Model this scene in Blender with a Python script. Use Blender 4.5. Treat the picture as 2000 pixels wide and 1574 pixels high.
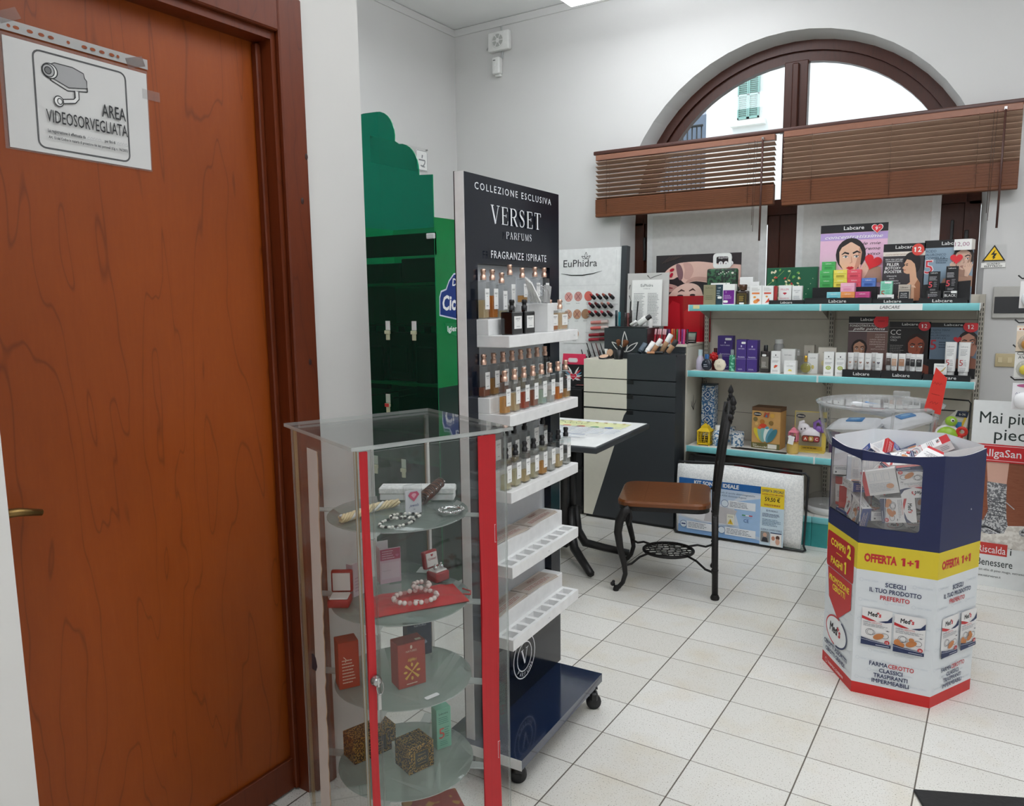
import bpy, bmesh, math, random
from mathutils import Matrix, Vector, Euler
random.seed(7)
for _o in list(bpy.data.objects): bpy.data.objects.remove(_o, do_unlink=True)
SC = bpy.context.scene; COL = SC.collection
R = math.radians; PI = math.pi
# ---------------------------------------------------------------- camera
cam = bpy.data.cameras.new('camera'); CAM = bpy.data.objects.new('camera', cam); COL.objects.link(CAM)
cam.sensor_fit = 'HORIZONTAL'; cam.sensor_width = 36; cam.lens = 36*1494.495/2000; cam.clip_start = .05; cam.clip_end = 100
_y, _p, _r = R(-32.6816), R(7.7926), R(-.7251)
_f = Vector((math.sin(_y)*math.cos(_p), math.cos(_y)*math.cos(_p), -math.sin(_p)))
_rt = Vector((math.cos(_y), -math.sin(_y), 0)); _up = _rt.cross(_f)
_cr = math.cos(_r)*_rt+math.sin(_r)*_up; _cu = -math.sin(_r)*_rt+math.cos(_r)*_up
CAM.matrix_world = Matrix(((_cr.x, _cu.x, -_f.x, 0), (_cr.y, _cu.y, -_f.y, 0), (_cr.z, _cu.z, -_f.z, 1.45), (0, 0, 0, 1)))
SC.camera = CAM
# ---------------------------------------------------------------- view, sky, sun
vs = SC.view_settings; vs.view_transform = 'Standard'; vs.look = 'None'; vs.gamma = 1; vs.use_curve_mapping = False; vs.exposure = 0.0
cy = SC.cycles; cy.use_denoising = True; cy.max_bounces = 7; cy.diffuse_bounces = 4; cy.glossy_bounces = 4
cy.transmission_bounces = 6; cy.transparent_max_bounces = 40; cy.caustics_reflective = False; cy.caustics_refractive = False
cy.sample_clamp_indirect = 4
W = bpy.data.worlds.new('sky'); SC.world = W; W.use_nodes = True
_bg = W.node_tree.nodes['Background']; _bg.inputs[0].default_value = (.76, .88, 1.0, 1); _bg.inputs[1].default_value = 2.2
SUN_E = 1.3
_sl = bpy.data.lights.new('sun', 'SUN'); _sl.energy = SUN_E; _sl.angle = R(2); _sl.color = (1, .96, .9)
_so = bpy.data.objects.new('sun', _sl); COL.objects.link(_so)
_so.rotation_euler = Vector((.25, .50, -.85)).to_track_quat('-Z', 'Y').to_euler(); _so.location = (0, 2, 12)
LAMP_E = 11.0      # emission of the ceiling lamp diffusers

# ---------------------------------------------------------------- materials
def lin(h):
    h = h.lstrip('#'); o = []
    for i in (0, 2, 4):
        c = int(h[i:i+2], 16)/255; o.append(c/12.92 if c <= .04045 else ((c+.055)/1.055)**2.4)
    return (*o, 1)
MATS = {}
def _new(n):
    m = bpy.data.materials.new(n); m.use_nodes = True; nt = m.node_tree; nt.nodes.clear()
    out = nt.nodes.new('ShaderNodeOutputMaterial'); MATS[n] = m
    return m, nt, out
def _n(nt, t, **k):
    n = nt.nodes.new(t)
    for a, b in k.items(): setattr(n, a, b)
    return n
def P(n, hexc, rough=.5, metal=0., var=.06, scale=30, bump=0., coat=0., spec=.5, emit=0., stretch=None):
    m, nt, out = _new(n); L = nt.links.new
    b = _n(nt, 'ShaderNodeBsdfPrincipled'); c = lin(hexc)
    b.inputs['Roughness'].default_value = rough; b.inputs['Metallic'].default_value = metal
    b.inputs['Coat Weight'].default_value = coat; b.inputs['Coat Roughness'].default_value = .06; b.inputs['Specular IOR Level'].default_value = spec
    b.inputs['Base Color'].default_value = c
    if var or bump:
        tc = _n(nt, 'ShaderNodeTexCoord'); no = _n(nt, 'ShaderNodeTexNoise'); no.inputs['Scale'].default_value = scale; no.inputs['Detail'].default_value = 4
        if stretch:
            mp = _n(nt, 'ShaderNodeMapping'); mp.inputs['Scale'].default_value = stretch; L(tc.outputs['Object'], mp.inputs[0]); L(mp.outputs[0], no.inputs['Vector'])
        else: L(tc.outputs['Object'], no.inputs['Vector'])
        if var:
            mx = _n(nt, 'ShaderNodeMix', data_type='RGBA'); L(no.outputs[0], mx.inputs[0])
            mx.inputs[6].default_value = (*[max(0, v*(1-var*2)) for v in c[:3]], 1); mx.inputs[7].default_value = (*[min(1, v*(1+var*2)) for v in c[:3]], 1)
            L(mx.outputs[2], b.inputs['Base Color'])
        if bump:
            bp = _n(nt, 'ShaderNodeBump'); bp.inputs['Strength'].default_value = bump; bp.inputs['Distance'].default_value = .01
            L(no.outputs[0], bp.inputs['Height']); L(bp.outputs[0], b.inputs['Normal'])
    if emit: b.inputs['Emission Color'].default_value = c; b.inputs['Emission Strength'].default_value = emit
    L(b.outputs[0], out.inputs[0]); return n
def thin(n, tint, gl=1.0, ior=1.45, rough=.02, haze=0., hazecol='#ffffff'):
    """clear sheet: tinted see-through + fresnel gloss (+ a little diffuse haze)"""
    m, nt, out = _new(n); L = nt.links.new
    t = _n(nt, 'ShaderNodeBsdfTransparent'); t.inputs[0].default_value = tint if len(tint) == 4 else (*tint, 1)
    g = _n(nt, 'ShaderNodeBsdfGlossy'); g.inputs['Roughness'].default_value = rough
    lw = _n(nt, 'ShaderNodeLayerWeight'); lw.inputs[0].default_value = .5
    pw = _n(nt, 'ShaderNodeMath', operation='POWER'); L(lw.outputs['Facing'], pw.inputs[0]); pw.inputs[1].default_value = 5
    f0 = ((ior-1)/(ior+1))**2; mu = _n(nt, 'ShaderNodeMath', operation='MULTIPLY_ADD'); L(pw.outputs[0], mu.inputs[0]); mu.inputs[1].default_value = .9*gl; mu.inputs[2].default_value = f0*gl; mu.use_clamp = True
    src = t
    if haze:
        d = _n(nt, 'ShaderNodeBsdfDiffuse'); d.inputs[0].default_value = lin(hazecol)
        mh = _n(nt, 'ShaderNodeMixShader'); mh.inputs[0].default_value = haze; L(t.outputs[0], mh.inputs[1]); L(d.outputs[0], mh.inputs[2]); src = mh
    mx = _n(nt, 'ShaderNodeMixShader'); L(mu.outputs[0], mx.inputs[0]); L(src.outputs[0], mx.inputs[1]); L(g.outputs[0], mx.inputs[2])
    L(mx.outputs[0], out.inputs[0]); return n
def emit(n, hexc, s):
    m, nt, out = _new(n); e = _n(nt, 'ShaderNodeEmission'); e.inputs[0].default_value = lin(hexc); e.inputs[1].default_value = s
    nt.links.new(e.outputs[0], out.inputs[0]); return n
def wood(n, dark, mid, light, scale=1.0, rough=.45, axis='Z', coat=0., figure=1.0):
    m, nt, out = _new(n); L = nt.links.new
    tc = _n(nt, 'ShaderNodeTexCoord'); mp = _n(nt, 'ShaderNodeMapping')
    sc = {'Z': (1, 1, .13), 'X': (.13, 1, 1), 'Y': (1, .13, 1)}[axis]; mp.inputs['Scale'].default_value = [v*scale for v in sc]
    L(tc.outputs['Object'], mp.inputs[0])
    n1 = _n(nt, 'ShaderNodeTexNoise'); n1.inputs['Scale'].default_value = 2.6; n1.inputs['Detail'].default_value = 3; n1.inputs['Distortion'].default_value = .3; L(mp.outputs[0], n1.inputs['Vector'])
    ml = _n(nt, 'ShaderNodeMath', operation='MULTIPLY'); ml.inputs[1].default_value = 9; L(n1.outputs[0], ml.inputs[0])
    pp = _n(nt, 'ShaderNodeMath', operation='PINGPONG'); pp.inputs[1].default_value = .5; L(ml.outputs[0], pp.inputs[0])
    n2 = _n(nt, 'ShaderNodeTexNoise'); n2.inputs['Scale'].default_value = 60; n2.inputs['Detail'].default_value = 6; L(mp.outputs[0], n2.inputs['Vector'])
    n3 = _n(nt, 'ShaderNodeTexNoise'); n3.inputs['Scale'].default_value = 1.3; L(tc.outputs['Object'], n3.inputs['Vector'])
    cr = _n(nt, 'ShaderNodeValToRGB'); e = cr.color_ramp.elements
    e[0].position = 0; e[0].color = lin(mid); e[1].position = 1; e[1].color = lin(light)
    k = cr.color_ramp.elements.new(.06); k.color = lin(mid); cr.color_ramp.elements[0].color = lin(dark) if figure > .5 else lin(mid)
    mr = _n(nt, 'ShaderNodeMix', data_type='FLOAT'); mr.inputs[0].default_value = .55; L(pp.outputs[0], mr.inputs[2]); L(n2.outputs[0], mr.inputs[3])
    L(mr.outputs[0], cr.inputs[0])
    lineR = _n(nt, 'ShaderNodeValToRGB'); le = lineR.color_ramp.elements; le[0].color = (1, 1, 1, 1); le[1].position = .045; le[1].color = (0, 0, 0, 1); L(pp.outputs[0], lineR.inputs[0])
    mx = _n(nt, 'ShaderNodeMix', data_type='RGBA'); mx.inputs[7].default_value = lin(dark)
    sc2 = _n(nt, 'ShaderNodeMath', operation='MULTIPLY'); sc2.inputs[1].default_value = .38*figure; L(lineR.outputs[0], sc2.inputs[0]); L(sc2.outputs[0], mx.inputs[0]); L(cr.outputs[0], mx.inputs[6])
    mx2 = _n(nt, 'ShaderNodeMix', data_type='RGBA', blend_type='MULTIPLY'); mx2.inputs[0].default_value = .5; L(mx.outputs[2], mx2.inputs[6])
    cr3 = _n(nt, 'ShaderNodeValToRGB'); cr3.color_ramp.elements[0].color = (.55, .5, .5, 1); cr3.color_ramp.elements[0].position = .3; cr3.color_ramp.elements[1].color = (1.0, 1.0, 1.0, 1); cr3.color_ramp.elements[1].position = .6
    L(n3.outputs[0], cr3.inputs[0]); L(cr3.outputs[0], mx2.inputs[7])
    b = _n(nt, 'ShaderNodeBsdfPrincipled'); b.inputs['Roughness'].default_value = rough; b.inputs['Coat Weight'].default_value = coat; b.inputs['Specular IOR Level'].default_value = .35
    L(mx2.outputs[2], b.inputs['Base Color'])
    bp = _n(nt, 'ShaderNodeBump'); bp.inputs['Strength'].default_value = .08; L(n2.outputs[0], bp.inputs['Height']); L(bp.outputs[0], b.inputs['Normal'])
    L(b.outputs[0], out.inputs[0]); return n
def tiles(n):
    m, nt, out = _new(n); L = nt.links.new
    tc = _n(nt, 'ShaderNodeTexCoord'); sp = _n(nt, 'ShaderNodeSeparateXYZ'); L(tc.outputs['Object'], sp.inputs[0])
    def grid(sock, off, w, gw):
        a = _n(nt, 'ShaderNodeMath', operation='SUBTRACT'); L(sock, a.inputs[0]); a.inputs[1].default_value = off
        d = _n(nt, 'ShaderNodeMath', operation='DIVIDE'); L(a.outputs[0], d.inputs[0]); d.inputs[1].default_value = w
        fl = _n(nt, 'ShaderNodeMath', operation='FLOOR'); L(d.outputs[0], fl.inputs[0])
        pg = _n(nt, 'ShaderNodeMath', operation='PINGPONG'); pg.inputs[1].default_value = .5; L(d.outputs[0], pg.inputs[0])
        cm = _n(nt, 'ShaderNodeMapRange'); cm.inputs[1].default_value = gw*.4/w; cm.inputs[2].default_value = gw/w; cm.inputs[3].default_value = 1; cm.inputs[4].default_value = 0; L(pg.outputs[0], cm.inputs[0])
        return fl.outputs[0], cm.outputs[0]
    fx, gx = grid(sp.outputs[0], -.7471, .30529, .0030)
    fy, gy = grid(sp.outputs[1], 1.9686, .20897, .0028)
    cb = _n(nt, 'ShaderNodeCombineXYZ'); L(fx, cb.inputs[0]); L(fy, cb.inputs[1])
    wn = _n(nt, 'ShaderNodeTexWhiteNoise'); L(cb.outputs[0], wn.inputs['Vector'])
    n1 = _n(nt, 'ShaderNodeTexNoise'); n1.inputs['Scale'].default_value = 230; n1.inputs['Detail'].default_value = 2; L(tc.outputs['Object'], n1.inputs['Vector'])
    spk = _n(nt, 'ShaderNodeMapRange'); spk.inputs[1].default_value = .30; spk.inputs[2].default_value = .40; L(n1.outputs[0], spk.inputs[0])
    n2 = _n(nt, 'ShaderNodeTexNoise'); n2.inputs['Scale'].default_value = 5; n2.inputs['Detail'].default_value = 5; L(tc.outputs['Object'], n2.inputs['Vector'])
    base = _n(nt, 'ShaderNodeMix', data_type='RGBA'); base.inputs[6].default_value = lin('#dedbd3'); base.inputs[7].default_value = lin('#eae8e2'); L(wn.outputs[0], base.inputs[0])
    st = _n(nt, 'ShaderNodeMix', data_type='RGBA', blend_type='MULTIPLY'); cr = _n(nt, 'ShaderNodeValToRGB'); cr.color_ramp.elements[0].position = .28; cr.color_ramp.elements[0].color = lin('#f4ead6'); cr.color_ramp.elements[1].position = .5; cr.color_ramp.elements[1].color = (1, 1, 1, 1)
    L(n2.outputs[0], cr.inputs[0]); st.inputs[0].default_value = .45; L(base.outputs[2], st.inputs[6]); L(cr.outputs[0], st.inputs[7])
    sk = _n(nt, 'ShaderNodeMix', data_type='RGBA'); sk.inputs[6].default_value = lin('#a39d90'); L(spk.outputs[0], sk.inputs[0]); L(st.outputs[2], sk.inputs[7])
    g1 = _n(nt, 'ShaderNodeMix', data_type='RGBA'); g1.inputs[7].default_value = lin('#857d72'); my = _n(nt, 'ShaderNodeMath', operation='MULTIPLY'); my.inputs[1].default_value = .85; L(gy, my.inputs[0]); L(my.outputs[0], g1.inputs[0]); L(sk.outputs[2], g1.inputs[6])
    g2 = _n(nt, 'ShaderNodeMix', data_type='RGBA'); g2.inputs[7].default_value = lin('#5f584f'); L(gx, g2.inputs[0]); L(g1.outputs[2], g2.inputs[6])
    b = _n(nt, 'ShaderNodeBsdfPrincipled'); L(g2.outputs[2], b.inputs['Base Color']); b.inputs['Roughness'].default_value = .24; b.inputs['Specular IOR Level'].default_value = .4
    mxg = _n(nt, 'ShaderNodeMath', operation='MAXIMUM'); L(gx, mxg.inputs[0]); L(gy, mxg.inputs[1])
    bp = _n(nt, 'ShaderNodeBump'); bp.invert = True; bp.inputs['Strength'].default_value = .25; bp.inputs['Distance'].default_value = .003; L(mxg.outputs[0], bp.inputs['Height']); L(bp.outputs[0], b.inputs['Normal'])
    L(b.outputs[0], out.inputs[0]); return n
def dapple(n, base, blot, scale=60, lo=.5, hi=.55, rough=.4, metal=0.):
    """two-colour blotches, for printed card, leopard foil, patterned paper"""
    m, nt, out = _new(n); L = nt.links.new
    tc = _n(nt, 'ShaderNodeTexCoord'); no = _n(nt, 'ShaderNodeTexNoise'); no.inputs['Scale'].default_value = scale; no.inputs['Detail'].default_value = 1; L(tc.outputs['Object'], no.inputs['Vector'])
    cr = _n(nt, 'ShaderNodeValToRGB'); e = cr.color_ramp.elements; e[0].position = lo; e[0].color = lin(base); e[1].position = hi; e[1].color = lin(blot); L(no.outputs[0], cr.inputs[0])
    b = _n(nt, 'ShaderNodeBsdfPrincipled'); b.inputs['Roughness'].default_value = rough; b.inputs['Metallic'].default_value = metal; L(cr.outputs[0], b.inputs['Base Color']); L(b.outputs[0], out.inputs[0]); return n

def K(hexc, rough=.5, metal=0., coat=0.):
    n = 'ink_'+hexc.lstrip('#').lower()+('_%d%d%d' % (rough*100, metal*10, coat*10))
    if n not in MATS: P(n, hexc, rough, metal, var=.02, scale=40, coat=coat)
    return n

P('plaster', '#cfcecc', .85, var=.012, scale=3, bump=.05)
P('plaster_door', '#d8d6d2', .85, var=.012, scale=4, bump=.05)
P('ceiling_paint', '#efefee', .9, var=.01, scale=3)
tiles('floor_tiles')
wood('door_wood', '#481c06', '#8a3d0b', '#9a4b12', scale=2.3, rough=.42)
wood('frame_wood', '#3c1709', '#5e270f', '#733316', scale=3, rough=.4)
wood('window_wood', '#260f08', '#3c1a0e', '#4c2314', scale=4, rough=.4)
wood('blind_wood', '#3c2012', '#633820', '#774628', scale=9, axis='X', rough=.45, figure=.3)
P('blind_slat', '#a58773', .5, var=.08, scale=40, stretch=(.1, 1, 1))
P('blind_rail', '#4a2a22', .4, var=.08, scale=60)
P('white_paint', '#e9e9e8', .4); P('white_plastic', '#e6e6e3', .35); P('paper', '#f2f1ee', .7, var=.015); P('grey_card', '#e0dedb', .7)
P('black_plastic', '#17171a', .35); P('black_metal', '#1b1a1a', .42, var=.15, scale=80, bump=.1); P('iron', '#1c1a1a', .5, .3, var=.2, scale=90, bump=.25)
P('steel', '#b8b8b8', .25, 1.0); P('brass', '#8a7044', .38, 1.0); P('rose_gold', '#dcb6a2', .3, .85, var=.03); P('silver', '#d8d8d8', .15, 1.0); P('gold', '#d2a648', .25, 1.0)
P('charcoal', '#32363a', .45, var=.03); P('cream_lacquer', '#e4dfd0', .4, var=.02); P('navy_gloss', '#14233f', .12, coat=.6, var=.02); P('tower_navy', '#0b121f', .16, coat=.1, var=.02, spec=.3)
P('teal_edge', '#7cc4c8', .3, var=.03); P('teal_kick', '#2f8f8e', .45); P('gondola_beige', '#d0cabd', .5, var=.03); P('gondola_white', '#e2dfd8', .45, var=.03); P('gondola_upright', '#aaa498', .5)
thin('acrylic', (.955, .962, .958), gl=.9, haze=.012, hazecol='#e8efec'); thin('acrylic_shelf', (.89, .92, .905), gl=.9, haze=.012, hazecol='#dfe8e4')
thin('acrylic_edge', (.75, .78, .76), gl=1., haze=.35, hazecol='#eef2ef'); thin('glue_edge', (.85, .78, .62), gl=.5, haze=.5, hazecol='#c9ad84')
thin('window_glass', (.97, .985, .985), gl=.8); thin('bowl_plastic', (.985, .985, .985), gl=1., haze=.012, hazecol='#eef0ee'); thin('bowl_rim', (.9, .9, .9), gl=1., haze=.22, hazecol='#eef0f0')
thin('bottle_glass', (.90, .905, .90), gl=1.6, haze=.03, hazecol='#dfe0dd'); thin('film', (.95, .95, .95), gl=1.0, haze=.04); thin('frost', (.5, .5, .5), gl=.6, haze=.6, hazecol='#d8d8d6')
thin('green_sheet', (.006, .23, .14), gl=.6, haze=.12, hazecol='#00583a'); thin('clear_plate', (.99, .99, .99), gl=.5); thin('green_edge', (.1, .6, .35), gl=.8, haze=.5, hazecol='#28a868')
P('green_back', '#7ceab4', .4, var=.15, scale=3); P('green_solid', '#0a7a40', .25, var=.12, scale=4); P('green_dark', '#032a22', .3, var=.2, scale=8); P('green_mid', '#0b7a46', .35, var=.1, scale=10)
for _nm, _c in (('amber', (.93, .62, .25)), ('pale_amber', (.93, .80, .55)), ('red_liquid', (.78, .22, .10)), ('brown_liquid', (.62, .28, .16)), ('orange_liquid', (.95, .45, .08)), ('green_liquid', (.80, .90, .80)), ('clear_liquid', (.90, .90, .87)), ('yellow_liquid', (.90, .86, .68)), ('peach', (.97, .82, .62))):
    thin(_nm, _c, gl=.3, haze=.30, hazecol='#%02x%02x%02x' % tuple(int(255*(v**(1/2.2))) for v in _c))
P('ribbon_red', '#b3151f', .45, var=.1, scale=14, stretch=(1, 60, .05)); P('satin_red', '#c51a1d', .35, var=.12, scale=18, bump=.3)
wood('seat_wood', '#2a1309', '#653717', '#7d4a24', scale=7, rough=.3, axis='X', coat=.3, figure=.3)
emit('lamp_glow', '#f6faff', LAMP_E)
dapple('leopard', '#1c1813', '#b48a3e', 260, .50, .54, .35, .4); dapple('blue_tile', '#d9e0e4', '#3a6f9f', 90, .48, .52, .4); dapple('woven_white', '#e0e1e0', '#f1f1ef', 120, .42, .58, .8)
dapple('foliage_print', '#12241b', '#2f5a3c', 45, .48, .54, .5); dapple('fur', '#d9d2c8', '#f3eee6', 60, .4, .6, .9); dapple('sock_knit', '#6c6c70', '#c9c9c9', 130, .46, .54, .9); dapple('red_foliage', '#8e2016', '#b07a2c', 26, .55, .6, .35)
dapple('black_blister', '#2a2626', '#8a1a20', 6, .45, .6, .3)
# ---------------------------------------------------------------- mesh builder
_TXT = {}
def txt(s, bold=0., shear=0., sp=1.):
    k = (s, bold, shear, sp)
    if k not in _TXT:
        thick = bold > 0 and 'M' in s      # the font's M does not fill once it is thickened: print it a few times, a hair apart
        c = bpy.data.curves.new('t', 'FONT'); c.body = s; c.size = 1; c.resolution_u = 2; c.offset = 0 if thick else bold; c.shear = shear; c.space_character = sp; c.align_x = 'LEFT'
        o = bpy.data.objects.new('t', c); me = o.to_mesh()
        v = [(*p.co[:2], 0.) for p in me.vertices]; f = [tuple(p.vertices) for p in me.polygons]
        if thick:
            v0, f0 = v, f; v, f = [], []
            for j, (dx, dy) in enumerate(((0, 0), (1, 0), (-1, 0), (0, 1), (0, -1))): f += [tuple(i+len(v) for i in q) for q in f0]; v += [(x+dx*bold, y+dy*bold, j*.00004) for x, y, _ in v0]
        o.to_mesh_clear(); bpy.data.objects.remove(o); bpy.data.curves.remove(c)
        x0 = min([p[0] for p in v] or [0]); x1 = max([p[0] for p in v] or [1])
        _TXT[k] = (v, f, x0, x1)
    return _TXT[k]
_BOX = {}
def _cham(sx, sy, sz, b, seg):
    k = (round(sx, 5), round(sy, 5), round(sz, 5), b, seg)
    if k not in _BOX:
        bm = bmesh.new(); bmesh.ops.create_cube(bm, size=1); bmesh.ops.scale(bm, vec=(sx, sy, sz), verts=bm.verts)
        bmesh.ops.bevel(bm, geom=bm.edges[:], offset=b, segments=seg, profile=.5, affect='EDGES'); bm.verts.index_update()
        _BOX[k] = ([tuple(v.co) for v in bm.verts], [tuple(v.index for v in f.verts) for f in bm.faces]); bm.free()
    return _BOX[k]
I4 = Matrix.Identity(4)
class MB:
    def __init__(s): s.v = []; s.f = []; s.mi = []; s.sm = []; s.mats = []
    def m(s, mat):
        if mat not in s.mats: s.mats.append(mat)
        return s.mats.index(mat)
    def add(s, vs, fs, mat, M=None, smooth=False):
        o = len(s.v); k = s.m(mat)
        s.v += [tuple(M @ Vector(p)) for p in vs] if M is not None else [tuple(p) for p in vs]
        s.f += [tuple(i+o for i in f) for f in fs]; s.mi += [k]*len(fs); s.sm += [smooth]*len(fs); return s
    def box(s, x0, x1, y0, y1, z0, z1, mat, M=None, b=0., seg=1):
        if b:
            vs, fs = _cham(x1-x0, y1-y0, z1-z0, min(b, .49*min(x1-x0, y1-y0, z1-z0)), seg); c = Vector(((x0+x1)/2, (y0+y1)/2, (z0+z1)/2))
            return s.add([Vector(p)+c for p in vs], fs, mat, M, seg > 1)
        vs = [(x, y, z) for z in (z0, z1) for y in (y0, y1) for x in (x0, x1)]
        return s.add(vs, [(0, 2, 3, 1), (4, 5, 7, 6), (0, 1, 5, 4), (2, 6, 7, 3), (0, 4, 6, 2), (1, 3, 7, 5)], mat, M)
    def prism(s, pts, z0, z1, mat, M=None, side=None, smooth=False):
        n = len(pts); a = sum(pts[i][0]*pts[(i+1) % n][1]-pts[(i+1) % n][0]*pts[i][1] for i in range(n))
        if a < 0: pts = pts[::-1]
        vs = [(x, y, z0) for x, y in pts]+[(x, y, z1) for x, y in pts]
        s.add(vs, [tuple(range(n))[::-1], tuple(range(n, 2*n))], mat, M)
        return s.add(vs, [(i, (i+1) % n, n+(i+1) % n, n+i) for i in range(n)], side or mat, M, smooth)
    def lathe(s, prof, mat, M=None, seg=20, smooth=True):
        vs = [(r*math.cos(2*PI*k/seg), r*math.sin(2*PI*k/seg), z) for r, z in prof for k in range(seg)]
        fs = [(i*seg+k, i*seg+(k+1) % seg, (i+1)*seg+(k+1) % seg, (i+1)*seg+k) for i in range(len(prof)-1) for k in range(seg)]
        s.add(vs, fs, mat, M, smooth); e = []
        if prof[0][0] > 1e-6: e.append(tuple(range(seg))[::-1])
        if prof[-1][0] > 1e-6: e.append(tuple((len(prof)-1)*seg+k for k in range(seg)))
        if e: s.add(vs, e, mat, M)
        return s
    def tube(s, pts, r, mat, seg=8, closed=False, M=None, sq=False):
        pts = [Vector(p) for p in pts]; n = len(pts); rs = r if isinstance(r, (list, tuple)) else [r]*n
        vs = []; prev = None
        for i in range(n):
            a = pts[(i-1) % n] if (closed or i) else pts[i]; b = pts[(i+1) % n] if (closed or i < n-1) else pts[i]
            t = (b-a).normalized()
            if prev is None:
                u = t.cross(Vector((0, 0, 1))); u = u if u.length > .01 else t.cross(Vector((0, 1, 0)))
            else: u = prev-t*prev.dot(t)
            u.normalize(); prev = u; w = t.cross(u)
            for k in range(seg):
                an = 2*PI*(k+.5)/seg; vs.append(pts[i]+(u*math.cos(an)+w*math.sin(an))*rs[i]*(1.414 if sq else 1))
        m = n if closed else n-1
        fs = [(i*seg+k, i*seg+(k+1) % seg, ((i+1) % n)*seg+(k+1) % seg, ((i+1) % n)*seg+k) for i in range(m) for k in range(seg)]
        if not closed: fs += [tuple(range(seg))[::-1], tuple((n-1)*seg+k for k in range(seg))]
        return s.add(vs, fs, mat, M, not sq)
    def sph(s, c, r, mat, M=None, seg=12, sc=(1, 1, 1)):
        pr = [(r*math.sin(PI*i/(seg//2)), -r*math.cos(PI*i/(seg//2))) for i in range(seg//2+1)]; pr[0] = (1e-7, -r); pr[-1] = (1e-7, r)
        T = Matrix.Translation(c) @ Matrix.Diagonal((*sc, 1)); return s.lathe(pr, mat, (M @ T) if M is not None else T, seg)
    def build(s, name, parent=None, M=None, loc=None, rz=0.):
        me = bpy.data.meshes.new(name); me.from_pydata(s.v, [], s.f)
        for m in s.mats: me.materials.append(bpy.data.materials[m] if m in bpy.data.materials else MATS[m])
        me.polygons.foreach_set('material_index', s.mi); me.polygons.foreach_set('use_smooth', s.sm); me.update()
        o = bpy.data.objects.new(name, me); COL.objects.link(o)
        if parent: o.parent = parent
        if M is not None: o.matrix_local = M
        if loc is not None: o.location = loc; o.rotation_euler = (0, 0, rz)
        return o
class Face:
    """printing on a flat side: u to the reader's right, v up; later marks lie a hair above earlier ones"""
    def __init__(s, mb, o, right, up, lift=.0004):
        r = Vector(right).normalized(); u = Vector(up).normalized(); n = r.cross(u)
        s.mb = mb; s.M = Matrix(((r.x, u.x, n.x, o[0]), (r.y, u.y, n.y, o[1]), (r.z, u.z, n.z, o[2]), (0, 0, 0, 1))); s.k = 1; s.lift = lift; s.clip = None
    def z(s): s.k += 1; return s.lift*(s.k-1)*.5+s.lift*.5
    def cut(s, p):
        for ax, lim, sg in ((0, s.clip[0], 1), (1, s.clip[1], 1), (0, s.clip[2], -1), (1, s.clip[3], -1)):
            o = []
            for i in range(len(p)):
                a, b = p[i-1], p[i]; da, db = (a[ax]-lim)*sg, (b[ax]-lim)*sg
                if (da < 0) != (db < 0): f = da/(da-db); o.append((a[0]+(b[0]-a[0])*f, a[1]+(b[1]-a[1])*f))
                if db >= 0: o.append(b)
            p = o
            if len(p) < 3: return []
        return p
    def poly(s, pts, mat):
        if s.clip:
            pts = s.cut(pts)
            if not pts: return s
        z = s.z(); s.mb.add([(x, y, z) for x, y in pts], [tuple(range(len(pts)))], mat, s.M)
        return s
    def rect(s, u0, v0, u1, v1, mat): return s.poly([(u0, v0), (u1, v0), (u1, v1), (u0, v1)], mat)
    def rrect(s, u0, v0, u1, v1, r, mat):
        p = []
        for cx, cy_, a in ((u1-r, v1-r, 0), (u0+r, v1-r, 90), (u0+r, v0+r, 180), (u1-r, v0+r, 270)):
            p += [(cx+r*math.cos(R(a+t)), cy_+r*math.sin(R(a+t))) for t in (0, 30, 60, 90)]
        return s.poly(p, mat)
    def ell(s, u, v, a, b, mat, rot=0, n=20):
        c, d = math.cos(rot), math.sin(rot)
        return s.poly([(u+a*math.cos(2*PI*k/n)*c-b*math.sin(2*PI*k/n)*d, v+a*math.cos(2*PI*k/n)*d+b*math.sin(2*PI*k/n)*c) for k in range(n)], mat)
    def heart(s, u, v, w, mat, rot=0.):
        p = []
        for k in range(28):
            t = 2*PI*k/28; x = 16*math.sin(t)**3/34*w; y = (13*math.cos(t)-5*math.cos(2*t)-2*math.cos(3*t)-math.cos(4*t))/34*w
            p.append((u+x*math.cos(rot)-y*math.sin(rot), v+x*math.sin(rot)+y*math.cos(rot)))
        return s.poly(p, mat)
    def line(s, pts, w, mat, closed=False):
        z = s.z(); vs = []; n = len(pts)
        for i in range(n):
            a = pts[(i-1) % n] if (closed or i) else pts[i]; b = pts[(i+1) % n] if (closed or i < n-1) else pts[i]
            dx, dy = b[0]-a[0], b[1]-a[1]; l = math.hypot(dx, dy) or 1; ww = w[i] if isinstance(w, (list, tuple)) else w
            vs += [(pts[i][0]-dy/l*ww/2, pts[i][1]+dx/l*ww/2, z), (pts[i][0]+dy/l*ww/2, pts[i][1]-dx/l*ww/2, z)]
        m = n if closed else n-1
        if s.clip:
            for i in range(m):
                j = (i+1) % n; p = s.cut([v[:2] for v in (vs[2*i], vs[2*i+1], vs[2*j+1], vs[2*j])])
                if p: s.mb.add([(x, y, z) for x, y in p], [tuple(range(len(p)))], mat, s.M)
            return s
        s.mb.add(vs, [(2*i, 2*i+1, 2*((i+1) % n)+1, 2*((i+1) % n)) for i in range(m)], mat, s.M); return s
    def ring(s, u, v, a, b, w, mat, a0=0, a1=2*PI, rot=0., n=28):
        c, d = math.cos(rot), math.sin(rot); full = abs(a1-a0-2*PI) < 1e-3; q = []
        for k in range(n if full else n+1):
            t = a0+(a1-a0)*k/n; x, y = a*math.cos(t), b*math.sin(t); q.append((u+x*c-y*d, v+x*d+y*c))
        return s.line(q, w, mat, full)
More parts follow.
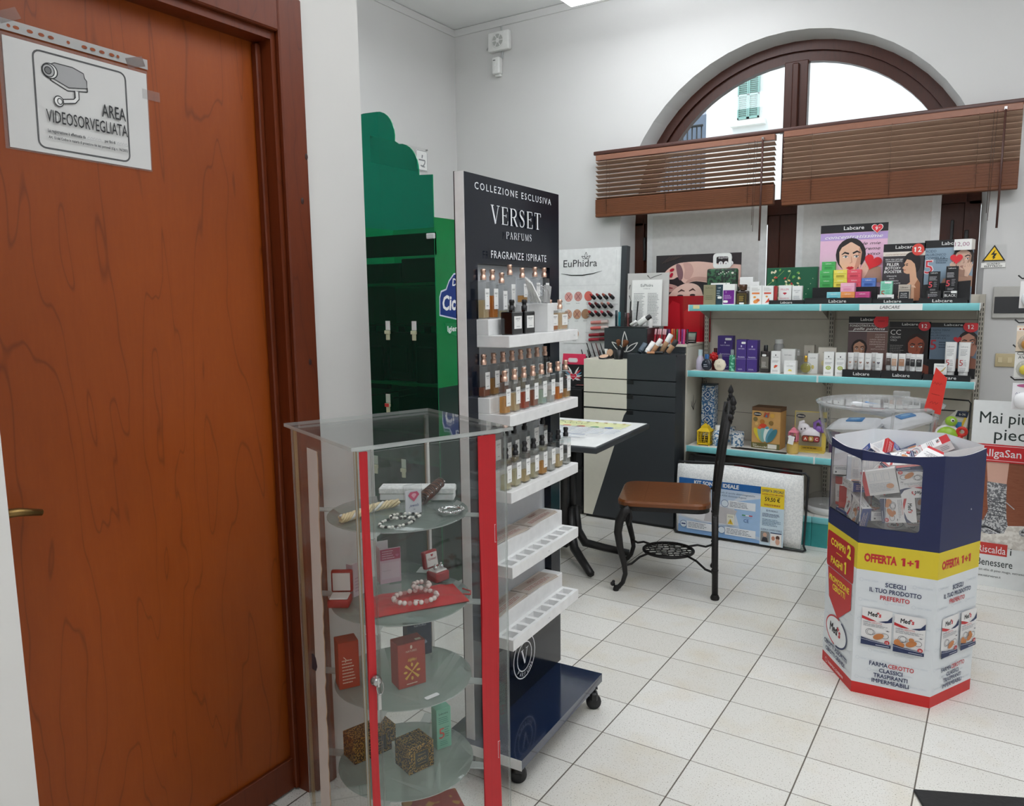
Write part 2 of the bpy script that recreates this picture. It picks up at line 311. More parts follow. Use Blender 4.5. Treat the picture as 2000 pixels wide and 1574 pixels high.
    def blob(s, pts, mat, n=4):
        """smooth closed outline through the points"""
        q = []; m = len(pts)
        for i in range(m):
            a, b, c, d = pts[i-1], pts[i], pts[(i+1) % m], pts[(i+2) % m]
            for k in range(n):
                f = k/n; q.append(tuple(.5*(2*b[j]+(c[j]-a[j])*f+(2*a[j]-5*b[j]+4*c[j]-d[j])*f*f+(3*b[j]-a[j]-3*c[j]+d[j])*f**3) for j in (0, 1)))
        return s.poly(q, mat)
    def text(s, u, v, t, h, mat, al='c', bold=0., shear=0., w=None, sp=1., rot=0.):
        """h = capital height, w = wanted width; v = baseline"""
        vs, fs, x0, x1 = txt(t, bold, shear, sp)
        if not vs: return s
        k = h/.69; kx = k if w is None else w/max(1e-6, x1-x0); wd = (x1-x0)*kx
        off = {'l': 0, 'c': -wd/2, 'r': -wd}[al]; z = s.z(); c, d = math.cos(rot), math.sin(rot)
        q = [((x-x0)*kx+off, y*k, e) for x, y, e in vs]
        s.mb.add([(u+x*c-y*d, v+x*d+y*c, z+e) for x, y, e in q], fs, mat, s.M); return s
    def scrib(s, u0, v0, u1, v1, rows, mat, h=None, fill=1.0):
        """rows of small print too fine to read"""
        rnd = random.Random(int(abs(u0*7e4)+abs(v1*3e4)+rows)); st = (v1-v0)/rows; h = h or st*.35
        for k in range(rows):
            y = v1-st*(k+.6); x = u0; end = u0+(u1-u0)*fill*rnd.uniform(.7, 1)
            while x < end:
                l = min(end-x, rnd.uniform(.05, .2)*(u1-u0)); s.rectz(x, y, x+l*.85, y+h, mat); x += l
            s.k += 1
        return s
    def rectz(s, u0, v0, u1, v1, mat):
        z = s.lift*s.k*.5+s.lift*.5; s.mb.add([(u0, v0, z), (u1, v0, z), (u1, v1, z), (u0, v1, z)], [(0, 1, 2, 3)], mat, s.M)
def one(F, u, v, h, mat, k=1.):
    """figure 1 with a flag, standing on (u, v)"""
    w = .30*h*k; F.poly([(u-w*.42, v), (u+w*.42, v), (u+w*.42, v+h), (u-w*.30, v+h), (u-w*.95, v+h*.86), (u-w*.80, v+h*.68), (u-w*.42, v+h*.78)], mat)
def serif(F, u, v, word, h, mat, w=None, sp=.16):
    """roman lettering with thick and thin strokes and serifs"""
    G = {'V': (.80, [((.12, 1), (.43, 0), .13), ((.70, 1), (.42, 0), .05), ((0, 1), (.28, 1), .04), ((.54, 1), (.82, 1), .04)]),
         'E': (.62, [((.14, 0), (.14, 1), .13), ((.02, .98), (.56, .98), .04), ((.02, .02), (.58, .02), .04), ((.14, .52), (.42, .52), .04), ((.55, .98), (.57, .78), .05), ((.57, .02), (.59, .24), .05), ((.42, .42), (.42, .62), .04)]),
         'R': (.74, [((.14, 0), (.14, 1), .13), ((.02, .98), (.36, .98), .04), ((.02, .02), (.26, .02), .04), ((.14, .49), (.36, .49), .04), 'B', ((.36, .48), (.66, .02), .12), ((.58, .02), (.76, .02), .04)]),
         'P': (.64, [((.14, 0), (.14, 1), .13), ((.02, .98), (.36, .98), .04), ((.02, .02), (.26, .02), .04), ((.14, .47), (.36, .47), .04), 'B']),
         'T': (.70, [((.35, 0), (.35, 1), .13), ((.02, .98), (.68, .98), .04), ((.22, .02), (.48, .02), .04), ((.03, .98), (.03, .78), .05), ((.67, .98), (.67, .78), .05)]),
         'A': (.78, [((.38, 1), (.11, 0), .05), ((.38, 1), (.66, 0), .13), ((.2, .36), (.56, .36), .04), ((0, .02), (.24, .02), .04), ((.52, .02), (.80, .02), .04)]),
         'F': (.58, [((.14, 0), (.14, 1), .13), ((.02, .98), (.54, .98), .04), ((.02, .02), (.26, .02), .04), ((.14, .52), (.42, .52), .04), ((.53, .98), (.55, .78), .05)]),
         'U': (.78, [((.16, 1), (.16, .3), .12), ((.64, 1), (.64, .3), .05), ((.02, .98), (.3, .98), .04), ((.52, .98), (.76, .98), .04), 'U']),
         'M': (.94, [((.14, 0), (.14, 1), .05), ((.14, 1), (.47, .05), .12), ((.47, .05), (.80, 1), .05), ((.80, 1), (.80, 0), .12), ((.02, .02), (.26, .02), .04), ((.66, .02), (.94, .02), .04)]),
         'S': (.58, ['S'])}
    tot = sum(G[c][0]+sp for c in word)-sp; k = (w/tot) if w else h; x = u-tot*k/2
    for c in word:
        wd, st = G[c]
        for t in st:
            if t == 'B': F.line([(x+(.34+.26*math.sin(a))*k, v+(.74+.24*math.cos(a))*h) for a in [PI*i/9 for i in range(10)]], [.04*k+.07*k*math.sin(PI*i/9) for i in range(10)], mat)
            elif t == 'U': F.line([(x+(.40-.24*math.cos(a))*k, v+(.30-.28*math.sin(a))*h) for a in [PI*i/9 for i in range(10)]], [.12*k-.07*k*i/9 for i in range(10)], mat)
            elif t == 'S':
                q = [(.46, .84), (.40, .94), (.28, .99), (.15, .95), (.08, .84), (.10, .70), (.22, .58), (.36, .48), (.47, .36), (.48, .20), (.40, .07), (.27, .01), (.14, .04), (.06, .18)]
                F.line([(x+a*k, v+b*h) for a, b in q], [k*e for e in (.05, .05, .05, .06, .08, .10, .13, .13, .11, .08, .06, .05, .05, .05)], mat)
                F.line([(x+.47*k, v+.98*h), (x+.47*k, v+.74*h)], .03*k, mat); F.line([(x+.06*k, v+.02*h), (x+.06*k, v+.28*h)], .03*k, mat)
            else: (a, b), (c_, d), ww = t; F.line([(x+a*k, v+b*h), (x+c_*k, v+d*h)], ww*(k if abs(b-d) > .05 else h), mat)
        x += (wd+sp)*k

# ---------------------------------------------------------------- scene helpers
def tag(o, label=None, cat=None, group=None, kind=None):
    if label: o['label'] = label
    if cat: o['category'] = cat
    if group: o['group'] = group
    if kind: o['kind'] = kind
    return o
def thing(name, label, cat, loc=(0, 0, 0), rz=0., group=None, rot=None):
    o = bpy.data.objects.new(name, None); COL.objects.link(o); o.empty_display_size = .05
    o.location = loc; o.rotation_euler = rot if rot else (0, 0, rz); return tag(o, label, cat, group)
def struct(o, label, cat): return tag(o, label, cat, kind='structure')
def dup(root, label=None, loc=None, rz=None, group=None, rot=None):
    r = root.copy(); COL.objects.link(r)
    if loc is not None: r.location = loc
    if rz is not None: r.rotation_euler = (0, 0, rz)
    if rot is not None: r.rotation_euler = rot
    if label: r['label'] = label
    if group: r['group'] = group
    for ch in [c for c in root.children]:
        c = ch.copy(); COL.objects.link(c); c.parent = r
        for g in list(ch.children): d = g.copy(); COL.objects.link(d); d.parent = c
    return r
FX, FZ = (1, 0, 0), (0, 0, 1)
def front(mb, x0, y, z0): return Face(mb, (x0, y, z0), FX, FZ)      # side that looks toward -Y
def RX(a): return Matrix.Rotation(a, 4, 'X')
def RY(a): return Matrix.Rotation(a, 4, 'Y')
def RZ(a): return Matrix.Rotation(a, 4, 'Z')
def T(x, y, z): return Matrix.Translation((x, y, z))
def meds(F, cx, v, h, k=1.):
    """the pharmacy plaster wordmark with its small red cross"""
    F.text(cx-.30*h*k, v, 'Med', h, K('#15151c'), 'c', bold=.035, shear=.1, w=2.1*h*k); F.text(cx+1.28*h*k, v, 's', h, K('#c8202a'), 'c', bold=.035, shear=.1, w=.55*h*k)
    x, y, a = cx+.90*h*k, v+.85*h, .26*h; F.rect(x-a*k, y-a*.3, x+a*k, y+a*.3, K('#c8202a')); F.rect(x-a*.3*k, y-a, x+a*.3*k, y+a, K('#c8202a'))
# ================================================================ ROOM
def plane(name, pts, mat, label, cat, faces=None):
    mb = MB(); mb.add(pts, faces or [tuple(range(len(pts)))], mat); return struct(mb.build(name), label, cat)
XL, XR, YB, YR, ZC, YA = -3.67, 2.6, 4.97, -1.6, 3.48, 1.76
mb = MB(); mb.box(XL-.2, XR+.2, YR-.2, 5.45, -.1, 0, 'floor_tiles'); struct(mb.build('floor'), 'off-white speckled floor of rectangular tiles with thin joints', 'floor')
mb = MB(); mb.box(XL-.2, XR+.2, YR-.2, 5.45, ZC, ZC+.15, 'ceiling_paint'); struct(mb.build('ceiling'), 'plain pale grey ceiling above the shop', 'ceiling')
mb = MB(); mb.box(XL-.2, XL, YA, YB, 0, ZC, 'plaster'); struct(mb.build('wall_left'), 'white plaster wall behind the green display', 'wall')
mb = MB(); mb.box(XR, XR+.2, YR, YB+.3, 0, ZC, 'plaster'); struct(mb.build('wall_right'), 'white plaster wall beyond the right edge', 'wall')
mb = MB(); mb.box(XL-.2, XR+.2, YR-.2, YR, 0, ZC, 'plaster'); struct(mb.build('wall_rear'), 'white plaster wall behind the viewer', 'wall')
# back wall with the arched opening
CXW, CZW, RO, RI = -1.195, 1.925, 1.085, 1.042
x0, x1, zb, NS = -2.285, -.115, .80, 28
mb = MB()
arc = [(CXW-RO*math.cos(PI*k/NS), CZW+RO*math.sin(PI*k/NS)) for k in range(NS+1)]
arci = [(-1.188-RI*math.cos(PI*k/NS), 1.944+RI*math.sin(PI*k/NS)) for k in range(NS+1)]
Y1 = 5.12
def q(pts): mb.add([(x, YB, z) for x, z in pts], [tuple(range(len(pts)))], 'plaster')
q([(XL-.2, 0), (arc[0][0], 0), (arc[0][0], CZW), (XL-.2, CZW)]); q([(arc[-1][0], 0), (XR+.2, 0), (XR+.2, CZW), (arc[-1][0], CZW)]); q([(arc[0][0], 0), (arc[-1][0], 0), (arc[-1][0], zb), (arc[0][0], zb)])
q([(XL-.2, CZW), (arc[0][0], CZW), (arc[0][0], ZC), (XL-.2, ZC)]); q([(arc[-1][0], CZW), (XR+.2, CZW), (XR+.2, ZC), (arc[-1][0], ZC)])
for k in range(NS): q([arc[k], arc[k+1], (arc[k+1][0], ZC), (arc[k][0], ZC)])
loop_o = [(arc[0][0], zb)]+arc+[(arc[-1][0], zb)]; loop_i = [(arci[0][0], zb)]+arci+[(arci[-1][0], zb)]; n = len(loop_o)
vs = [(x, YB, z) for x, z in loop_o]+[(x, Y1, z) for x, z in loop_i]+[(x, 5.40, z) for x, z in loop_i]
mb.add(vs, [(a+n*l, a+n*l+1, a+n*l+1+n, a+n*l+n) for l in (0, 1) for a in range(n-1)], 'plaster', None, False)
mb.add([vs[0], vs[n-1], vs[2*n-1], vs[n]], [(0, 1, 2, 3)], 'plaster'); mb.add([vs[n], vs[2*n-1], vs[3*n-1], vs[2*n]], [(0, 1, 2, 3)], 'plaster')
def q2(pts): mb.add([(x, 5.40, z) for x, z in pts], [tuple(range(len(pts)))], 'plaster')
q2([(XL-.2, 0), (arci[0][0], 0), (arci[0][0], ZC+.4), (XL-.2, ZC+.4)]); q2([(arci[-1][0], 0), (XR+.2, 0), (XR+.2, ZC+.4), (arci[-1][0], ZC+.4)])
for k in range(NS): q2([arci[k], arci[k+1], (arci[k+1][0], ZC+.4), (arci[k][0], ZC+.4)])
q2([(arci[0][0], 0), (arci[-1][0], 0), (arci[-1][0], zb), (arci[0][0], zb)])
struct(mb.build('wall_back'), 'white plaster end wall with the arched window opening', 'wall')
# cable duct under the ceiling
mb = MB(); mb.box(XL, XR, YB-.010, YB, ZC-.055, ZC-.004, 'plaster', b=.002); mb.box(XL, XL+.010, YA, YB, ZC-.055, ZC-.004, 'plaster', b=.002); struct(mb.build('trim_1'), 'slim white cable duct where walls meet ceiling', 'trim')
# partition with the door, and the alcove side
XD, DY0, DY1, DZ = -1.65, .66, 1.462, 2.155
mb = MB()
mb.box(-1.95, XD, DY1+.02, YA, 0, ZC, 'plaster_door'); mb.box(-1.95, XD, YR, DY0-.09, 0, ZC, 'plaster_door'); mb.box(-1.95, XD, DY0-.09, DY1+.02, 2.20, ZC, 'plaster_door'); mb.box(XL-.2, -1.95, YA-.1, YA, 0, ZC, 'plaster_door')
struct(mb.build('wall_door'), 'white partition wall around the brown wooden door', 'wall')
mb = MB(); mb.box(XD, -1.40, .30, .599, 0, ZC, 'plaster_door'); struct(mb.build('wall_near'), 'white wall corner at the left edge hiding the door handle side', 'wall')
d = thing('door_1', 'closed reddish brown veneered wooden door with a brass handle', 'door', (-1.712, 0, 0)); d['kind'] = 'structure'
mb = MB(); mb.box(-.04, 0, DY0, 1.434, .008, 2.125, 'door_wood'); mb.build('door_leaf', d)
mb = MB(); mb.box(0, .012, DY0, 1.432, .008, .105, 'frame_wood', b=.002); mb.build('kick_board', d)
mb = MB(); mb.tube([(.002, .700, 1.035), (.045, .700, 1.035)], .009, 'brass', 10); mb.tube([(.045, .692, 1.035), (.050, .73, 1.032), (.046, .775, 1.020)], [.010, .009, .007], 'brass', 10)
mb.box(0, .006, .68, .72, .93, 1.10, 'brass', b=.002); mb.build('door_handle', d)
# frame: jamb, head, face casing
mb = MB()
mb.box(-1.76, -1.652, 1.434, 1.462, 0, 2.155, 'frame_wood'); mb.box(-1.76, -1.652, DY0-.03, 1.4335, 2.125, 2.155, 'frame_wood')
mb.box(-1.652, -1.634, 1.448, 1.530, 0, 2.245, 'frame_wood', b=.004); mb.box(-1.652, -1.634, DY0-.1, 1.448, 2.145, 2.245, 'frame_wood', b=.004)
mb.box(-1.712, -1.690, 1.418, 1.434, .008, 2.12, 'frame_wood', b=.003); mb.box(-1.76, -1.64, DY0-.09, DY0, 0, 2.155, 'frame_wood')
for (z, y) in ((1.84, 1.522), (1.72, 1.50), (.9, 1.515), (1.28, 1.50)):
    mb.sph((-1.6335, y, z), .007, K('#35140a'), None, 10, (.12, .8, 1.3))
struct(mb.build('trim_2'), 'dark reddish wooden casing and jamb around the door', 'door frame')

# window: arched frame, mullion, sashes, panes
w = thing('window_1', 'arched brown wooden window with two clear upper lights and a covered lower part', 'window', (0, 0, 0)); w['kind'] = 'structure'
def arch(mb, cx, cz, ro, ri, y0, y1, mat, a0=0, a1=PI, n=36, side_z=None):
    vs = []
    for k in range(n+1):
        a = a0+(a1-a0)*k/n; c, s_ = -math.cos(a), math.sin(a)
        vs += [(cx+ro*c, y0, cz+ro*s_), (cx+ri*c, y0, cz+ri*s_), (cx+ri*c, y1, cz+ri*s_), (cx+ro*c, y1, cz+ro*s_)]
    mb.add(vs, [(4*k+i, 4*k+(i+1) % 4, 4*k+4+(i+1) % 4, 4*k+4+i) for k in range(n) for i in range(4)]+[(3, 2, 1, 0), (4*n, 4*n+1, 4*n+2, 4*n+3)], mat)
CW, CZ2 = -1.188, 1.944
mb = MB(); arch(mb, CW, CZ2, 1.055, .985, 5.115, 5.19, 'window_wood'); arch(mb, CW, CZ2, .99, .925, 5.135, 5.185, 'window_wood')
mb.box(-2.24, -2.165, 5.115, 5.19, .8, 1.96, 'window_wood'); mb.box(-.225, -.15, 5.115, 5.19, .8, 1.96, 'window_wood'); mb.box(-2.17, -.22, 5.12, 5.19, 1.955, 2.05, 'window_wood'); mb.box(-2.24, -.15, 5.12, 5.19, .8, .87, 'window_wood')
mb.build('window_frame', w)
mb = MB(); mb.box(-1.245, -1.105, 5.125, 5.185, 2.0, 2.875, 'window_wood', b=.004); mb.box(-1.195, -1.155, 5.105, 5.125, 2.0, 2.86, 'window_wood', b=.006); mb.build('mullion', w)
def sash(x0, x1, s0, s1, c0, c1):
    mb = MB(); mb.box(x0, x0+s0, 5.13, 5.18, .87, 1.955, 'window_wood', b=.004); mb.box(x1-s1, x1, 5.13, 5.18, .87, 1.955, 'window_wood', b=.004); mb.box(x0+s0, x1-s1, 5.13, 5.18, 1.90, 1.955, 'window_wood'); mb.box(x0+s0, x1-s1, 5.13, 5.18, .87, .95, 'window_wood')
    s = mb.build('sash', w)
    mb = MB(); mb.box(c0, c1, 5.103, 5.108, .90, 2.03, 'white_paint'); mb.box(c0+.04, c1-.045, 5.1015, 5.103, .90, 2.0, 'grey_card'); mb.build('pane_cover', s)
    return s
sash(-2.165, -1.245, .075, .075, -2.135, -1.318); sash(-1.243, -.225, .11, .125, -1.134, -.343)
mb = MB(); mb.box(-2.165, -2.15, 5.10, 5.13, 1.70, 1.86, 'black_metal', b=.003); mb.box(-.29, -.275, 5.105, 5.13, 1.74, 1.86, 'black_metal', b=.003); mb.box(-.22, -.20, 5.105, 5.12, 1.72, 1.80, 'black_metal', b=.003); mb.build('hinge', w)
for sx in (-1, 1):
    mb = MB(); pts = []
    a_end = math.acos(.075/.93)
    for k in range(19):
        a = k/18*a_end; pts.append((CW+sx*.93*math.cos(a), CZ2+.93*math.sin(a)))
    pts = [(CW+sx*.93, 2.02)]+[p for p in pts if p[1] > 2.02]+[(CW+sx*.05, 2.02)]
    mb.add([(x, 5.158, z) for x, z in pts]+[(x, 5.162, z) for x, z in pts], [tuple(range(len(pts))), tuple(range(2*len(pts)-1, len(pts)-1, -1))], 'window_glass'); mb.build('window_pane', w)

# street outside
f = thing('house_facade', 'bright white plastered house across the street seen through the window arch', 'building', (0, 9.5, 0))
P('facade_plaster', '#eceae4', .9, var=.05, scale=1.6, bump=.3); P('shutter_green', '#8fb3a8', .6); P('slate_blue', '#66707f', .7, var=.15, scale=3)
mb = MB(); mb.box(-3.22, 4.2, 0, .3, -.3, 8, 'facade_plaster'); mb.build('house_wall', f)
mb = MB(); mb.box(-2.84, -2.56, -.03, 0, 3.50, 4.10, 'facade_plaster'); mb.box(-2.90, -2.50, -.09, 0, 3.44, 3.50, 'facade_plaster'); mb.build('window_surround', f)
for a, b in ((-2.825, -2.702), (-2.698, -2.575)):
    mb = MB()
    mb.box(a, a+.015, -.06, -.031, 3.52, 4.06, 'shutter_green'); mb.box(b-.015, b, -.06, -.031, 3.52, 4.06, 'shutter_green')
    for z in (3.52, 3.78, 4.045): mb.box(a, b, -.06, -.031, z, z+.018, 'shutter_green')
    for k in range(22): mb.box(-.5*(b-a)+.012, .5*(b-a)-.012, -.012, .012, -.002, .002, 'shutter_green', T((a+b)/2, -.045, 3.55+k*.0225) @ RX(R(40)))
    mb.build('shutter', f)
g = thing('house_facade', 'grey-blue house far left through the window arch, with a balcony', 'building', (0, 10.2, 0))
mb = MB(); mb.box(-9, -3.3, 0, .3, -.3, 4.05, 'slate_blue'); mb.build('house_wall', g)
mb = MB(); mb.box(-4.6, -3.32, -.6, 0, 2.55, 2.65, 'facade_plaster'); s = mb.build('balcony', g)
mb = MB()
for k in range(22): mb.tube([(-4.58+k*.06, -.58, 2.65), (-4.58+k*.06, -.58, 3.55)], .009, 'black_metal', 5)
mb.tube([(-4.6, -.58, 3.55), (-3.3, -.58, 3.55)], .016, 'black_metal', 6); mb.build('railing', g)
mb = MB(); mb.box(-14, 10, 5.42, 14, -.45, -.3, K('#b9b5ad', .9)); struct(mb.build('ground'), 'pale paved street outside the window', 'street')

# ceiling lamps
ZL = 3.20
def ceil_lamp(x, y, label, L=1.2, Wd=.3):
    t = thing('ceiling_lamp', label, 'lamp', (x, y, ZL), group='ceiling lamps')
    mb = MB(); mb.box(-L/2, L/2, -.03, .03, .0603, .085, 'white_paint'); [mb.tube([(u, 0, .085), (u, 0, ZC-ZL)], .006, 'white_paint', 6) for u in (-.4, .4)]; mb.build('housing', t)
    mb = MB(); mb.box(-L/2, L/2, -Wd/2, Wd/2, 0, .06, 'lamp_glow'); mb.build('diffuser', t)
ceil_lamp(-1.735, 4.215, 'bright rectangular ceiling lamp peeking in at the top edge near the end wall')
for x, y, lb in ((.1, 3.1, 'added fill lamp above the plaster bin, outside the picture'), (-2.5, 2.9, 'added fill lamp above the green display, outside the picture'), (.0, 1.4, 'added fill lamp above the floor mat, outside the picture'), (1.5, 2.2, 'added unseen fill lamp beyond the right edge'), (-.3, -.5, 'added fill lamp behind the viewer, left one'), (1.5, .2, 'added fill lamp behind the viewer, right one')): ceil_lamp(x, y, lb)  # unseen lamps, added as fill to brighten the room and the alcove wall

# blinds
t = thing('blind_valance', 'dark brown wooden rail running above both window blinds', 'blind rail', (0, 4.90, 2.425))
mb = MB(); mb.box(-2.445, .045, -.018, .018, -.013, .013, 'blind_rail', b=.006, seg=2); mb.build('rail', t)
mb = MB(); [mb.box(x-.02, x+.02, .0181, .0695, -.006, .010, 'blind_rail') for x in (-2.35, -1.2, -.06)]; mb.build('wall_bracket', t)
def blind(x0, x1, ztop, zstack, zbot, ns, tilt, label, wand_x, wand_z, cords):
    t = thing('venetian_blind', label, 'blind', ((x0+x1)/2, 4.90, ztop)); hw = (x1-x0)/2
    mb = MB(); mb.box(-hw, hw, -.022, .022, -.038, -.002, P('blind_head', '#8a5c48', .4) if 'blind_head' not in MATS else 'blind_head', b=.003); mb.build('head_rail', t)
    mb = MB(); H = ztop-zstack
    for k in range(ns): mb.box(-hw, hw, -.0225, .0225, -.0013, .0013, 'blind_slat', T(0, 0, -.055-(H-.06)*k/(ns-1)) @ RX(tilt))
    mb.build('slats', t)
    mb = MB(); n = 16; hs = (zstack-zbot-.02)/n
    for k in range(n): mb.box(-hw, hw, -.0225-.0012*(k % 2), .0225, -H-hs*(k+1)+.0006, -H-hs*k, 'blind_wood')
    mb.box(-hw, hw, -.026, .024, -H-hs*n-.022, -H-hs*n, 'blind_wood', b=.004); mb.build('slat_stack', t)
    mb = MB()
    for u in cords:
        for y in (-.026, .026): mb.tube([(u*hw, y, -.03), (u*hw, y, zbot-ztop+.01)], .0013, K('#5b4033'), 4)
        for j in range(5): mb.tube([(u*hw+.012*math.cos(j*2.1), -.030, zstack-ztop-.015*j), (u*hw-.010, -.032, zstack-ztop-.008-.015*j)], .0011, K('#5b4033'), 4)
    mb.build('ladder_cord', t)
    mb = MB(); wx = wand_x-(x0+x1)/2; mb.tube([(wx, -.05, -.03), (wx-.004, -.052, wand_z-ztop)], .006, 'blind_rail', 8); mb.box(wx-.006, wx+.006, -.055, -.022, -.034, -.02, 'steel'); mb.build('tilt_wand', t)
    mb = MB(); [mb.tube([(wx+dx, -.04, -.03), (wx+dx*.5-.03, -.045, zbot-ztop+e)], .0015, K('#4b3328'), 4) for dx, e in ((-.05, -.12), (-.035, -.16))]; mb.build('pull_cord', t)
blind(-2.425, -1.228, 2.412, 2.115, 1.998, 9, R(-20), 'left brown venetian blind with open slats letting in daylight', -1.292, 1.78, (-.86, -.15, .74))
blind(-1.178, .016, 2.418, 2.125, 1.985, 9, R(-37), 'right brown venetian blind with nearly closed slats', -.06, 1.785, (-.72, -.02, .68))
# ================================================================ DOOR SIGN, ALARM, WALL SIGNS
t = thing('surveillance_notice', 'white video surveillance notice in a clear punched sleeve taped to the brown door', 'notice', (-1.7105, .955, 1.872))
t.rotation_euler = (R(-1.2), 0, 0)
mb = MB(); mb.box(.0005, .0015, -.149, .156, -.110, .106, 'paper')
F = Face(mb, (.0015, -.149, -.110), (0, 1, 0), (0, 0, 1)); BK = K('#17181a', .6)
u0, v0, u1, v1, r = .056, .010, .253, .204, .014; pts = []
for cx, cy_, a in ((u1-r, v1-r, 0), (u0+r, v1-r, 90), (u0+r, v0+r, 180), (u1-r, v0+r, 270)): pts += [(cx+r*math.cos(R(a+k)), cy_+r*math.sin(R(a+k))) for k in (0, 22, 45, 68, 90)]
F.line(pts, .0038, BK, True)
GR = K('#a9a9a9', .6)
F.poly([(.085, .180), (.098, .187), (.135, .187), (.158, .180), (.160, .170), (.164, .166), (.164, .150), (.125, .143), (.092, .155)], GR)
F.line([(.085, .180), (.098, .187), (.135, .187), (.158, .180), (.160, .170), (.164, .166), (.164, .150), (.125, .143), (.092, .155)], .0022, BK, True)
F.line([(.088, .150), (.122, .136), (.164, .143)], .0022, BK); F.line([(.088, .155), (.088, .149)], .0022, BK); F.line([(.164, .152), (.164, .143)], .0022, BK)
F.ell(.087, .168, .0155, .0150, K('#e8e8e6', .6)); F.ring(.087, .168, .0155, .0150, .0022, BK); F.ell(.084, .168, .012, .0125, GR); F.ring(.084, .168, .012, .0125, .002, BK); F.ell(.083, .168, .0065, .007, K('#6a6a6a', .6)); F.ring(.083, .168, .0065, .007, .0018, BK)
F.line([(.140, .138), (.140, .124), (.134, .117), (.108, .111)], .0105, BK); F.line([(.140, .139), (.140, .124), (.134, .117), (.108, .111)], .0062, K('#dcdcda', .6)); F.ell(.101, .110, .0095, .0105, K('#e8e8e6', .6)); F.ring(.101, .110, .0095, .0105, .002, BK); F.ring(.103, .110, .005, .006, .0018, BK)
F.text(.247, .098, 'AREA', .027, BK, 'r', bold=.008, w=.055); F.text(.249, .064, 'VIDEOSORVEGLIATA', .025, BK, 'r', bold=.006, w=.176)
F.text(.074, .043, 'La registrazione è effettuata da', .0062, BK, 'l', bold=.02, w=.078); F.line([(.154, .0425), (.19, .0425)], .0007, GR); F.line([(.156+.003*k, .0445+.004*(k % 2)) for k in range(11)], .0006, K('#7d8088', .6)); F.text(.194, .043, 'per fini di', .0062, BK, 'l', bold=.02, w=.024); F.line([(.221, .0425), (.248, .0425)], .0007, GR); F.line([(.222+.003*k, .0445+.004*(k % 2)) for k in range(9)], .0006, K('#7d8088', .6))
F.text(.074, .030, 'Art. 13 del Codice in materia di protezione dei dati personali (d.lg. n. 196/2003)', .0055, BK, 'l', bold=.02, w=.172)
mb.build('notice_sheet', t)
mb = MB(); mb.box(.002, .0024, -.158, .158, -.114, .112, 'film')
F = Face(mb, (.0024, -.158, .112), (0, 1, 0), (0, 0, 1)); F.rect(-.004, .004, .318, .026, 'frost')
for u in (.022, .036, .062, .084, .103, .138, .172, .190, .210, .232, .246): F.ell(u, .014, .006 if u not in (.022, .138, .246) else .0035, .0035, 'door_wood')
mb.box(.0014, .0024, -.162, .16, .116, .138, 'film'); mb.build('clear_sleeve', t)
for y, z, rr in ((-.135, .146, .5), (.13, .125, .35), (.165, .06, 0)):
    mb = MB(); mb.box(.0025, .0028, -.022, .022, -.011, .011, 'film', T(0, y, z) @ RX(rr)); mb.build('tape', t)

t = thing('alarm_siren', 'small square white siren with a round slotted grille high by the corner', 'alarm', (-3.24, YB, 3.315))
mb = MB(); mb.box(-.092, .092, -.05, 0, -.068, .066, 'white_plastic', b=.012, seg=3); mb.build('housing', t)
mb = MB(); M = T(0, -.0505, 0) @ RX(R(90)); mb.lathe([(.054, -.002), (.054, .003), (.050, .004)], 'white_plastic', M, 28)
for k in range(6):
    a0 = R(60*k+6); p = [(.016*math.cos(a0+R(48)*j/4), .016*math.sin(a0+R(48)*j/4)) for j in range(5)]+[(.045*math.cos(a0+R(48)*j/4), .045*math.sin(a0+R(48)*j/4)) for j in (4, 3, 2, 1, 0)]
    mb.add([(x, y, .0045) for x, y in p], [tuple(range(10))], K('#a9aaa6', .6), M)
mb.build('grille', t)
t = thing('motion_sensor', 'narrow white motion sensor fixed to the wall below the siren', 'sensor', (-3.262, YB, 3.15))
mb = MB(); mb.box(-.032, .032, -.055, 0, -.065, .055, 'white_plastic', b=.012, seg=3); F = front(mb, -.032, -.0555, -.065); F.rrect(.012, .093, .034, .099, .002, K('#3c3c3c')); F.ell(.030, .060, .004, .005, K('#fafafa', .2)); mb.build('housing', t)
mb = MB(); mb.box(-.02, .025, -.03, 0, -.078, -.06, 'white_plastic', b=.006, seg=2); mb.build('bracket', t)
t = thing('alarm_cable', 'thin grey wire running from the ceiling duct down to siren and sensor', 'cable')
mb = MB(); mb.tube([(-3.235, YB-.006, ZC-.055), (-3.235, YB-.006, 3.378)], .006, K('#b9bcbc'), 6); mb.tube([(-3.225, YB-.006, 3.25), (-3.235, YB-.006, 3.20)], .006, K('#b9bcbc'), 6); mb.tube([(-3.335, YB-.004, 3.33), (-3.37, YB-.004, 3.28)], .0025, K('#b9bcbc'), 5); mb.build('wire', t)
t = thing('wall_sign', 'clear wall sign with a grey mortar and pestle mark above the green display', 'sign', (XL, 4.30, 2.46))
mb = MB(); mb.box(.002, .006, -.31, .30, -.09, .085, 'clear_plate'); F = Face(mb, (.006, .165, -.075), (0, 1, 0), (0, 0, 1))
F.rrect(0, 0, .132, .145, .015, K('#f0f0ee', .5)); F.line([(.004, .015), (.004, .130), (.012, .141), (.12, .141), (.128, .13), (.128, .015), (.12, .004), (.012, .004)], .004, K('#7d7f80'), True)
G = K('#85888a'); F.line([(.03, .075), (.102, .075)], .010, G); F.ring(.066, .075, .034, .042, .010, G, PI*1.35, 2*PI); F.line([(.066, .030), (.098, .030)], .009, G); F.line([(.066, .088), (.072, .112)], [.009, .015], G); mb.build('sign_plate', t)
mb = MB(); [mb.lathe([(.006, 0), (.006, .012)], 'steel', T(0, y, z) @ RY(R(90)), 8) for y, z in ((-.30, .078), (.29, .078))]; mb.build('stud', t)

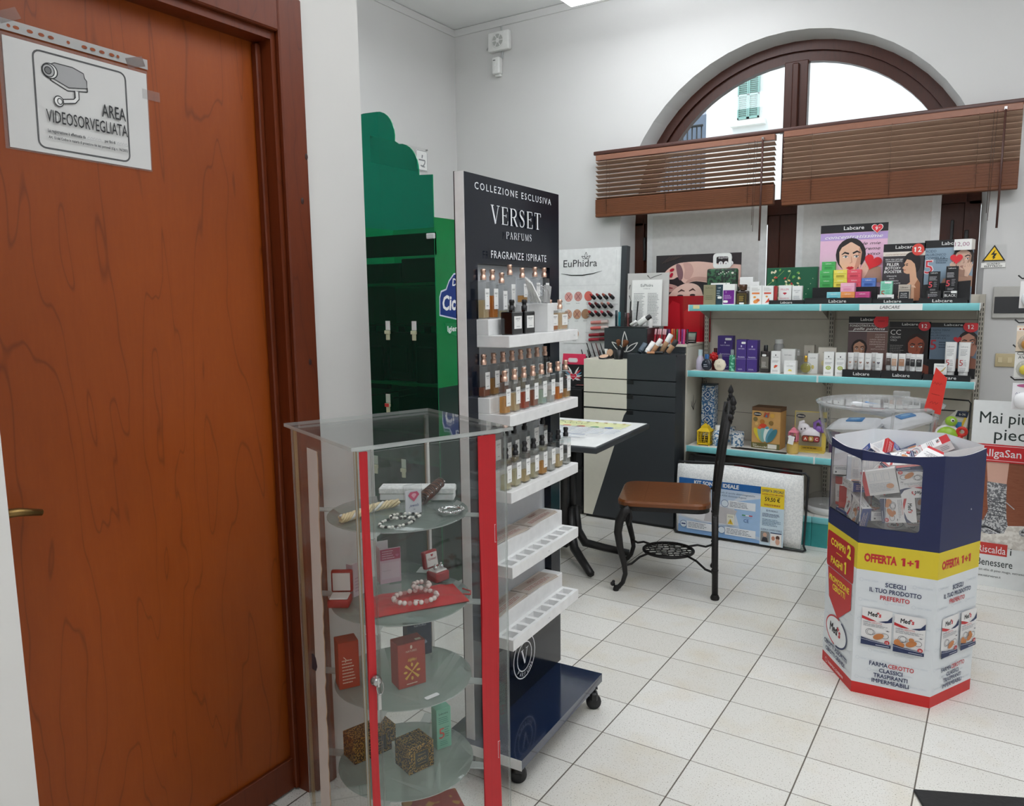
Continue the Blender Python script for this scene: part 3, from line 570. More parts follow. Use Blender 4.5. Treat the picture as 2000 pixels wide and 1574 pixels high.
# ================================================================ GREEN DISPLAY
gx, gy, gw, gd = -2.30, 2.92, .62, .42         # front right corner, width toward -X, depth toward +Y
t = thing('green_display', 'tall translucent green floor display with scalloped top behind the perfume tower', 'display stand', (gx, gy, 0))
mb = MB(); zt = 2.03; sh = [(-gw, .10), (0, .10), (0, zt), (-.082, zt+.005)]
def scal(cx, cz, r, a0, a1, n=8): return [(cx+r*math.cos(R(a0+(a1-a0)*k/n)), cz+r*math.sin(R(a0+(a1-a0)*k/n))*1.15) for k in range(n+1)]
sh += scal(-.20, zt+.025, .118, 0, 90)+scal(-.335, zt+.20, .11, -10, 90)+[(-.42, zt+.33)]+scal(-.47, zt+.20, .11, 90, 190)[1:]+scal(-.60, zt+.03, .118, 90, 170)[1:]+[(-gw-.10, zt)]
sh = [(max(-gw, x), z) for x, z in sh]
mb.add([(x, 0, z) for x, z in sh]+[(x, .005, z) for x, z in sh], [tuple(range(len(sh)))], 'green_sheet'); n = len(sh)
mb.add([(x, 0, z) for x, z in sh]+[(x, .005, z) for x, z in sh], [(i, i+n, (i+1) % n+n, (i+1) % n) for i in range(n)], 'green_edge'); mb.build('front_panel', t)
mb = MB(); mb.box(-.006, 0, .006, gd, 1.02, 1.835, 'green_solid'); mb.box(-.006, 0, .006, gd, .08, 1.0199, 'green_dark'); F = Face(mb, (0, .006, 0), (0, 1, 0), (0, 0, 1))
NV = K('#16357c', .3); WH = K('#f4f5f6', .4)
F.poly([(.020, 1.37), (.022, 1.46), (.035, 1.49), (.075, 1.50), (.10, 1.54), (.14, 1.575), (.20, 1.585), (.26, 1.575), (.30, 1.54), (.33, 1.50), (.36, 1.49), (.375, 1.46), (.375, 1.36), (.2, 1.34)], K('#c9d3e4', .4))
F.poly([(.026, 1.376), (.028, 1.455), (.04, 1.483), (.08, 1.494), (.105, 1.535), (.143, 1.568), (.20, 1.577), (.257, 1.568), (.295, 1.535), (.325, 1.494), (.355, 1.483), (.369, 1.455), (.369, 1.367), (.2, 1.347)], NV)
F.text(.16, 1.515, 'Dr.', .035, WH, 'c', bold=.02, shear=.15); F.text(.045, 1.398, 'Ciccarelli', .068, WH, 'l', bold=.03, shear=.12, w=.30)
F.poly([(.06, 1.335), (.34, 1.32), (.34, 1.27), (.20, 1.255), (.075, 1.285)], K('#0f7d47', .3)); F.text(.08, 1.292, 'Igiene piedi', .026, WH, 'l', bold=.02, w=.2)
mb.build('side_panel', t)
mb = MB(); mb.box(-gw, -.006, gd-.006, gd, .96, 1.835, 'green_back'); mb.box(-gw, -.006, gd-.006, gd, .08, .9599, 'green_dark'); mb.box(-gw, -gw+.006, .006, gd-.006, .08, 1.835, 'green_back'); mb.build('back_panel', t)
for z in (1.52, 1.02, .62): mb = MB(); mb.box(-gw+.006, -.007, .03, gd-.01, z, z+.012, 'green_back'); mb.build('shelf', t)
mb = MB(); mb.box(-gw, 0, .006, .016, 1.66, 1.765, 'green_dark'); mb.build('header_box', t)
mb = MB(); mb.box(-gw, 0, .01, gd, 0, .10, K('#0a3a26')); mb.build('base', t)
mb = MB(); mb.box(-.04, .006, -.012, .004, 1.735, 1.76, K('#cfd2d2', .2, 0), b=.003); mb.build('corner_clip', t)
# hooks with price flags, and dark hanging packs
k = 0
for z, us in ((1.30, (-.135, -.305, -.475)), (.93, (-.32, -.50)), (.60, (-.42, -.23))):
    for u in us:
        h = MB(); h.tube([(u, gd-.01, z+.02), (u, .035, z+.02), (u, .02, z+.035)], .003, 'steel', 5); hk = h.build('hook', t)
        p = MB(); p.box(u-.014, u+.014, -.006, -.003, z, z+.045, 'white_plastic' if z > 1.2 else K('#b9c4b4')); p.box(u-.016, u+.016, -.016, -.003, z-.02, z-.002, K('#c8c9a8', .3), b=.002); p.box(u-.012, u+.012, -.010, -.003, z-.05, z-.02, K('#c8c9a8', .3), b=.002)
        if z == .93: Face(p, (u-.014, -.0162, z-.02), FX, FZ).rect(0, 0, .028, .018, K('#c8302e'))
        p.build('price_flag', hk)
nam = ('dark blister pack hanging behind the green front, beside the corner edge', 'dark blister pack hanging behind the green front, second from the corner', 'dark blister pack hanging behind the green front, nearest the white column')
for (u, wd, hh), lb in zip(((-.10, .15, .33), (-.27, .15, .24), (-.47, .22, .30)), nam):
    m = MB(); m.box(-wd/2, wd/2, -.012, .012, -hh, 0, 'green_dark', b=.004); m.box(-wd/2+.02, wd/2-.02, -.035, -.012, -hh+.03, -.07, K('#04211b', .4), b=.008); m.box(-.02, .02, -.002, .002, -.002, .03, 'green_dark'); tag(m.build('hanging_pack', loc=(gx+u-.035, gy+.10, 1.285)), lb, 'package', 'packs hanging in the green display')
for (u, wd, hh, z), lb in zip(((-.14, .25, .12, 1.535), (-.42, .30, .10, 1.535), (-.30, .50, .22, 1.033)), ('dark carton on the top shelf of the green display, corner side', 'dark carton on the top shelf of the green display, column side', 'wide dark carton on the middle shelf of the green display')):
    m = MB(); m.box(-wd/2, wd/2, -.10, .10, 0, hh, 'green_dark', b=.004); tag(m.build('carton', loc=(gx+u-.03, gy+.20, z)), lb, 'box', 'cartons in the green display')
t = thing('sample_bottle', 'small amber mouthwash bottle with a white label standing in the lower green display', 'bottle', (gx-.05, gy+.12, .633))
m = MB(); m.box(-.022, .022, -.015, .015, 0, .10, K('#b06a1e', .2), b=.005, seg=2); Face(m, (-.018, -.0152, .035), FX, FZ).rect(0, 0, .036, .05, WH); m.build('body', t)
m = MB(); m.lathe([(.010, .10), (.011, .128), (.004, .132)], 'white_plastic', None, 12); m.build('cap', t)

# ================================================================ PERFUME TOWER
TW = Matrix.Translation((-1.291, 2.052, 0)) @ RZ(R(3)); TR = R(3)
def TL(x, y, z): return tuple(TW @ Vector((x, y, z)))
t = thing('perfume_tower', 'tall dark navy perfume display tower with white shelves on a castored base', 'display stand', (-1.291, 2.052, 0), TR)
mb = MB(); hw = .296
mb.box(-.030, 0, -hw, -.232, .12, 1.798, 'tower_navy'); mb.box(-.030, 0, .225, hw, .12, 1.798, 'tower_navy'); mb.box(-.030, 0, -.232, .225, 1.55, 1.798, 'tower_navy'); mb.box(-.030, 0, -.232, .225, .12, .335, 'tower_navy')
mb.box(-.034, -.030, -hw, hw, .12, 1.80, 'black_plastic')
F = Face(mb, (0, -hw, 0), (0, 1, 0), (0, 0, 1)); WT = K('#e6e8ea', .4)
F.text(hw-.002, 1.757, 'COLLEZIONE ESCLUSIVA', .0195, WT, 'c', bold=.004, w=.478, sp=1.35)
serif(F, hw-.003, 1.669, 'VERSET', .052, WT, w=.305); serif(F, hw-.003, 1.628, 'PARFUMS', .0205, WT, w=.150)
F.text(hw-.004, 1.567, 'FRAGRANZE ISPIRATE', .0215, WT, 'c', bold=.006, w=.352, sp=1.2)
F.ring(hw-.006, .268, .073, .073, .004, WT); F.ring(hw-.006, .268, .049, .049, .004, WT); serif(F, hw-.006, .244, 'V', .05, WT, w=.05)
for k, ch in enumerate('PARFUMS'):
    a = R(-90-48+16*k); F.text(hw-.006+.066*math.cos(a)-.0045*math.cos(a+PI/2), .268+.066*math.sin(a)-.0045*math.sin(a+PI/2), ch, .013, WT, 'l', rot=a+PI/2)
mb.build('front_panel', t)
mb = MB(); mb.box(-.0300, .0003, -hw-.0012, -hw-.0001, .12, 1.799, 'white_paint'); mb.box(-.0300, .0003, hw+.0001, hw+.0012, .12, 1.799, 'white_paint'); mb.build('edge_trim', t)
mb = MB(); mb.box(-.0298, -.026, -.2318, .2248, .336, 1.549, K('#c3c7cc', .45)); mb.build('niche_back', t)
mb = MB(); mb.box(-.10, .176, -.322, .272, .09, .12, 'navy_gloss'); mb.box(-.10, .1762, -.3232, -.3221, .088, .1205, 'white_paint'); mb.build('base_plate', t)
for x, y in ((.118, -.262), (.150, .232), (-.065, -.262), (-.065, .232)):
    mb = MB(); mb.box(-.022, .022, -.022, .022, .083, .0899, 'black_plastic'); mb.lathe([(.008, .05), (.008, .084)], 'steel', None, 8); mb.box(-.004, .024, -.018, .018, .032, .066, 'black_plastic', b=.006)
    c = mb.build('caster', t, loc=(x, y, 0), rz=R(30))
    mb = MB(); [mb.lathe([(.010, s*.010-.007), (.0255, s*.010-.006), (.027, s*.010), (.0255, s*.010+.006), (.010, s*.010+.007)], 'black_plastic', T(.010, s*.006, .0272) @ RX(R(90)), 18) for s in (-1, 1)]; mb.build('wheel', c)
SH = [1.345, 1.118, .892, .665, .440]
for i, z in enumerate(SH):
    mb = MB(); ya, yb2 = -.243, .218
    if i < 3:
        mb.box(-.0255, .108, ya, yb2, z-.034, z, 'white_paint', b=.0015); mb.box(-.0255, .040, ya, yb2, z, z+.046, 'white_paint', b=.0015)
        if i == 0: mb.box(.040, .107, .000, .040, z, z+.088, 'white_paint', b=.0015); mb.box(-.0255, .040, -.03, yb2, z+.046, z+.088, 'white_paint', b=.0015)
        F = Face(mb, (.108, ya, z-.034), (0, 1, 0), (0, 0, 1)); F.text(.43 if i == 0 else .235, .012, '* M', .006, K('#9a9c9c'), 'c')
    else:
        mb.box(-.0255, .046, ya, yb2, z-.03, z+.052, 'white_paint', b=.0015)
        mb.box(.046, .108, ya, yb2, z-.034, z-.026, 'white_paint'); mb.box(.046, .058, ya, yb2, z-.026, z, 'white_paint'); mb.box(.096, .108, ya, yb2, z-.026, z, 'white_paint')
        for k in range(9):
            y = ya+(yb2-ya-.016)*k/8; mb.box(.058, .096, y, y+.016, z-.026, z, 'white_paint')
        Face(mb, (.108, ya, z-.034), (0, 1, 0), (0, 0, 1)).text(.235, .012, '* M', .006, K('#9a9c9c'), 'c')
    mb.build('shelf', t)
# leaflets lying on the two lowest shelves
def leaflet(z, y, rz, lb):
    m = MB()
    for k in range(4): m.box(-.034, .034, -.10, .10, .0012*k, .0012*k+.001, K('#d9cdc2' if k % 2 else '#c3b7ab', .5), RZ(R(2*k-3)))
    F = Face(m, (-.034, -.10, .0058), (0, 1, 0), (-1, 0, 0)); F.M = Matrix(((0, -1, 0, .034), (1, 0, 0, -.10), (0, 0, 1, .0054), (0, 0, 0, 1))); F.rect(.004, .004, .196, .064, K('#d3c9c0', .4)); F.rect(.01, .03, .19, .06, K('#b9a79a', .4)); F.scrib(.02, .006, .18, .026, 3, K('#b05a4a')); F.text(.10, .040, 'VERSET', .012, K('#8a4438'), 'c')
    tag(m.build('leaflet_stack', loc=TL(.010, y, z), rz=TR+R(rz)), lb, 'leaflet', 'leaflets on the perfume tower')
leaflet(SH[3]+.0525, .085, 2, 'stack of printed leaflets on the fourth perfume shelf, far end'); leaflet(SH[3]+.0525, -.125, -2, 'stack of printed leaflets on the fourth perfume shelf, near end')
leaflet(SH[4]+.0525, .075, -3, 'stack of printed leaflets on the lowest perfume shelf, far end'); leaflet(SH[4]+.0525, -.13, 3, 'stack of printed leaflets on the lowest perfume shelf, near end')
def bottle(name, label, loc, cap, liq, fill, w=.036, d=.024, h=.091, group=None, solid=None, stack=1):
    b = thing(name, label, 'bottle', loc, TR, group)
    m = MB(); m.box(-d/2, d/2, -w/2, w/2, 0, h, solid or 'bottle_glass', b=.0025); m.box(-.006, .006, -.006, .006, h-.0005, h+.006, solid or 'bottle_glass')
    F = Face(m, (d/2+.0003, -w*.36, h*.26), (0, 1, 0), (0, 0, 1)); F.rect(0, 0, w*.72, h*.55, K('#efefec', .5)); F.text(w*.36, h*.40, 'VERSET', .0046, K('#33343a'), 'c', w=w*.50); F.rect(w*.26, h*.345, w*.46, h*.355, K('#77787c')); F.rect(w*.20, h*.09, w*.52, h*.105, K('#77787c'))
    m.build('bottle_body', b)
    if liq: m = MB(); m.box(-d/2+.0028, d/2-.0028, -w/2+.003, w/2-.003, .004, .004+(h-.006)*fill, liq, b=.001); m.build('perfume', b)
    m = MB(); z = h+.006; m.lathe([(.0086, z-.002), (.0090, z+.009), (.0066, z+.011), (.0066, z+.018), (.0078, z+.0185), (.0078, z+.027), (.0064, z+.029)], cap, None, 14)
    m.box(.007, .0092, -.0012, .0012, z+.022, z+.025, K('#3a2a22')); m.build('spray_cap', b); return b
ORD = ('first', 'second', 'third', 'fourth', 'fifth', 'sixth', 'seventh', 'eighth')
LN = {'amber': 'amber', 'pale_amber': 'pale amber', 'red_liquid': 'red', 'brown_liquid': 'brown', 'orange_liquid': 'orange', 'green_liquid': 'pale green', 'clear_liquid': 'clear', 'yellow_liquid': 'pale yellow'}
front2 = [('amber', .55), ('pale_amber', .6), ('red_liquid', .55), ('brown_liquid', .55), ('green_liquid', .5), ('clear_liquid', .4), ('orange_liquid', .45), ('amber', .3)]
back2 = [('brown_liquid', .3), ('amber', .55), ('brown_liquid', .6), ('clear_liquid', .5), ('pale_amber', .4), ('clear_liquid', .4), ('yellow_liquid', .4), ('clear_liquid', .3)]
front3 = [('yellow_liquid', .5), ('yellow_liquid', .55), ('pale_amber', .4), ('yellow_liquid', .5), ('amber', .45), ('clear_liquid', .4), ('pale_amber', .45), ('clear_liquid', .35)]
back3 = [('clear_liquid', .4), ('clear_liquid', .3), ('yellow_liquid', .4), ('pale_amber', .5), ('clear_liquid', .5), ('clear_liquid', .3), ('yellow_liquid', .3)]
for i, (l, fl) in enumerate(front2): bottle('perfume_bottle', f'{LN[l]} perfume with rose gold cap, second shelf front row, {ORD[i]} from the near end', TL(.078, -.222+i*.0578, SH[1]), 'rose_gold', l, fl, group='perfumes with rose gold caps')
for i, (l, fl) in enumerate(back2): bottle('perfume_bottle', f'{LN[l]} perfume with rose gold cap, second shelf back row, {ORD[i]} from the near end', TL(.010, -.224+i*.0555, SH[1]+.046), 'rose_gold', l, fl, group='perfumes with rose gold caps')
for i, (l, fl) in enumerate(front3): bottle('perfume_bottle', f'{LN[l]} perfume with black cap, third shelf front row, {ORD[i]} from the near end', TL(.078, -.222+i*.0578, SH[2]), 'black_plastic', l, fl, group='perfumes with black caps')
for i, (l, fl) in enumerate(back3):
    y = (-.222, -.172, -.105, -.055, .015, .075, .14)[i]; big = i in (1, 5)
    bottle('perfume_bottle', f'{LN[l]} perfume with black cap, third shelf back row, {ORD[i]} from the near end', TL(.012, y, SH[2]+.046), 'black_plastic', l, fl, w=.044 if big else .034, h=.112 if big else .088, group='perfumes with black caps')
for i, (y, l, fl) in enumerate(((-.222, 'pale_amber', .5), (-.172, 'orange_liquid', .62), (-.118, 'yellow_liquid', .2), (-.068, 'clear_liquid', .3), (.010, 'amber', .3), (.095, 'clear_liquid', .3), (.160, 'clear_liquid', .25))):
    bottle('perfume_bottle', f'{LN[l]} tester with rose gold cap, top shelf back row, {ORD[i]} from the near end', TL(.012, y, SH[0]+(.046 if y < -.04 else .0885)), 'rose_gold', l, fl, h=(.108, .108, .100, .125, .075, .080, .080)[i], w=.034, group='testers on the top perfume shelf')
for i, y in enumerate((-.166, -.090)): bottle('perfume_bottle', f'square black perfume bottle with black cap on the top shelf, {("nearer", "farther")[i]} of two', TL(.073, y, SH[0]), 'black_plastic', None, 0, w=.062, d=.040, h=.066, solid=K('#0d0d10', .1, 0, .5), group='black square perfumes')
for i, (y, l) in enumerate(((.079, 'orange_liquid'), (.152, 'peach'))): bottle('perfume_bottle', f'wide {("orange half-full", "pale peach")[i]} perfume bottle with gold cap at the far end of the top shelf', TL(.073, y, SH[0]), 'rose_gold', l, (.45, .9)[i], w=.058, d=.036, h=.064, group='peach square perfumes')
t = thing('tester_strips', 'bundle of white paper scent strips under a clear dome on the top shelf', 'paper strips', TL(.070, .010, SH[0]+.0885), TR)
m = MB()
for k in range(9): m.box(-.0004, .0004, -.0055, .0055, 0, .085, 'paper', T(.004*k-.016, .003*(k % 3)-.022, .003) @ RX(R(26+k*2.5)) @ RZ(R(20)))
m.build('strip', t); tag(t.children[0], kind='stuff')
m = MB(); m.lathe([(.036, 0), (.036, .02), (.032, .036), (.021, .050), (.008, .057), (.001, .058)], 'film', None, 18); m.build('dome', t)
for k, (y, tl) in enumerate(((.030, 8), (.036, 14))):
    m = MB(); m.box(-.004, .004, -.012, .012, 0, .055, 'frost', RX(R(-tl))); tag(m.build('blotter_holder', loc=TL(.085, y, SH[0]+.089), rz=TR), ('nearer clear plastic slip leaning beside the scent strips', 'farther clear plastic slip leaning beside the scent strips')[k], 'plastic slip')
# ================================================================ ACRYLIC CASE
CA = R(-22); CC = (-1.211, 1.370, 0); CM = T(*CC) @ RZ(CA)
def CL(x, y, z): return tuple(CM @ Vector((x, y, z)))
t = thing('acrylic_showcase', 'tall clear acrylic showcase with round shelves and two vertical red ribbons', 'showcase', CC, CA)
def slab(mb, x0, x1, y0, y1, z0, z1, edge='acrylic_edge', face='acrylic'):
    d = [x1-x0, y1-y0, z1-z0]; ax = d.index(min(d)); vs = [(x, y, z) for z in (z0, z1) for y in (y0, y1) for x in (x0, x1)]
    fs = {0: [(0, 4, 6, 2), (1, 3, 7, 5)], 1: [(0, 1, 5, 4), (2, 6, 7, 3)], 2: [(0, 2, 3, 1), (4, 5, 7, 6)]}
    for a in range(3): mb.add(vs, fs[a], face if a == ax else edge)
cw = .190
mb = MB(); slab(mb, -.202, .202, -.202, .202, 1.145, 1.153); slab(mb, -.182, .182, -.182, .182, 1.139, 1.1449); mb.build('top_plate', t)
mb = MB(); slab(mb, -cw+.004, cw-.004, -cw, -cw+.004, .012, 1.1445); F = Face(mb, (-cw, -cw-.0005, 0), FX, FZ)
rnd = random.Random(3); z = .03; L_ = []; R_ = []
while z < 1.12:
    x = .080+.028*(z/1.1); L_.append((x-.0 , z)); R_.append((x+.062+rnd.uniform(-.004, .005), z)); z += .02
F.poly(L_+R_[::-1], K('#d9d2ca', .7)); F.line([(p[0]+.001, p[1]) for p in R_], .004, K('#c9a57e', .7)); F.poly([(.070, .545), (.098, .55), (.108, .565), (.10, .585), (.085, .59), (.072, .585)], K('#2b2d38', .6))
s = mb.build('side_pane', t); s['label'] = 'side pane with a torn white adhesive strip'
mb = MB(); slab(mb, -cw+.004, cw-.004, cw-.004, cw, .012, 1.1445); mb.build('side_pane', t)
mb = MB(); slab(mb, -cw, -cw+.004, -cw, cw, .012, 1.1445); mb.build('back_pane', t)
mb = MB()
for x, y in ((-cw+.004, -cw+.004), (-cw+.004, cw-.012)): mb.box(x, x+.005, y, y+.008, .012, 1.139, 'glue_edge')
mb.box(cw-.0155, cw-.0075, -cw+.004, -cw+.009, .012, 1.139, 'glue_edge'); mb.box(-cw+.009, -cw+.018, cw-.0045-.007, cw-.0045, .012, 1.139, K('#e3e1dc', .5)); mb.build('glued_seam', t)
mb = MB(); slab(mb, cw-.004, cw, -.150, cw, .014, 1.137); dr = mb.build('door', t)
mb = MB(); slab(mb, cw-.004, cw, -cw, -.153, .012, 1.1445); mb.build('front_strip', t)
for y, lb in ((-.172, 'narrow red ribbon near the lock'), (.133, 'wide red ribbon near the hinges')):
    wd = .017 if y < 0 else .046; mb = MB(); n = 24; vs = []
    for k in range(n+1):
        z = .02+(1.140-.02)*k/n; o = .0016*math.sin(k*.5); vs += [(cw+.0035+.0008*math.sin(k*.9), y-wd/2+o, z), (cw+.0060+.0008*math.sin(k*.7+1), y-wd/6+o, z), (cw+.0035, y+wd/6+o, z), (cw+.0062+.0008*math.sin(k*.6), y+wd/2+o, z)]
    mb.add(vs, [(4*k+j, 4*k+j+1, 4*k+5+j, 4*k+4+j) for k in range(n) for j in range(3)], 'ribbon_red', None, True)
    mb.box(cw+.0004, cw+.0012, y-wd/2, y+wd/2, .02, 1.14, 'ribbon_red'); b = mb.build('ribbon', t); b['label'] = lb
for z in (1.095, .905, .565, .36):
    mb = MB(); mb.box(cw+.0003, cw+.0052, .150, .156, z-.022, z+.022, K('#e7e9e8', .2)); mb.box(cw+.0053, cw+.0062, .1508, .1552, z-.0205, z+.0205, 'ribbon_red'); mb.build('hinge', t)
mb = MB(); mb.lathe([(.012, 0), (.012, .006), (.009, .010), (.009, .014), (.002, .015)], 'steel', T(cw+.0062, -.166, .640) @ RY(R(90)), 16); mb.box(cw+.019, cw+.022, -.168, -.164, .63, .65, 'steel')
lk = mb.build('lock', t)
mb = MB(); mb.tube([(cw+.012, -.158+.008*math.cos(a), .622+.016*math.sin(a)) for a in [2*PI*k/12 for k in range(12)]], .0012, 'steel', 5, True); mb.box(cw+.009, cw+.011, -.163, -.155, .570, .607, 'steel', b=.0008); mb.build('key', lk)
CZ = [.941, .724, .519, .295]
for i, z in enumerate(CZ):
    mb = MB(); mb.lathe([(.001, z-.004), (.168, z-.004), (.1695, z-.003)], 'acrylic_shelf', None, 48); mb.lathe([(.1695, z-.003), (.1695, z-.001)], 'acrylic_edge', None, 48); mb.lathe([(.1695, z-.001), (.168, z), (.001, z)], 'acrylic_shelf', None, 48)
    for a in (45, 135, 225, 315): mb.box(.167, .200 if False else .215, -.014, .014, z-.004, z-.0005, 'acrylic_edge', RZ(R(a)), b=.001)
    if i == 2: Face(mb, (.139, -.010, z+.0008), (-.1, 1, 0), (-1, -.1, 0)).rrect(-.004, -.004, .034, .010, .004, K('#f2f3f3', .4))
    mb.build('round_shelf', t)
mb = MB(); slab(mb, -cw, cw, -cw, cw, 0, .0115); mb.build('base_plate', t)
mb = MB(); mb.box(-.15, .15, -.15, .15, .0117, .055, 'acrylic'); mb.build('plinth', t)
def inc(m, name, label, cat, x, y, z, rz=0., group=None): return tag(m.build(name, loc=CL(x, y, z), rz=CA+rz), label, cat, group)
# --- upper shelf
z0 = CZ[0]+.0006
t = thing('long_gift_box', 'long white embossed box lying at the back of the upper showcase shelf', 'box', CL(-.075, .095, z0), CA+R(52))
m = MB(); m.box(-.095, .095, -.022, .022, 0, .016, K('#e9e9ea', .5), b=.002); m.build('tray', t); m = MB(); m.box(-.097, .097, -.024, .024, .0162, .034, 'woven_white', b=.003); m.build('lid', t)
m = MB(); m.box(-.005, .005, -.024, .024, 0, .074, 'film', b=.002); m.box(.0005, .0035, -.021, .021, .003, .060, K('#ececf2', .4)); F = Face(m, (.0055, -.021, .003), (0, 1, 0), FZ)
PK = K('#c6486c', .4); F.poly([(.006, .046), (.012, .054), (.030, .054), (.036, .046), (.021, .030)], PK); F.poly([(.014, .046), (.018, .050), (.025, .050), (.028, .046), (.021, .038)], K('#e9a9b9', .4)); F.text(.021, .018, 'jewels', .007, K('#2c3c7c'), 'c', shear=.3, w=.026); F.text(.021, .010, 'sa', .004, K('#55597a'), 'c', shear=.2)
inc(m, 'jewel_card', 'white card with a pink diamond print in a clear sleeve, upper showcase shelf', 'card', .050, .014, z0)
m = MB()
P('bead_cream', '#ddc9a0', .35, var=.1); P('bead_clear', '#d9d9d6', .1)
pts = [(.014, -.155), (.012, -.14), (.006, -.122), (-.010, -.09), (-.026, -.06), (-.032, -.03), (-.032, -.008), (-.028, .022)]; rnd = random.Random(4)
path = []
for i in range(len(pts)-1):
    for k in range(5): path.append((pts[i][0]+(pts[i+1][0]-pts[i][0])*k/5, pts[i][1]+(pts[i+1][1]-pts[i][1])*k/5))
for st in range(5):
    a0 = st*2*PI/5
    m.tube([(x+.007*math.cos(a0+i*.5), y, .0112+.007*math.sin(a0+i*.5)) for i, (x, y) in enumerate(path)], [.0036+.0006*((i+st) % 2) for i in range(len(path))], 'bead_cream' if st != 1 else 'bead_clear', 6)
inc(m, 'braided_necklace', 'cream braided bead necklace lying across the upper showcase shelf', 'necklace', 0, 0, z0)
m = MB(); P('bead_white', '#ece8e0', .3); P('bead_black', '#161314', .25)
k = 0
for (cx, cy_, a, b, rr, n) in ((.092, -.050, .030, .046, .3, 30), (.078, -.022, .020, .034, -.5, 22)):
    for i in range(n):
        an = 2*PI*i/n; x = a*math.cos(an); y = b*math.sin(an); c, s = math.cos(rr), math.sin(rr)
        m.sph((cx+x*c-y*s, cy_+x*s+y*c, .0035+(.006 if k > 29 else 0)), .0034, 'bead_black' if i % 3 == 0 else 'bead_white', None, 8, (1, 1.25, 1)); k += 1
inc(m, 'bead_bracelet', 'black and white bead bracelet coiled at the front of the upper showcase shelf', 'bracelet', 0, 0, z0)
m = MB(); P('claw_brown', '#5a3524', .3, var=.1)
cp = [(-.045, .078, .004), (-.04, .085, .02), (-.035, .098, .035), (-.03, .108, .048), (-.03, .118, .06)]
for k in range(13): f = k/12; m.tube([(-.02-.018*f+.018*math.cos(a)*(1-.2*f), .080+.060*f+.004*math.sin(2*a), .013+.026*f+.012*math.sin(a)) for a in [2*PI*j/10 for j in range(10)]], .0042, 'claw_brown' if k % 2 else K('#3d2218', .3), 6, True)
for k in range(5): m.sph((-.002-.018*k/4, .083+.060*k/4, .022+.026*k/4), .002, 'silver', None, 6)
inc(m, 'hair_claw', 'brown ridged hair claw standing on the upper showcase shelf', 'hair clip', 0, 0, z0)
m = MB(); m.tube([(.093+.022*math.cos(a), .094+.027*math.sin(a), .006+.001*math.sin(5*a)) for a in [2*PI*k/40 for k in range(40)]], .0045, 'silver', 6, True); [m.sph((.093+.026*math.cos(a), .094+.031*math.sin(a), .008), .0035, 'silver', None, 6) for a in [2*PI*k/18 for k in range(18)]]
inc(m, 'silver_bracelet', 'shiny silver ring bracelet at the right of the upper showcase shelf', 'bracelet', 0, 0, z0)
# --- second shelf
z0 = CZ[1]+.0006; RB = K('#a51d22', .45)
def ringbox(nm, label, x, y, rz, w, d, h, open_deg, earrings, inner):
    t = thing(nm, label, 'jewel box', CL(x, y, z0), CA+rz)
    m = MB(); m.box(0, d, -w/2, w/2, 0, h, RB, b=.004, seg=2); m.box(.004, d-.004, -w/2+.004, w/2-.004, h-.001, h+.004, inner, b=.002)
    m.build('base', t)
    if earrings:
        m = MB()
        for s in (-1, 1): m.sph((d*.55, s*w*.22, h+.009), .006, 'silver', None, 10); m.sph((d*.55, s*w*.22, h+.017), .003, 'silver', None, 8)
        m.build('earring', t)
    m = MB(); M = T(0, 0, h) @ RY(R(-(90-open_deg))) ; m.box(-.014, .0, -w/2, w/2, .001, d+.008, RB, M, b=.004, seg=2); m.box(.0001, .003, -w/2+.005, w/2-.005, .007, d+.002, inner, M)
    if earrings: Face(m, (0, 0, 0), (0, 1, 0), FZ); F = Face(m, (.0034, -w/2+.005, .006), (0, 1, 0), FZ); F.M = M @ F.M; F.text((w-.01)/2, d*.45, 'Cristal', .006, RB, 'c', shear=.3, w=w*.55); F.heart((w-.01)/2, d*.75, .009, RB)
    m.build('lid', t); return t
WI = K('#ece4e0', .6)
ringbox('jewel_box', 'small open red jewel box with white lining and two pearl earrings', -.062, .125, R(12), .046, .040, .026, 80, True, WI)
ringbox('jewel_box', 'open red jewel box with white lining at the left side of the showcase', -.062, -.128, R(-35), .052, .048, .020, 88, False, WI)
m = MB(); m.box(-.0012, .0012, -.028, .028, 0, .092, K('#e7c4d4', .5), RZ(0) ); F = Face(m, (.0014, -.028, 0), (0, 1, 0), FZ); F.rect(.001, .062, .055, .091, K('#b5245c', .5)); F.rect(.004, .012, .052, .055, K('#efd6e2', .5)); F.scrib(.006, .064, .04, .088, 4, K('#f0c5d6')); F.rect(.006, .034, .03, .0345, K('#a37a90')); F.heart(.046, .072, .010, K('#d0608c'))
m.box(-.028, -.0013, -.028, -.027, 0, .095, K('#ead0da', .5)); m.box(-.030, -.028, -.028, .004, 0, .105, K('#e8e2e4', .5))
inc(m, 'gift_leaflet', 'standing pink and white folded leaflet on the second showcase shelf', 'leaflet', -.10, .022, z0, R(-8))
m = MB(); m.box(-.001, .001, -.032, .032, 0, .085, K('#e6dbe4', .5)); m.box(-.022, -.0011, -.032, -.031, 0, .082, K('#ded0dc', .5)); F = Face(m, (.0012, -.032, 0), (0, 1, 0), FZ); F.rect(.04, .006, .0415, .08, K('#b3a0b4')); F.scrib(.006, .01, .03, .05, 5, K('#c8b4c4'))
inc(m, 'gift_leaflet', 'pale lilac leaflet standing behind the narrow red ribbon', 'leaflet', -.075, -.068, z0, R(20))
m = MB(); nx, ny = 12, 10; g = {}
rnd = random.Random(11); vs = []; hw, hh = .115, .062
def pz(u, v): e = min(1, 6*min(u, 1-u)) * min(1, 6*min(v, 1-v)); return .002+e*(.010+.003*math.sin(9*u+3*v)+.002*math.sin(17*v))
vs = [((v-.5)*2*hh, (u-.5)*2*hw, pz(u, v)) for u in [i/nx for i in range(nx+1)] for v in [j/ny for j in range(ny+1)]]
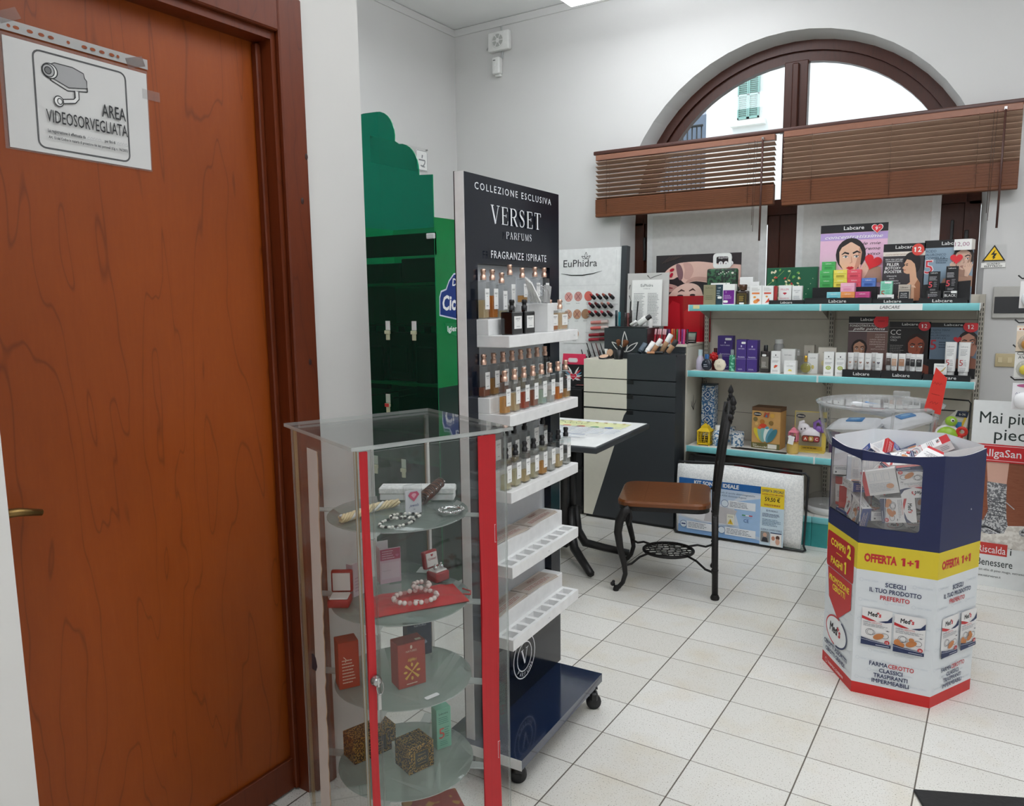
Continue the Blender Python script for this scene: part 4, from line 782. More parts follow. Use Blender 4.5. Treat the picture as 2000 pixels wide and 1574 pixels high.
fs = [(i*(ny+1)+j, i*(ny+1)+j+1, (i+1)*(ny+1)+j+1, (i+1)*(ny+1)+j) for i in range(nx) for j in range(ny)]
m.add(vs, fs, 'satin_red', None, True); m.add([(x, y, 0) for x, y, z in vs], [f[::-1] for f in fs], 'satin_red')
m.tube([(.02, hw, .004), (.035, hw+.012, .006), (.01, hw+.022, .004), (-.01, hw+.008, .006)], .0022, 'satin_red', 6)
inc(m, 'satin_pouch', 'flat red satin pouch under the pearl bracelet', 'pouch', .045, .018, z0, R(-12))
P('pearl', '#efdcd6', .18, var=.02, coat=.5); thin('crystal_bead', (.95, .88, .86), gl=1.6, haze=.15, hazecol='#f3dcd8')
m = MB()
for i in range(24):
    a = 2*PI*i/24; m.sph((.075+.040*math.cos(a), .0+.050*math.sin(a)+.008*math.cos(a), .0235), .0062, 'pearl' if i % 3 else 'crystal_bead', None, 12)
for i in range(12):
    a = 2*PI*i/12; m.sph((.038+.020*math.cos(a), .036+.020*math.sin(a), .033), .0062, 'pearl' if i % 4 else 'crystal_bead', None, 12)
inc(m, 'pearl_bracelet', 'pink pearl bracelet with clear beads lying on the red pouch', 'bracelet', 0, 0, z0)
m = MB(); m.prism([(-.006, -.004), (.006, -.006), (.004, .007), (-.003, .004)], 0, .0008, 'paper'); inc(m, 'price_tag', 'tiny white price tag inside the pearl bracelet loop', 'tag', .083, -.002, z0+.0168)
# --- third shelf
z0 = CZ[2]+.0006
def carton(w, d, h, col, fn=None, b=.0012):
    m = MB(); m.box(-d/2, d/2, -w/2, w/2, 0, h, col, b=b)
    if fn: fn(Face(m, (d/2, -w/2, 0), (0, 1, 0), FZ))
    return m
RC = K('#a8321f', .5); YL = K('#e5b04a', .5); LT = K('#e7c9b4', .5)
def nat_red(F):
    F.ell(.035, .101, .003, .005, LT); F.text(.035, .089, 'NATURES', .005, LT, 'c', w=.028); F.text(.037, .072, 'Happy', .008, YL, 'c', shear=.2, w=.022, rot=PI); F.text(.034, .066, 'Light', .007, YL, 'c', shear=.2, w=.018)
    for k in range(4): F.line([(.035, .040), (.035+.024*math.cos(R(45+90*k)), .040+.024*math.sin(R(45+90*k)))], [.002, .007], YL); F.ell(.035+.017*math.cos(R(90*k)), .040+.017*math.sin(R(90*k)), .005, .003, YL, R(90*k))
    F.scrib(.02, .006, .05, .013, 1, LT)
m = carton(.072, .046, .112, RC, nat_red); Face(m, (-.023, -.036, .1121), (0, 1, 0), (-1, 0, 0)).rect(.05, -.04, .065, -.03, LT); inc(m, 'gift_carton', 'red carton with a golden star blossom print on the third showcase shelf', 'box', .042, -.008, z0, R(-4))
m = carton(.068, .034, .100, K('#1b2440', .5), lambda F: (F.text(.036, .082, 'NATURES', .0055, K('#c9cbd6'), 'c', w=.034), F.ell(.036, .094, .003, .005, K('#c9cbd6')), F.poly([(.044, .03), (.055, .034), (.050, .044)], K('#9aa4bd')))); inc(m, 'gift_carton', 'dark navy carton standing behind the red one with the star blossom', 'box', -.082, .084, z0, R(-6))
m = carton(.050, .044, .118, K('#b23a22', .5), lambda F: (F.scrib(.008, .012, .042, .075, 8, LT), F.line([(.012, .082), (.018, .075), (.016, .068)], .002, LT))); inc(m, 'gift_carton', 'plain red carton with small print near the left side of the third shelf', 'box', -.040, -.132, z0, R(-10))
# --- fourth shelf
z0 = CZ[3]+.0006
def oro(F, w, h):
    GD = K('#d8b05a', .3, .6); F.rect(w*.22, h*.18, w*.78, h*.78, 'gold'); F.rect(w*.24, h*.20, w*.76, h*.76, K('#1d1913', .4)); F.text(w*.5, h*.40, 'ORO', h*.13, GD, 'c', w=w*.36); F.text(w*.5, h*.62, 'Nature', h*.05, GD, 'c', w=w*.3); F.rect(w*.34, h*.30, w*.66, h*.315, GD)
m = carton(.072, .068, .068, 'leopard', lambda F: oro(F, .072, .068)); inc(m, 'gold_leopard_box', 'cube box with gold leopard print and black centre label, in front', 'box', .036, .004, z0, R(4))
m = carton(.120, .060, .066, 'leopard', lambda F: oro(F, .12, .066)); inc(m, 'gold_leopard_box', 'wider gold leopard print box further back on the fourth shelf', 'box', -.082, -.062, z0, R(4))
TE = K('#86c9ac', .5)
def teal5(F): w = .040; F.text(.02, .094, 'Labcare', .0055, K('#1d3a34'), 'c', w=.026); F.scrib(.005, .068, .035, .088, 4, K('#3f8a72')); F.text(.006, .030, '5', .028, K('#d6402e'), 'l'); F.scrib(.022, .03, .036, .06, 5, K('#3f8a72')); F.scrib(.008, .010, .032, .024, 3, K('#3f8a72'))
m = carton(.042, .030, .110, TE, teal5); inc(m, 'serum_carton', 'mint green carton with a large red 5 inside the showcase', 'box', .006, .100, z0, R(-3))
m = carton(.020, .03, .03, K('#dfe7e2'), lambda F: F.rect(0, .018, .02, .03, K('#2f7f5c'))); inc(m, 'small_carton', 'tiny white and green carton tucked behind the leopard cube', 'box', -.028, -.012, z0, R(-10))
# --- bottom
z0 = .0556
def berry(F):
    for k, (a, b) in enumerate(((.016, .050), (.022, .044), (.014, .042), (.024, .052), (.028, .046))): F.ell(a, b, .003, .0035, K('#b52b35'))
    F.poly([(.026, .046), (.044, .040), (.052, .050), (.040, .054)], K('#3f7d3a')); F.poly([(.030, .056), (.042, .075), (.050, .080), (.046, .062)], K('#cfd8cf')); F.text(.030, .098, 'NATURES', .005, K('#3a3a3a'), 'c', w=.034); F.scrib(.01, .012, .05, .03, 3, K('#8a8a86'))
m = carton(.060, .045, .112, K('#e8e4dd', .5), berry); inc(m, 'gift_carton', 'white carton with red berries and a green leaf at the showcase bottom', 'box', -.112, .078, z0, R(-8))
t = thing('gift_tin', 'red and gold patterned tin with rounded corners at the showcase bottom', 'tin', CL(.0, .08, z0), CA+R(-14))
m = MB(); m.box(-.07, .07, -.075, .075, 0, .048, 'red_foliage', b=.02, seg=4); m.build('body', t); m = MB(); m.box(-.072, .072, -.077, .077, .0485, .062, 'red_foliage', b=.006, seg=2); m.build('lid', t)
# ================================================================ MAKE-UP CABINET CORNER
t = thing('makeup_cabinet', 'cream and charcoal make-up drawer cabinet with a diagonal front', 'cabinet', (0, 0, 0))
CH, CR = 'charcoal', 'cream_lacquer'
mb = MB(); mb.box(-2.29, -1.9851, 4.462, 4.78, .012, 1.03, CH); mb.box(-1.985, -1.6645, 4.462, 4.619, .012, 1.085, CH); mb.build('carcass', t)
mb = MB(); mb.box(-1.9845, -1.655, 4.62, 4.93, .012, 1.135, CR)
F = Face(mb, (-1.6548, 4.66, .72), (0, 1, 0), FZ)
for a, l in ((90, .10), (55, .08), (125, .08)): F.line([(.09, 0), (.09+l*.5*math.cos(R(a))-.012, l*.5*math.sin(R(a))), (.09+l*math.cos(R(a)), l*math.sin(R(a)))], [.006, .010, .002], K('#222222'))
mb.build('rear_body', t)
mb = MB(); mb.box(-2.28, -1.67, 4.46, 4.77, 0, .012, 'black_plastic'); mb.build('plinth', t)
zs = [.735, .74, .833, .838, .927, .932]
def slabf(name, parts, par):
    mb = MB()
    for pts, mat in parts: mb.prism(pts, 0, .018, mat, Matrix(((1, 0, 0, 0), (0, 0, -1, 4.4615), (0, 1, 0, 0), (0, 0, 0, 1))))
    return mb.build(name, par)
slabf('door', [([(-2.29, .02), (-2.226, .02), (-2.005, .700), (-1.985, .731), (-2.29, .731)], CR), ([(-2.2255, .02), (-1.664, .02), (-1.664, .737), (-1.985, .737), (-1.985, .731), (-2.0045, .700)], CH)], t)
for a, b in ((.743, .834), (.841, .928), ): slabf('drawer', [([(-2.29, a), (-1.9853, a), (-1.9853, b), (-2.29, b)], CR), ([(-1.985, a), (-1.664, a), (-1.664, b), (-1.985, b)], CH)], t)
slabf('drawer', [([(-2.29, .935), (-1.9853, .935), (-1.9853, 1.052), (-2.29, 1.052)], CR), ([(-1.985, .935), (-1.664, .935), (-1.664, 1.094), (-1.985, 1.094)], CH)], t)
for z in (.737, .838, .931): mb = MB(); mb.box(-1.985, -1.940, 4.4405, 4.4432, z-.028, z-.002, 'black_plastic', b=.001); mb.build('drawer_pull', t)
mb = MB(); mb.box(-2.29, -1.9855, 4.444, 4.78, 1.031, 1.054, CR); mb.build('cream_top', t)
mb = MB(); mb.box(-1.985, -1.664, 4.446, 4.60, 1.0855, 1.0945, K('#3b4146', .25)); mb.box(-1.90, -1.653, 4.60, 4.93, 1.136, 1.150, 'cream_lacquer'); mb.box(-1.90, -1.664, 4.603, 4.619, 1.095, 1.1355, CH)
mb.build('stepped_top', t)
mb = MB(); mb.box(-2.20, -1.905, 4.56, 4.76, 1.0545, 1.250, CH); mb.box(-1.9045, -1.9, 4.56, 4.76, 1.152, 1.250, K('#2c2b2e', .3)); F = front(mb, -2.20, 4.56, 1.0545); WT = K('#efeee9', .5)
def leaf(F, u, v, ang, L, w, mat, lw=.0055):
    c, s = math.cos(R(ang)), math.sin(R(ang)); p = []
    for k in range(13): f = k/12; p.append((f*L, w*math.sin(PI*f**.8)))
    for k in range(12, -1, -1): f = k/12; p.append((f*L, -w*math.sin(PI*f**.8)))
    F.line([(u+x*c-y*s, v+x*s+y*c) for x, y in p], lw, mat)
leaf(F, .148, .040, 92, .135, .018, WT); leaf(F, .140, .045, 145, .105, .016, WT); leaf(F, .156, .045, 37, .10, .014, WT); mb.build('leaf_logo_box', t)
mb = MB(); mb.box(-2.18, -1.93, 4.58, 4.74, 1.2505, 1.258, 'black_plastic', b=.002); mb.build('tester_tray', t)

t = thing('tester_display', 'white make-up tester panel with black side and leafy wordmark', 'display', (-2.50, 4.80, .87))
TP = RX(R(-4)); mb = MB(); mb.box(-.33, .285, 0, .025, 0, .92, 'white_paint', TP); F = Face(mb, (-.33, -.0006, 0), FX, FZ); F.M = TP @ F.M; TB = K('#2a2a2c')
F.line([(.03, .665), (.575, .665), (.575, .90)], .002, K('#cfd0d0'))
F.text(.165, .795, 'EuPhidra', .050, TB, 'l', w=.265); leaf(F, .342, .850, 90, .045, .009, TB, .003); leaf(F, .339, .850, 150, .036, .007, TB, .003); leaf(F, .345, .850, 30, .036, .007, TB, .003)
F.line([(.15, .750), (.23, .737), (.32, .735), (.40, .745), (.47, .762)], [.002, .007, .008, .006, .001], TB)
F.rect(.185, .26, .365, .635, K('#eeeeec')); F.line([(.185, .26), (.365, .26), (.365, .635)], .0015, K('#c9cac9'))
SKN = ['#d89a92', '#c98f88', '#d4695c', '#cfa28a', '#bd8f74', '#a07a5c', '#c39c80']
for k, (u, v) in enumerate(((.215, .585), (.292, .588), (.372, .590), (.215, .462), (.288, .464), (.355, .466), (.275, .325))):
    F.ell(u, v, .032, .034, K(SKN[k], .7))
    if k in (0, 1, 3, 4, 6): F.line([(u-.018, v-.022), (u+.018, v+.022)], .0028, K('#6e2233')); F.line([(u-.018, v+.022), (u+.018, v-.022)], .0028, K('#6e2233'))
    F.scrib(u-.016, v-.052, u+.016, v-.044, 1, K('#9a9a9a'))
for x0_, x1_ in ((.19, .36), (.39, .58)):
    F.scrib(x0_, .01, x1_, .13, 8, K('#8d8e90'), .003)
for k in range(8): F.ell(.20+.026*k+(.02 if k > 3 else 0), .165, .006, .007, TB)
for k in range(4): F.ell(.455+.035*k, .160, .005, .006, TB)
for z in (.455, .275, .20): F.rect(.375, z-.002, .585, z+.002, K('#c4c5c5'))
mb.build('panel', t)
mb = MB(); mb.box(.2852, .325, -.012, .045, -.0, .925, 'charcoal', TP, b=.002); mb.build('black_side', t)
mb = MB(); [mb.box(.04, .27, -.03, -.001, z, z+.004, 'film', TP) for z in (.458, .530, .335, .28)]; mb.build('tester_ledge', t)
TPM = T(-2.50, 4.80, .87) @ TP
def onpanel(u, v, d): return tuple(TPM @ Vector((u-.33, -d, v)))
LS = ['#b03a3a', '#8c2f2f', '#a55a4c', '#7a3a34', '#9c1f2a', '#6a2e2a', '#9a7468', '#c0756a', '#b5322f', '#b02a35', '#cf4a55', '#6e3038']
i = 0
for row, (v, n) in enumerate(((.580, 4), (.520, 4), (.463, 4))):
    for c in range(n):
        m = MB(); m.lathe([(.0125, 0), (.0125, .030), (.0105, .0305), (.0105, .038)], 'black_plastic', None, 12); m.lathe([(.0088, .038), (.0088, .050), (.003, .058)], K(LS[i], .35), None, 12)
        o = tag(m.build('lipstick', loc=onpanel(.420+.047*c+(.008 if row == 0 else 0), v-.008, .016)), f'open lipstick tester, {("top", "middle", "lower")[row]} row of the white panel, {ORD[c]} from the left', 'lipstick', 'lipstick testers'); o.rotation_euler = (R(52), R(-24), 0); i += 1
for k, (c, v) in enumerate((('#d98d84', .405), ('#d0655e', .365), ('#8f1726', .318), ('#a01228', .285))):
    m = MB(); L = .130; m.lathe([(.011, 0), (.011, L*.62)], K(c, .2, 0, .5), T(0, 0, 0) @ RY(R(90)), 10); m.lathe([(.011, L*.62), (.0125, L*.63), (.012, L)], K('#dfc9c4' if k < 2 else '#6a0f1a', .15), RY(R(90)), 10)
    o = tag(m.build('lip_gloss', loc=onpanel(.405-.012*(k > 1), v, .013)), f'{("pale pink", "coral", "dark red", "crimson")[k]} lip gloss tube lying across the white tester panel', 'lip gloss', 'lip gloss testers'); o.rotation_euler = (0, R(-4), 0)
for k in range(8):
    m = MB(); u, v = (.375+.035*k, .262) if k < 4 else (.335+.047*(k-4), .215); ln = .095 if k < 4 else .075
    m.tube([(0, 0, 0), (.42*ln, -.02, -.9*ln)], [.0035, .0045], K(('#241c1c', '#2a2020', '#5a2a28', '#191919')[k % 4], .3), 8); m.sph((.42*ln, -.02, -.9*ln), .0062, 'black_plastic', None, 8)
    tag(m.build('make_up_pencil', loc=onpanel(u, v, .012)), f'dark make-up pencil slotted in the white panel, {("upper", "lower")[k//4]} row, {ORD[k % 4]} from the left', 'pencil', 'make-up pencils on the tester panel')
t = thing('drawer_unit', 'low black drawer unit under the white tester panel', 'cabinet', (-2.60, 4.72, 0))
mb = MB(); mb.box(-.30, .30, -.26, .24, .03, .862, 'black_plastic', b=.004); mb.build('carcass', t)
for z in (.06, .33, .60): mb = MB(); mb.box(-.29, .29, -.272, -.2605, z, z+.25, 'black_plastic', b=.003); mb.build('drawer', t)
mb = MB(); mb.box(-.28, .28, -.24, .22, 0, .03, 'black_plastic'); mb.build('plinth', t)
# pink folder bag
t = thing('shopping_bag', 'pink and black bag with winged heart print beside the cream cabinet', 'bag', (-2.41, 4.53, .8635))
mb = MB(); mb.add([(-.085, -.03, 0), (.11, -.03, 0), (.095, -.02, .215), (-.07, -.02, .215), (-.085, .03, 0), (.11, .03, 0), (.095, -.014, .215), (-.07, -.014, .215)], [(0, 1, 2, 3), (5, 4, 7, 6), (1, 5, 6, 2), (4, 0, 3, 7), (3, 2, 6, 7)], K('#e4335c', .45))
F = front(mb, -.085, -.0305, 0); F.M = Matrix(((1, 0, 0, -.085), (0, .046, -1, -.0312), (0, 1, .046, 0), (0, 0, 0, 1)))
F.poly([(.003, 0), (.192, 0), (.183, .145), (.01, .145)], K('#17141a')); rn = random.Random(2)
for sgn in (-1, 1):
    for k in range(6):
        a = R(90-sgn*(28+15*k)); L = .085-.006*k; F.line([(.097, .055), (.097+L*.6*math.cos(a), .055+L*.65*math.sin(a)), (.097+L*math.cos(a), .055+L*math.sin(a))], [.004, .013, .002], K(('#f1eeee', '#d5424f', '#5a9cc4', '#f1eeee', '#c23440', '#e8e4e4')[k]))
F.heart(.097, .065, .062, K('#f4f1f1')); F.heart(.097, .065, .054, K('#d3213f')); F.text(.097, .062, 'emilia', .009, K('#f6d9df'), 'c', shear=.2, w=.032); F.rrect(.055, .158, .130, .188, .014, K('#f3c9d2')); F.rrect(.062, .164, .122, .182, .009, K('#e9e7e6')); mb.build('bag_body', t)
m = MB(); m.box(-.03, .03, -.05, .05, 0, .012, 'black_plastic', b=.003); Face(m, (-.026, -.04, .0122), FX, (0, 1, 0)).rect(0, 0, .052, .04, K('#c4605c')); tag(m.build('blush_compact', loc=(-2.345, 4.485+.03, .8630), rz=R(8)), 'open dark blush compact lying on the black drawer unit', 'compact')

# make-up on the cabinet tops
def cyl(name, label, cat, x, y, z, parts, group=None, rot=None, rz=0):
    m = MB()
    for prof, mat in parts: m.lathe(prof, mat, None, 14)
    o = tag(m.build(name, loc=(x, y, z)), label, cat, group); o.rotation_euler = rot or (0, 0, rz); return o
zt = 1.2584
for k, (x, c, h) in enumerate(((-2.152, '#12242b', .105), (-2.130, '#0f6d78', .095), (-2.086, '#2a2426', .090), (-2.068, '#6a3a38', .088), (-2.048, '#2d2422', .105))):
    cyl('mascara', ('black mascara tube at the left of the charcoal box top', 'teal mascara tube beside the black one on the charcoal box', 'dark slim mascara standing in the middle of the charcoal box', 'reddish brown mascara standing in the middle of the charcoal box', 'dark brown mascara beside the tall liner on the charcoal box')[k], 'mascara', x, 4.64, zt, [([(.008, 0), (.0085, h*.55)], K(c, .3)), ([(.0085, h*.55), (.008, h*.97), (.005, h)], K(c, .25))], 'mascaras on the charcoal box')
for k, (x, tl) in enumerate(((-2.072, 3), (-2.026, 5))): cyl('eye_liner', ('tall black eye liner on the charcoal box, left one', 'tall black eye liner on the charcoal box, right one')[k], 'eye liner', x, 4.67, zt, [([(.004, 0), (.0048, .155), (.004, .163)], 'black_plastic')], 'eye liners', rot=(0, R(tl), 0))
def lying(name, label, cat, x, y, z, L, r, c1, c2, tilt, yaw=0, f=.65, group=None):
    m = MB(); m.lathe([(r*.3, 0), (r, .004), (r, L*f)], K(c1, .35), None, 14); m.lathe([(r*1.02, L*f), (r*1.02, L-.003), (r*.8, L)], K(c2, .35), None, 14)
    o = tag(m.build(name, loc=(x, y, z+r*math.cos(R(tilt)))), label, cat, group); o.rotation_euler = (0, R(90-tilt), R(yaw)); return o
lying('cream_tube', 'short white tube leaning on the charcoal box top', 'tube', -2.035, 4.60, zt, .05, .010, '#eceae4', '#f2f1ee', 35, 10)
lying('cream_tube', 'white tube lying between the slim mascaras and the round jar', 'tube', -2.005, 4.615, zt, .085, .012, '#efeeea', '#f4f3f0', 40, 20)
lying('foundation_bottle', 'white foundation bottle with a black cap leaning on the charcoal box', 'bottle', -1.975, 4.60, zt, .095, .015, '#efefec', '#1c1c1e', 38, 15)
cyl('cream_jar', 'small white round jar at the right end of the charcoal box', 'jar', -1.935, 4.68, 1.2506, [([(.02, 0), (.02, .05), (.018, .053)], 'white_plastic')])
t = thing('price_list_card', 'white card with a printed colour list in front of a marbled stand', 'card', (-1.985, 4.74, 1.2588))
m = MB(); m.box(-.145, .145, .012, .018, 0, .345, K('#c4c1be', .5), RX(R(-3))); F = front(m, -.145, .0115, 0); F.M = RX(R(-3)) @ F.M
for p in ([(.015, .20), (.025, .17), (.05, .15)], [(.03, .10), (.045, .13)], [(.14, .33), (.16, .31), (.20, .325), (.24, .335)], [(.02, .27), (.012, .24)]): F.line(p, [.006]+[.003]*(len(p)-1), K('#3c3a3a'))
m.build('stand', t)
m = MB(); m.box(-.105, .105, -.004, .0, 0, .300, 'paper', RX(R(-3))); F = front(m, -.105, -.0044, 0); F.M = RX(R(-3)) @ F.M; F.text(.105, .255, 'EuPhidra', .018, K('#6a6a6a'), 'c', w=.085); F.text(.105, .240, 'il make up', .007, K('#8a8a8a'), 'c', w=.045); F.scrib(.015, .015, .095, .215, 20, K('#9c9c9e')); F.scrib(.115, .015, .200, .215, 20, K('#9c9c9e')); m.build('list_sheet', t)
# brush cup, compacts
t = thing('brush_cup', 'black cup with brushes on the cream top by the leaf logo box', 'cup', (-2.07, 4.50, 1.0545))
m = MB(); m.lathe([(.028, 0), (.034, .06), (.032, .061), (.027, .004)], 'black_plastic', None, 16); m.build('cup', t)
for k, (x, y, rx, ry, s) in enumerate(((.005, 0, 0, -4, .9), (.018, .005, 5, 14, 1.15), (.0, -.01, 8, 24, .8))):
    b = thing('brush_in_cup', ('small brown make-up brush in the black cup', 'large fluffy brown make-up brush in the black cup', 'leaning dark make-up brush in the black cup')[k], 'brush', (-2.07+x, 4.50+y, 1.062), group='brushes in the cup', rot=(R(-rx), R(ry), 0)); b.name = 'makeup_brush'
    m = MB(); m.lathe([(.003, 0), (.0045, .055), (.006, .07), (.007, .078)], 'black_plastic', None, 10); m.build('handle', b)
    m = MB(); m.lathe([(.007*s, .078), (.015*s, .095), (.018*s, .107), (.013*s, .117), (.001, .120)], P('bristle_brown', '#6a3f22', .9, var=.2, scale=200, bump=.4) if 'bristle_brown' not in MATS else 'bristle_brown', None, 14); m.build('bristles', b)
m = MB(); m.box(-.038, .038, -.012, .012, 0, .008, 'black_plastic', b=.003); m.box(-.038, .038, .012, .018, .006, .066, 'black_plastic', RX(R(-12)), b=.003); F = front(m, -.038, .0115, .006); F.M = RX(R(-12)) @ F.M; F.poly([(.004, .058), (.032, .058), (.022, .01)], K('#eae6e0')); F.ell(.048, .033, .023, .024, K('#d5a98a')); tag(m.build('powder_compact', loc=(-2.165, 4.53, 1.0545)), 'open black powder compact standing at the left foot of the leaf logo box', 'compact')
m = MB(); m.lathe([(.036, 0), (.036, .008), (.03, .009)], 'black_plastic', None, 20); m.lathe([(.03, .0091), (.001, .0095)], K('#dfb99c'), None, 20); o = tag(m.build('powder_compact', loc=(-2.165, 4.485, 1.064)), 'round flesh-coloured powder lying before the standing compact', 'compact'); o.rotation_euler = (R(18), 0, 0)
zc = 1.0948
def tubeflat(name, label, x, y, z, col, cap, h=.10, w=.03, rot=(0, 0, 0), prn=None):
    m = MB(); n = 12; vs = []
    for j, (f, ww, dd) in enumerate(((0, .42, .42), (.14, .42, .42), (.16, .5, .5), (.6, .5, .30), (1, .5, .02))):
        vs += [(w*ww*math.cos(2*PI*i/n), w*dd*math.sin(2*PI*i/n), h*f) for i in range(n)]
    for s in range(4): m.add(vs, [(s*n+i, s*n+(i+1) % n, (s+1)*n+(i+1) % n, (s+1)*n+i) for i in range(n)], cap if s == 0 else col, None, True)
    m.add(vs, [tuple(range(n))[::-1], tuple(range(4*n, 5*n))], cap)
    if prn: prn(Face(m, (-w/2, -w*.5-.0005, 0), FX, FZ))
    o = tag(m.build(name, loc=(x, y, z)), label, 'tube'); o.rotation_euler = rot; return o
tubeflat('cream_tube', 'grey-blue cosmetic tube leaning at the left of the charcoal top', -1.925, 4.50, zc+.006, K('#4b5a66'), K('#39454f'), .075, .034, (R(-35), R(20), 0))
tubeflat('cream_tube', 'white cosmetic tube leaning next to the grey-blue one', -1.88, 4.50, zc+.006, K('#eeedea'), K('#e2e1de'), .085, .034, (R(-30), R(25), 0))
lying('foundation_bottle', 'beige foundation bottle with white cap, left one on the charcoal top', 'bottle', -1.835, 4.49, zc, .10, .015, '#c99b76', '#f0efec', 58, 12, .55)
lying('foundation_bottle', 'beige foundation bottle with white cap, tallest one on the charcoal top', 'bottle', -1.79, 4.52, zc, .13, .016, '#cfa480', '#f0efec', 62, 10, .6)
lying('foundation_bottle', 'beige foundation bottle with dark cap at the right of the charcoal top', 'bottle', -1.735, 4.49, zc, .095, .016, '#cda17c', '#232325', 55, 10, .6)
lying('concealer_tube', 'beige concealer with a black cap lying at the front of the charcoal top', 'tube', -1.86, 4.462, zc, .105, .008, '#c98f68', '#1b1b1c', 2, 2, .5)
zl = 1.1505
GC = ['#a82236', '#8f1a2b', '#b52a3a', '#7a1724', '#9c2334', '#2a1f3a', '#5a1f5c', '#d2601e', '#8a3a1c', '#3f6a2c', '#b03a6a', '#7a2a7a', '#c2447a', '#33262a']
GN = ['red', 'dark red', 'bright red', 'wine', 'crimson', 'dark violet', 'purple', 'orange', 'rust', 'green', 'rose', 'plum', 'pink', 'black']
for k in range(14):
    m = MB(); rr = .0075; m.lathe([(rr, 0), (rr, .058)], K(GC[k], .2, 0, .4), None, 10); m.lathe([(rr*.95, .058), (rr*.95, .092), (rr*.6, .094)], K('#c89aa0' if k < 5 else GC[k], .2), None, 10)
    tag(m.build('lip_gloss', loc=(-1.885+.0165*k, 4.64+.012*(k % 2), zl), rz=0), f'{GN[k]} lip gloss standing in the row on the raised top behind the foundations', 'lip gloss', 'standing lip glosses').rotation_euler = (R(-8), R(4 if k < 5 else -2), 0)
t = thing('eyeshadow_palette', 'open black eyeshadow palette with mirror at the right end of the raised top', 'compact', (-1.697, 4.76, zl))
m = MB(); m.box(-.04, .04, -.03, .03, 0, .012, 'black_plastic', b=.003); F = Face(m, (-.034, -.024, .0122), FX, (0, 1, 0)); F.rect(0, 0, .033, .048, K('#8d7f76')); F.rect(.036, 0, .068, .048, K('#c9b9ab')); m.build('pan', t)
m = MB(); m.box(-.036, .036, 0, .006, 0, .06, 'black_plastic', T(0, .031, .012) @ RX(R(-12)), b=.003); F = front(m, 0, 0, 0); F.M = T(-.03, .0302, .018) @ RX(R(-12)) @ F.M; F.rect(0, 0, .06, .045, K('#c6c3bd', .1, .6)); m.build('mirror_lid', t)
# posters behind
t = thing('hand_poster', 'dark poster of a reclining face and a hand with red nails by the window', 'poster', (-1.715, 4.93, 1.31))
m = MB(); m.box(-.28, .29, 0, .006, 0, .41, K('#2a2226', .4)); F = front(m, -.28, 0, 0); SK = K('#d9b3a6', .5); SK2 = K('#b98f86', .5); SK3 = K('#6b4a4a', .5)
F.clip = (0, 0, .57, .41)
F.blob([(.60, .32), (.42, .345), (.30, .362), (.20, .360), (.147, .352), (.091, .325), (.055, .285), (.075, .255), (.12, .252), (.155, .265), (.185, .235), (.21, .222), (.28, .235), (.42, .215), (.60, .20)], SK)
F.blob([(.035, .205), (.085, .222), (.14, .210), (.16, .19), (.12, .172), (.06, .165)], SK2); F.blob([(.06, .08), (.10, .155), (.16, .205), (.23, .225), (.295, .205), (.325, .15), (.33, .08)], K('#e2bfb1', .5))
F.blob([(.140, .345), (.168, .345), (.188, .30), (.185, .255), (.165, .245), (.148, .285)], K('#7d5a60', .5)); F.blob([(.19, .355), (.24, .35), (.26, .30), (.23, .25), (.195, .26), (.20, .31)], K('#c39a90', .5)); F.blob([(.21, .225), (.28, .24), (.42, .22), (.60, .205), (.60, .235), (.42, .25), (.29, .265), (.23, .25)], K('#bf968b', .5))
F.line([(.155, .166), (.18, .180), (.202, .172)], [.004, .012, .005], K('#4a2f2c')); F.line([(.232, .172), (.258, .186), (.275, .174)], [.005, .012, .004], K('#4a2f2c')); F.ell(.172, .142, .021, .008, K('#3a2a2a')); F.ell(.256, .146, .019, .008, K('#3a2a2a')); F.line([(.04, .19), (.08, .20), (.12, .192)], [.004, .012, .004], K('#8f2a3a'))
for u, v, a in ((.112, .313, .35), (.108, .279, 1.0), (.07, .268, .7), (.075, .245, -.2)): F.ell(u, v, .017, .010, K('#b01c38', .2), a)
for k in range(5): F.line([(.04+.02*k, .355+.006*k), (.10+.02*k, .40)], .004, K('#4a3a38'))
for k in range(3): F.ell(.44+.034*k, .345, .0135, .0135, K('#f2f0f0')); F.text(.44+.034*k, .339, 'fgo'[k], .012, K('#2a2226'), 'c', bold=.02)
F.text(.47, .375, 'euphidra.it', .014, K('#e8e4e4'), 'c', w=.09); m.build('poster_sheet', t)
t = thing('red_poster', 'glossy red poster below the hand picture behind the lip glosses', 'poster', (-1.765, 4.90, 1.1505))
m = MB(); m.box(-.16, .16, 0, .006, 0, .30, K('#a3131f', .15, 0, .5)); F = front(m, -.16, 0, 0); F.poly([(.02, 0), (.02, .22), (.06, .27), (.11, .25), (.12, 0)], K('#c42430', .15)); F.poly([(.14, 0), (.14, .20), (.20, .24), (.25, .20), (.25, 0)], K('#bb1f2b', .15)); F.poly([(.27, 0), (.27, .27), (.31, .27), (.31, 0)], K('#6f0d16', .15)); m.build('poster_sheet', t)
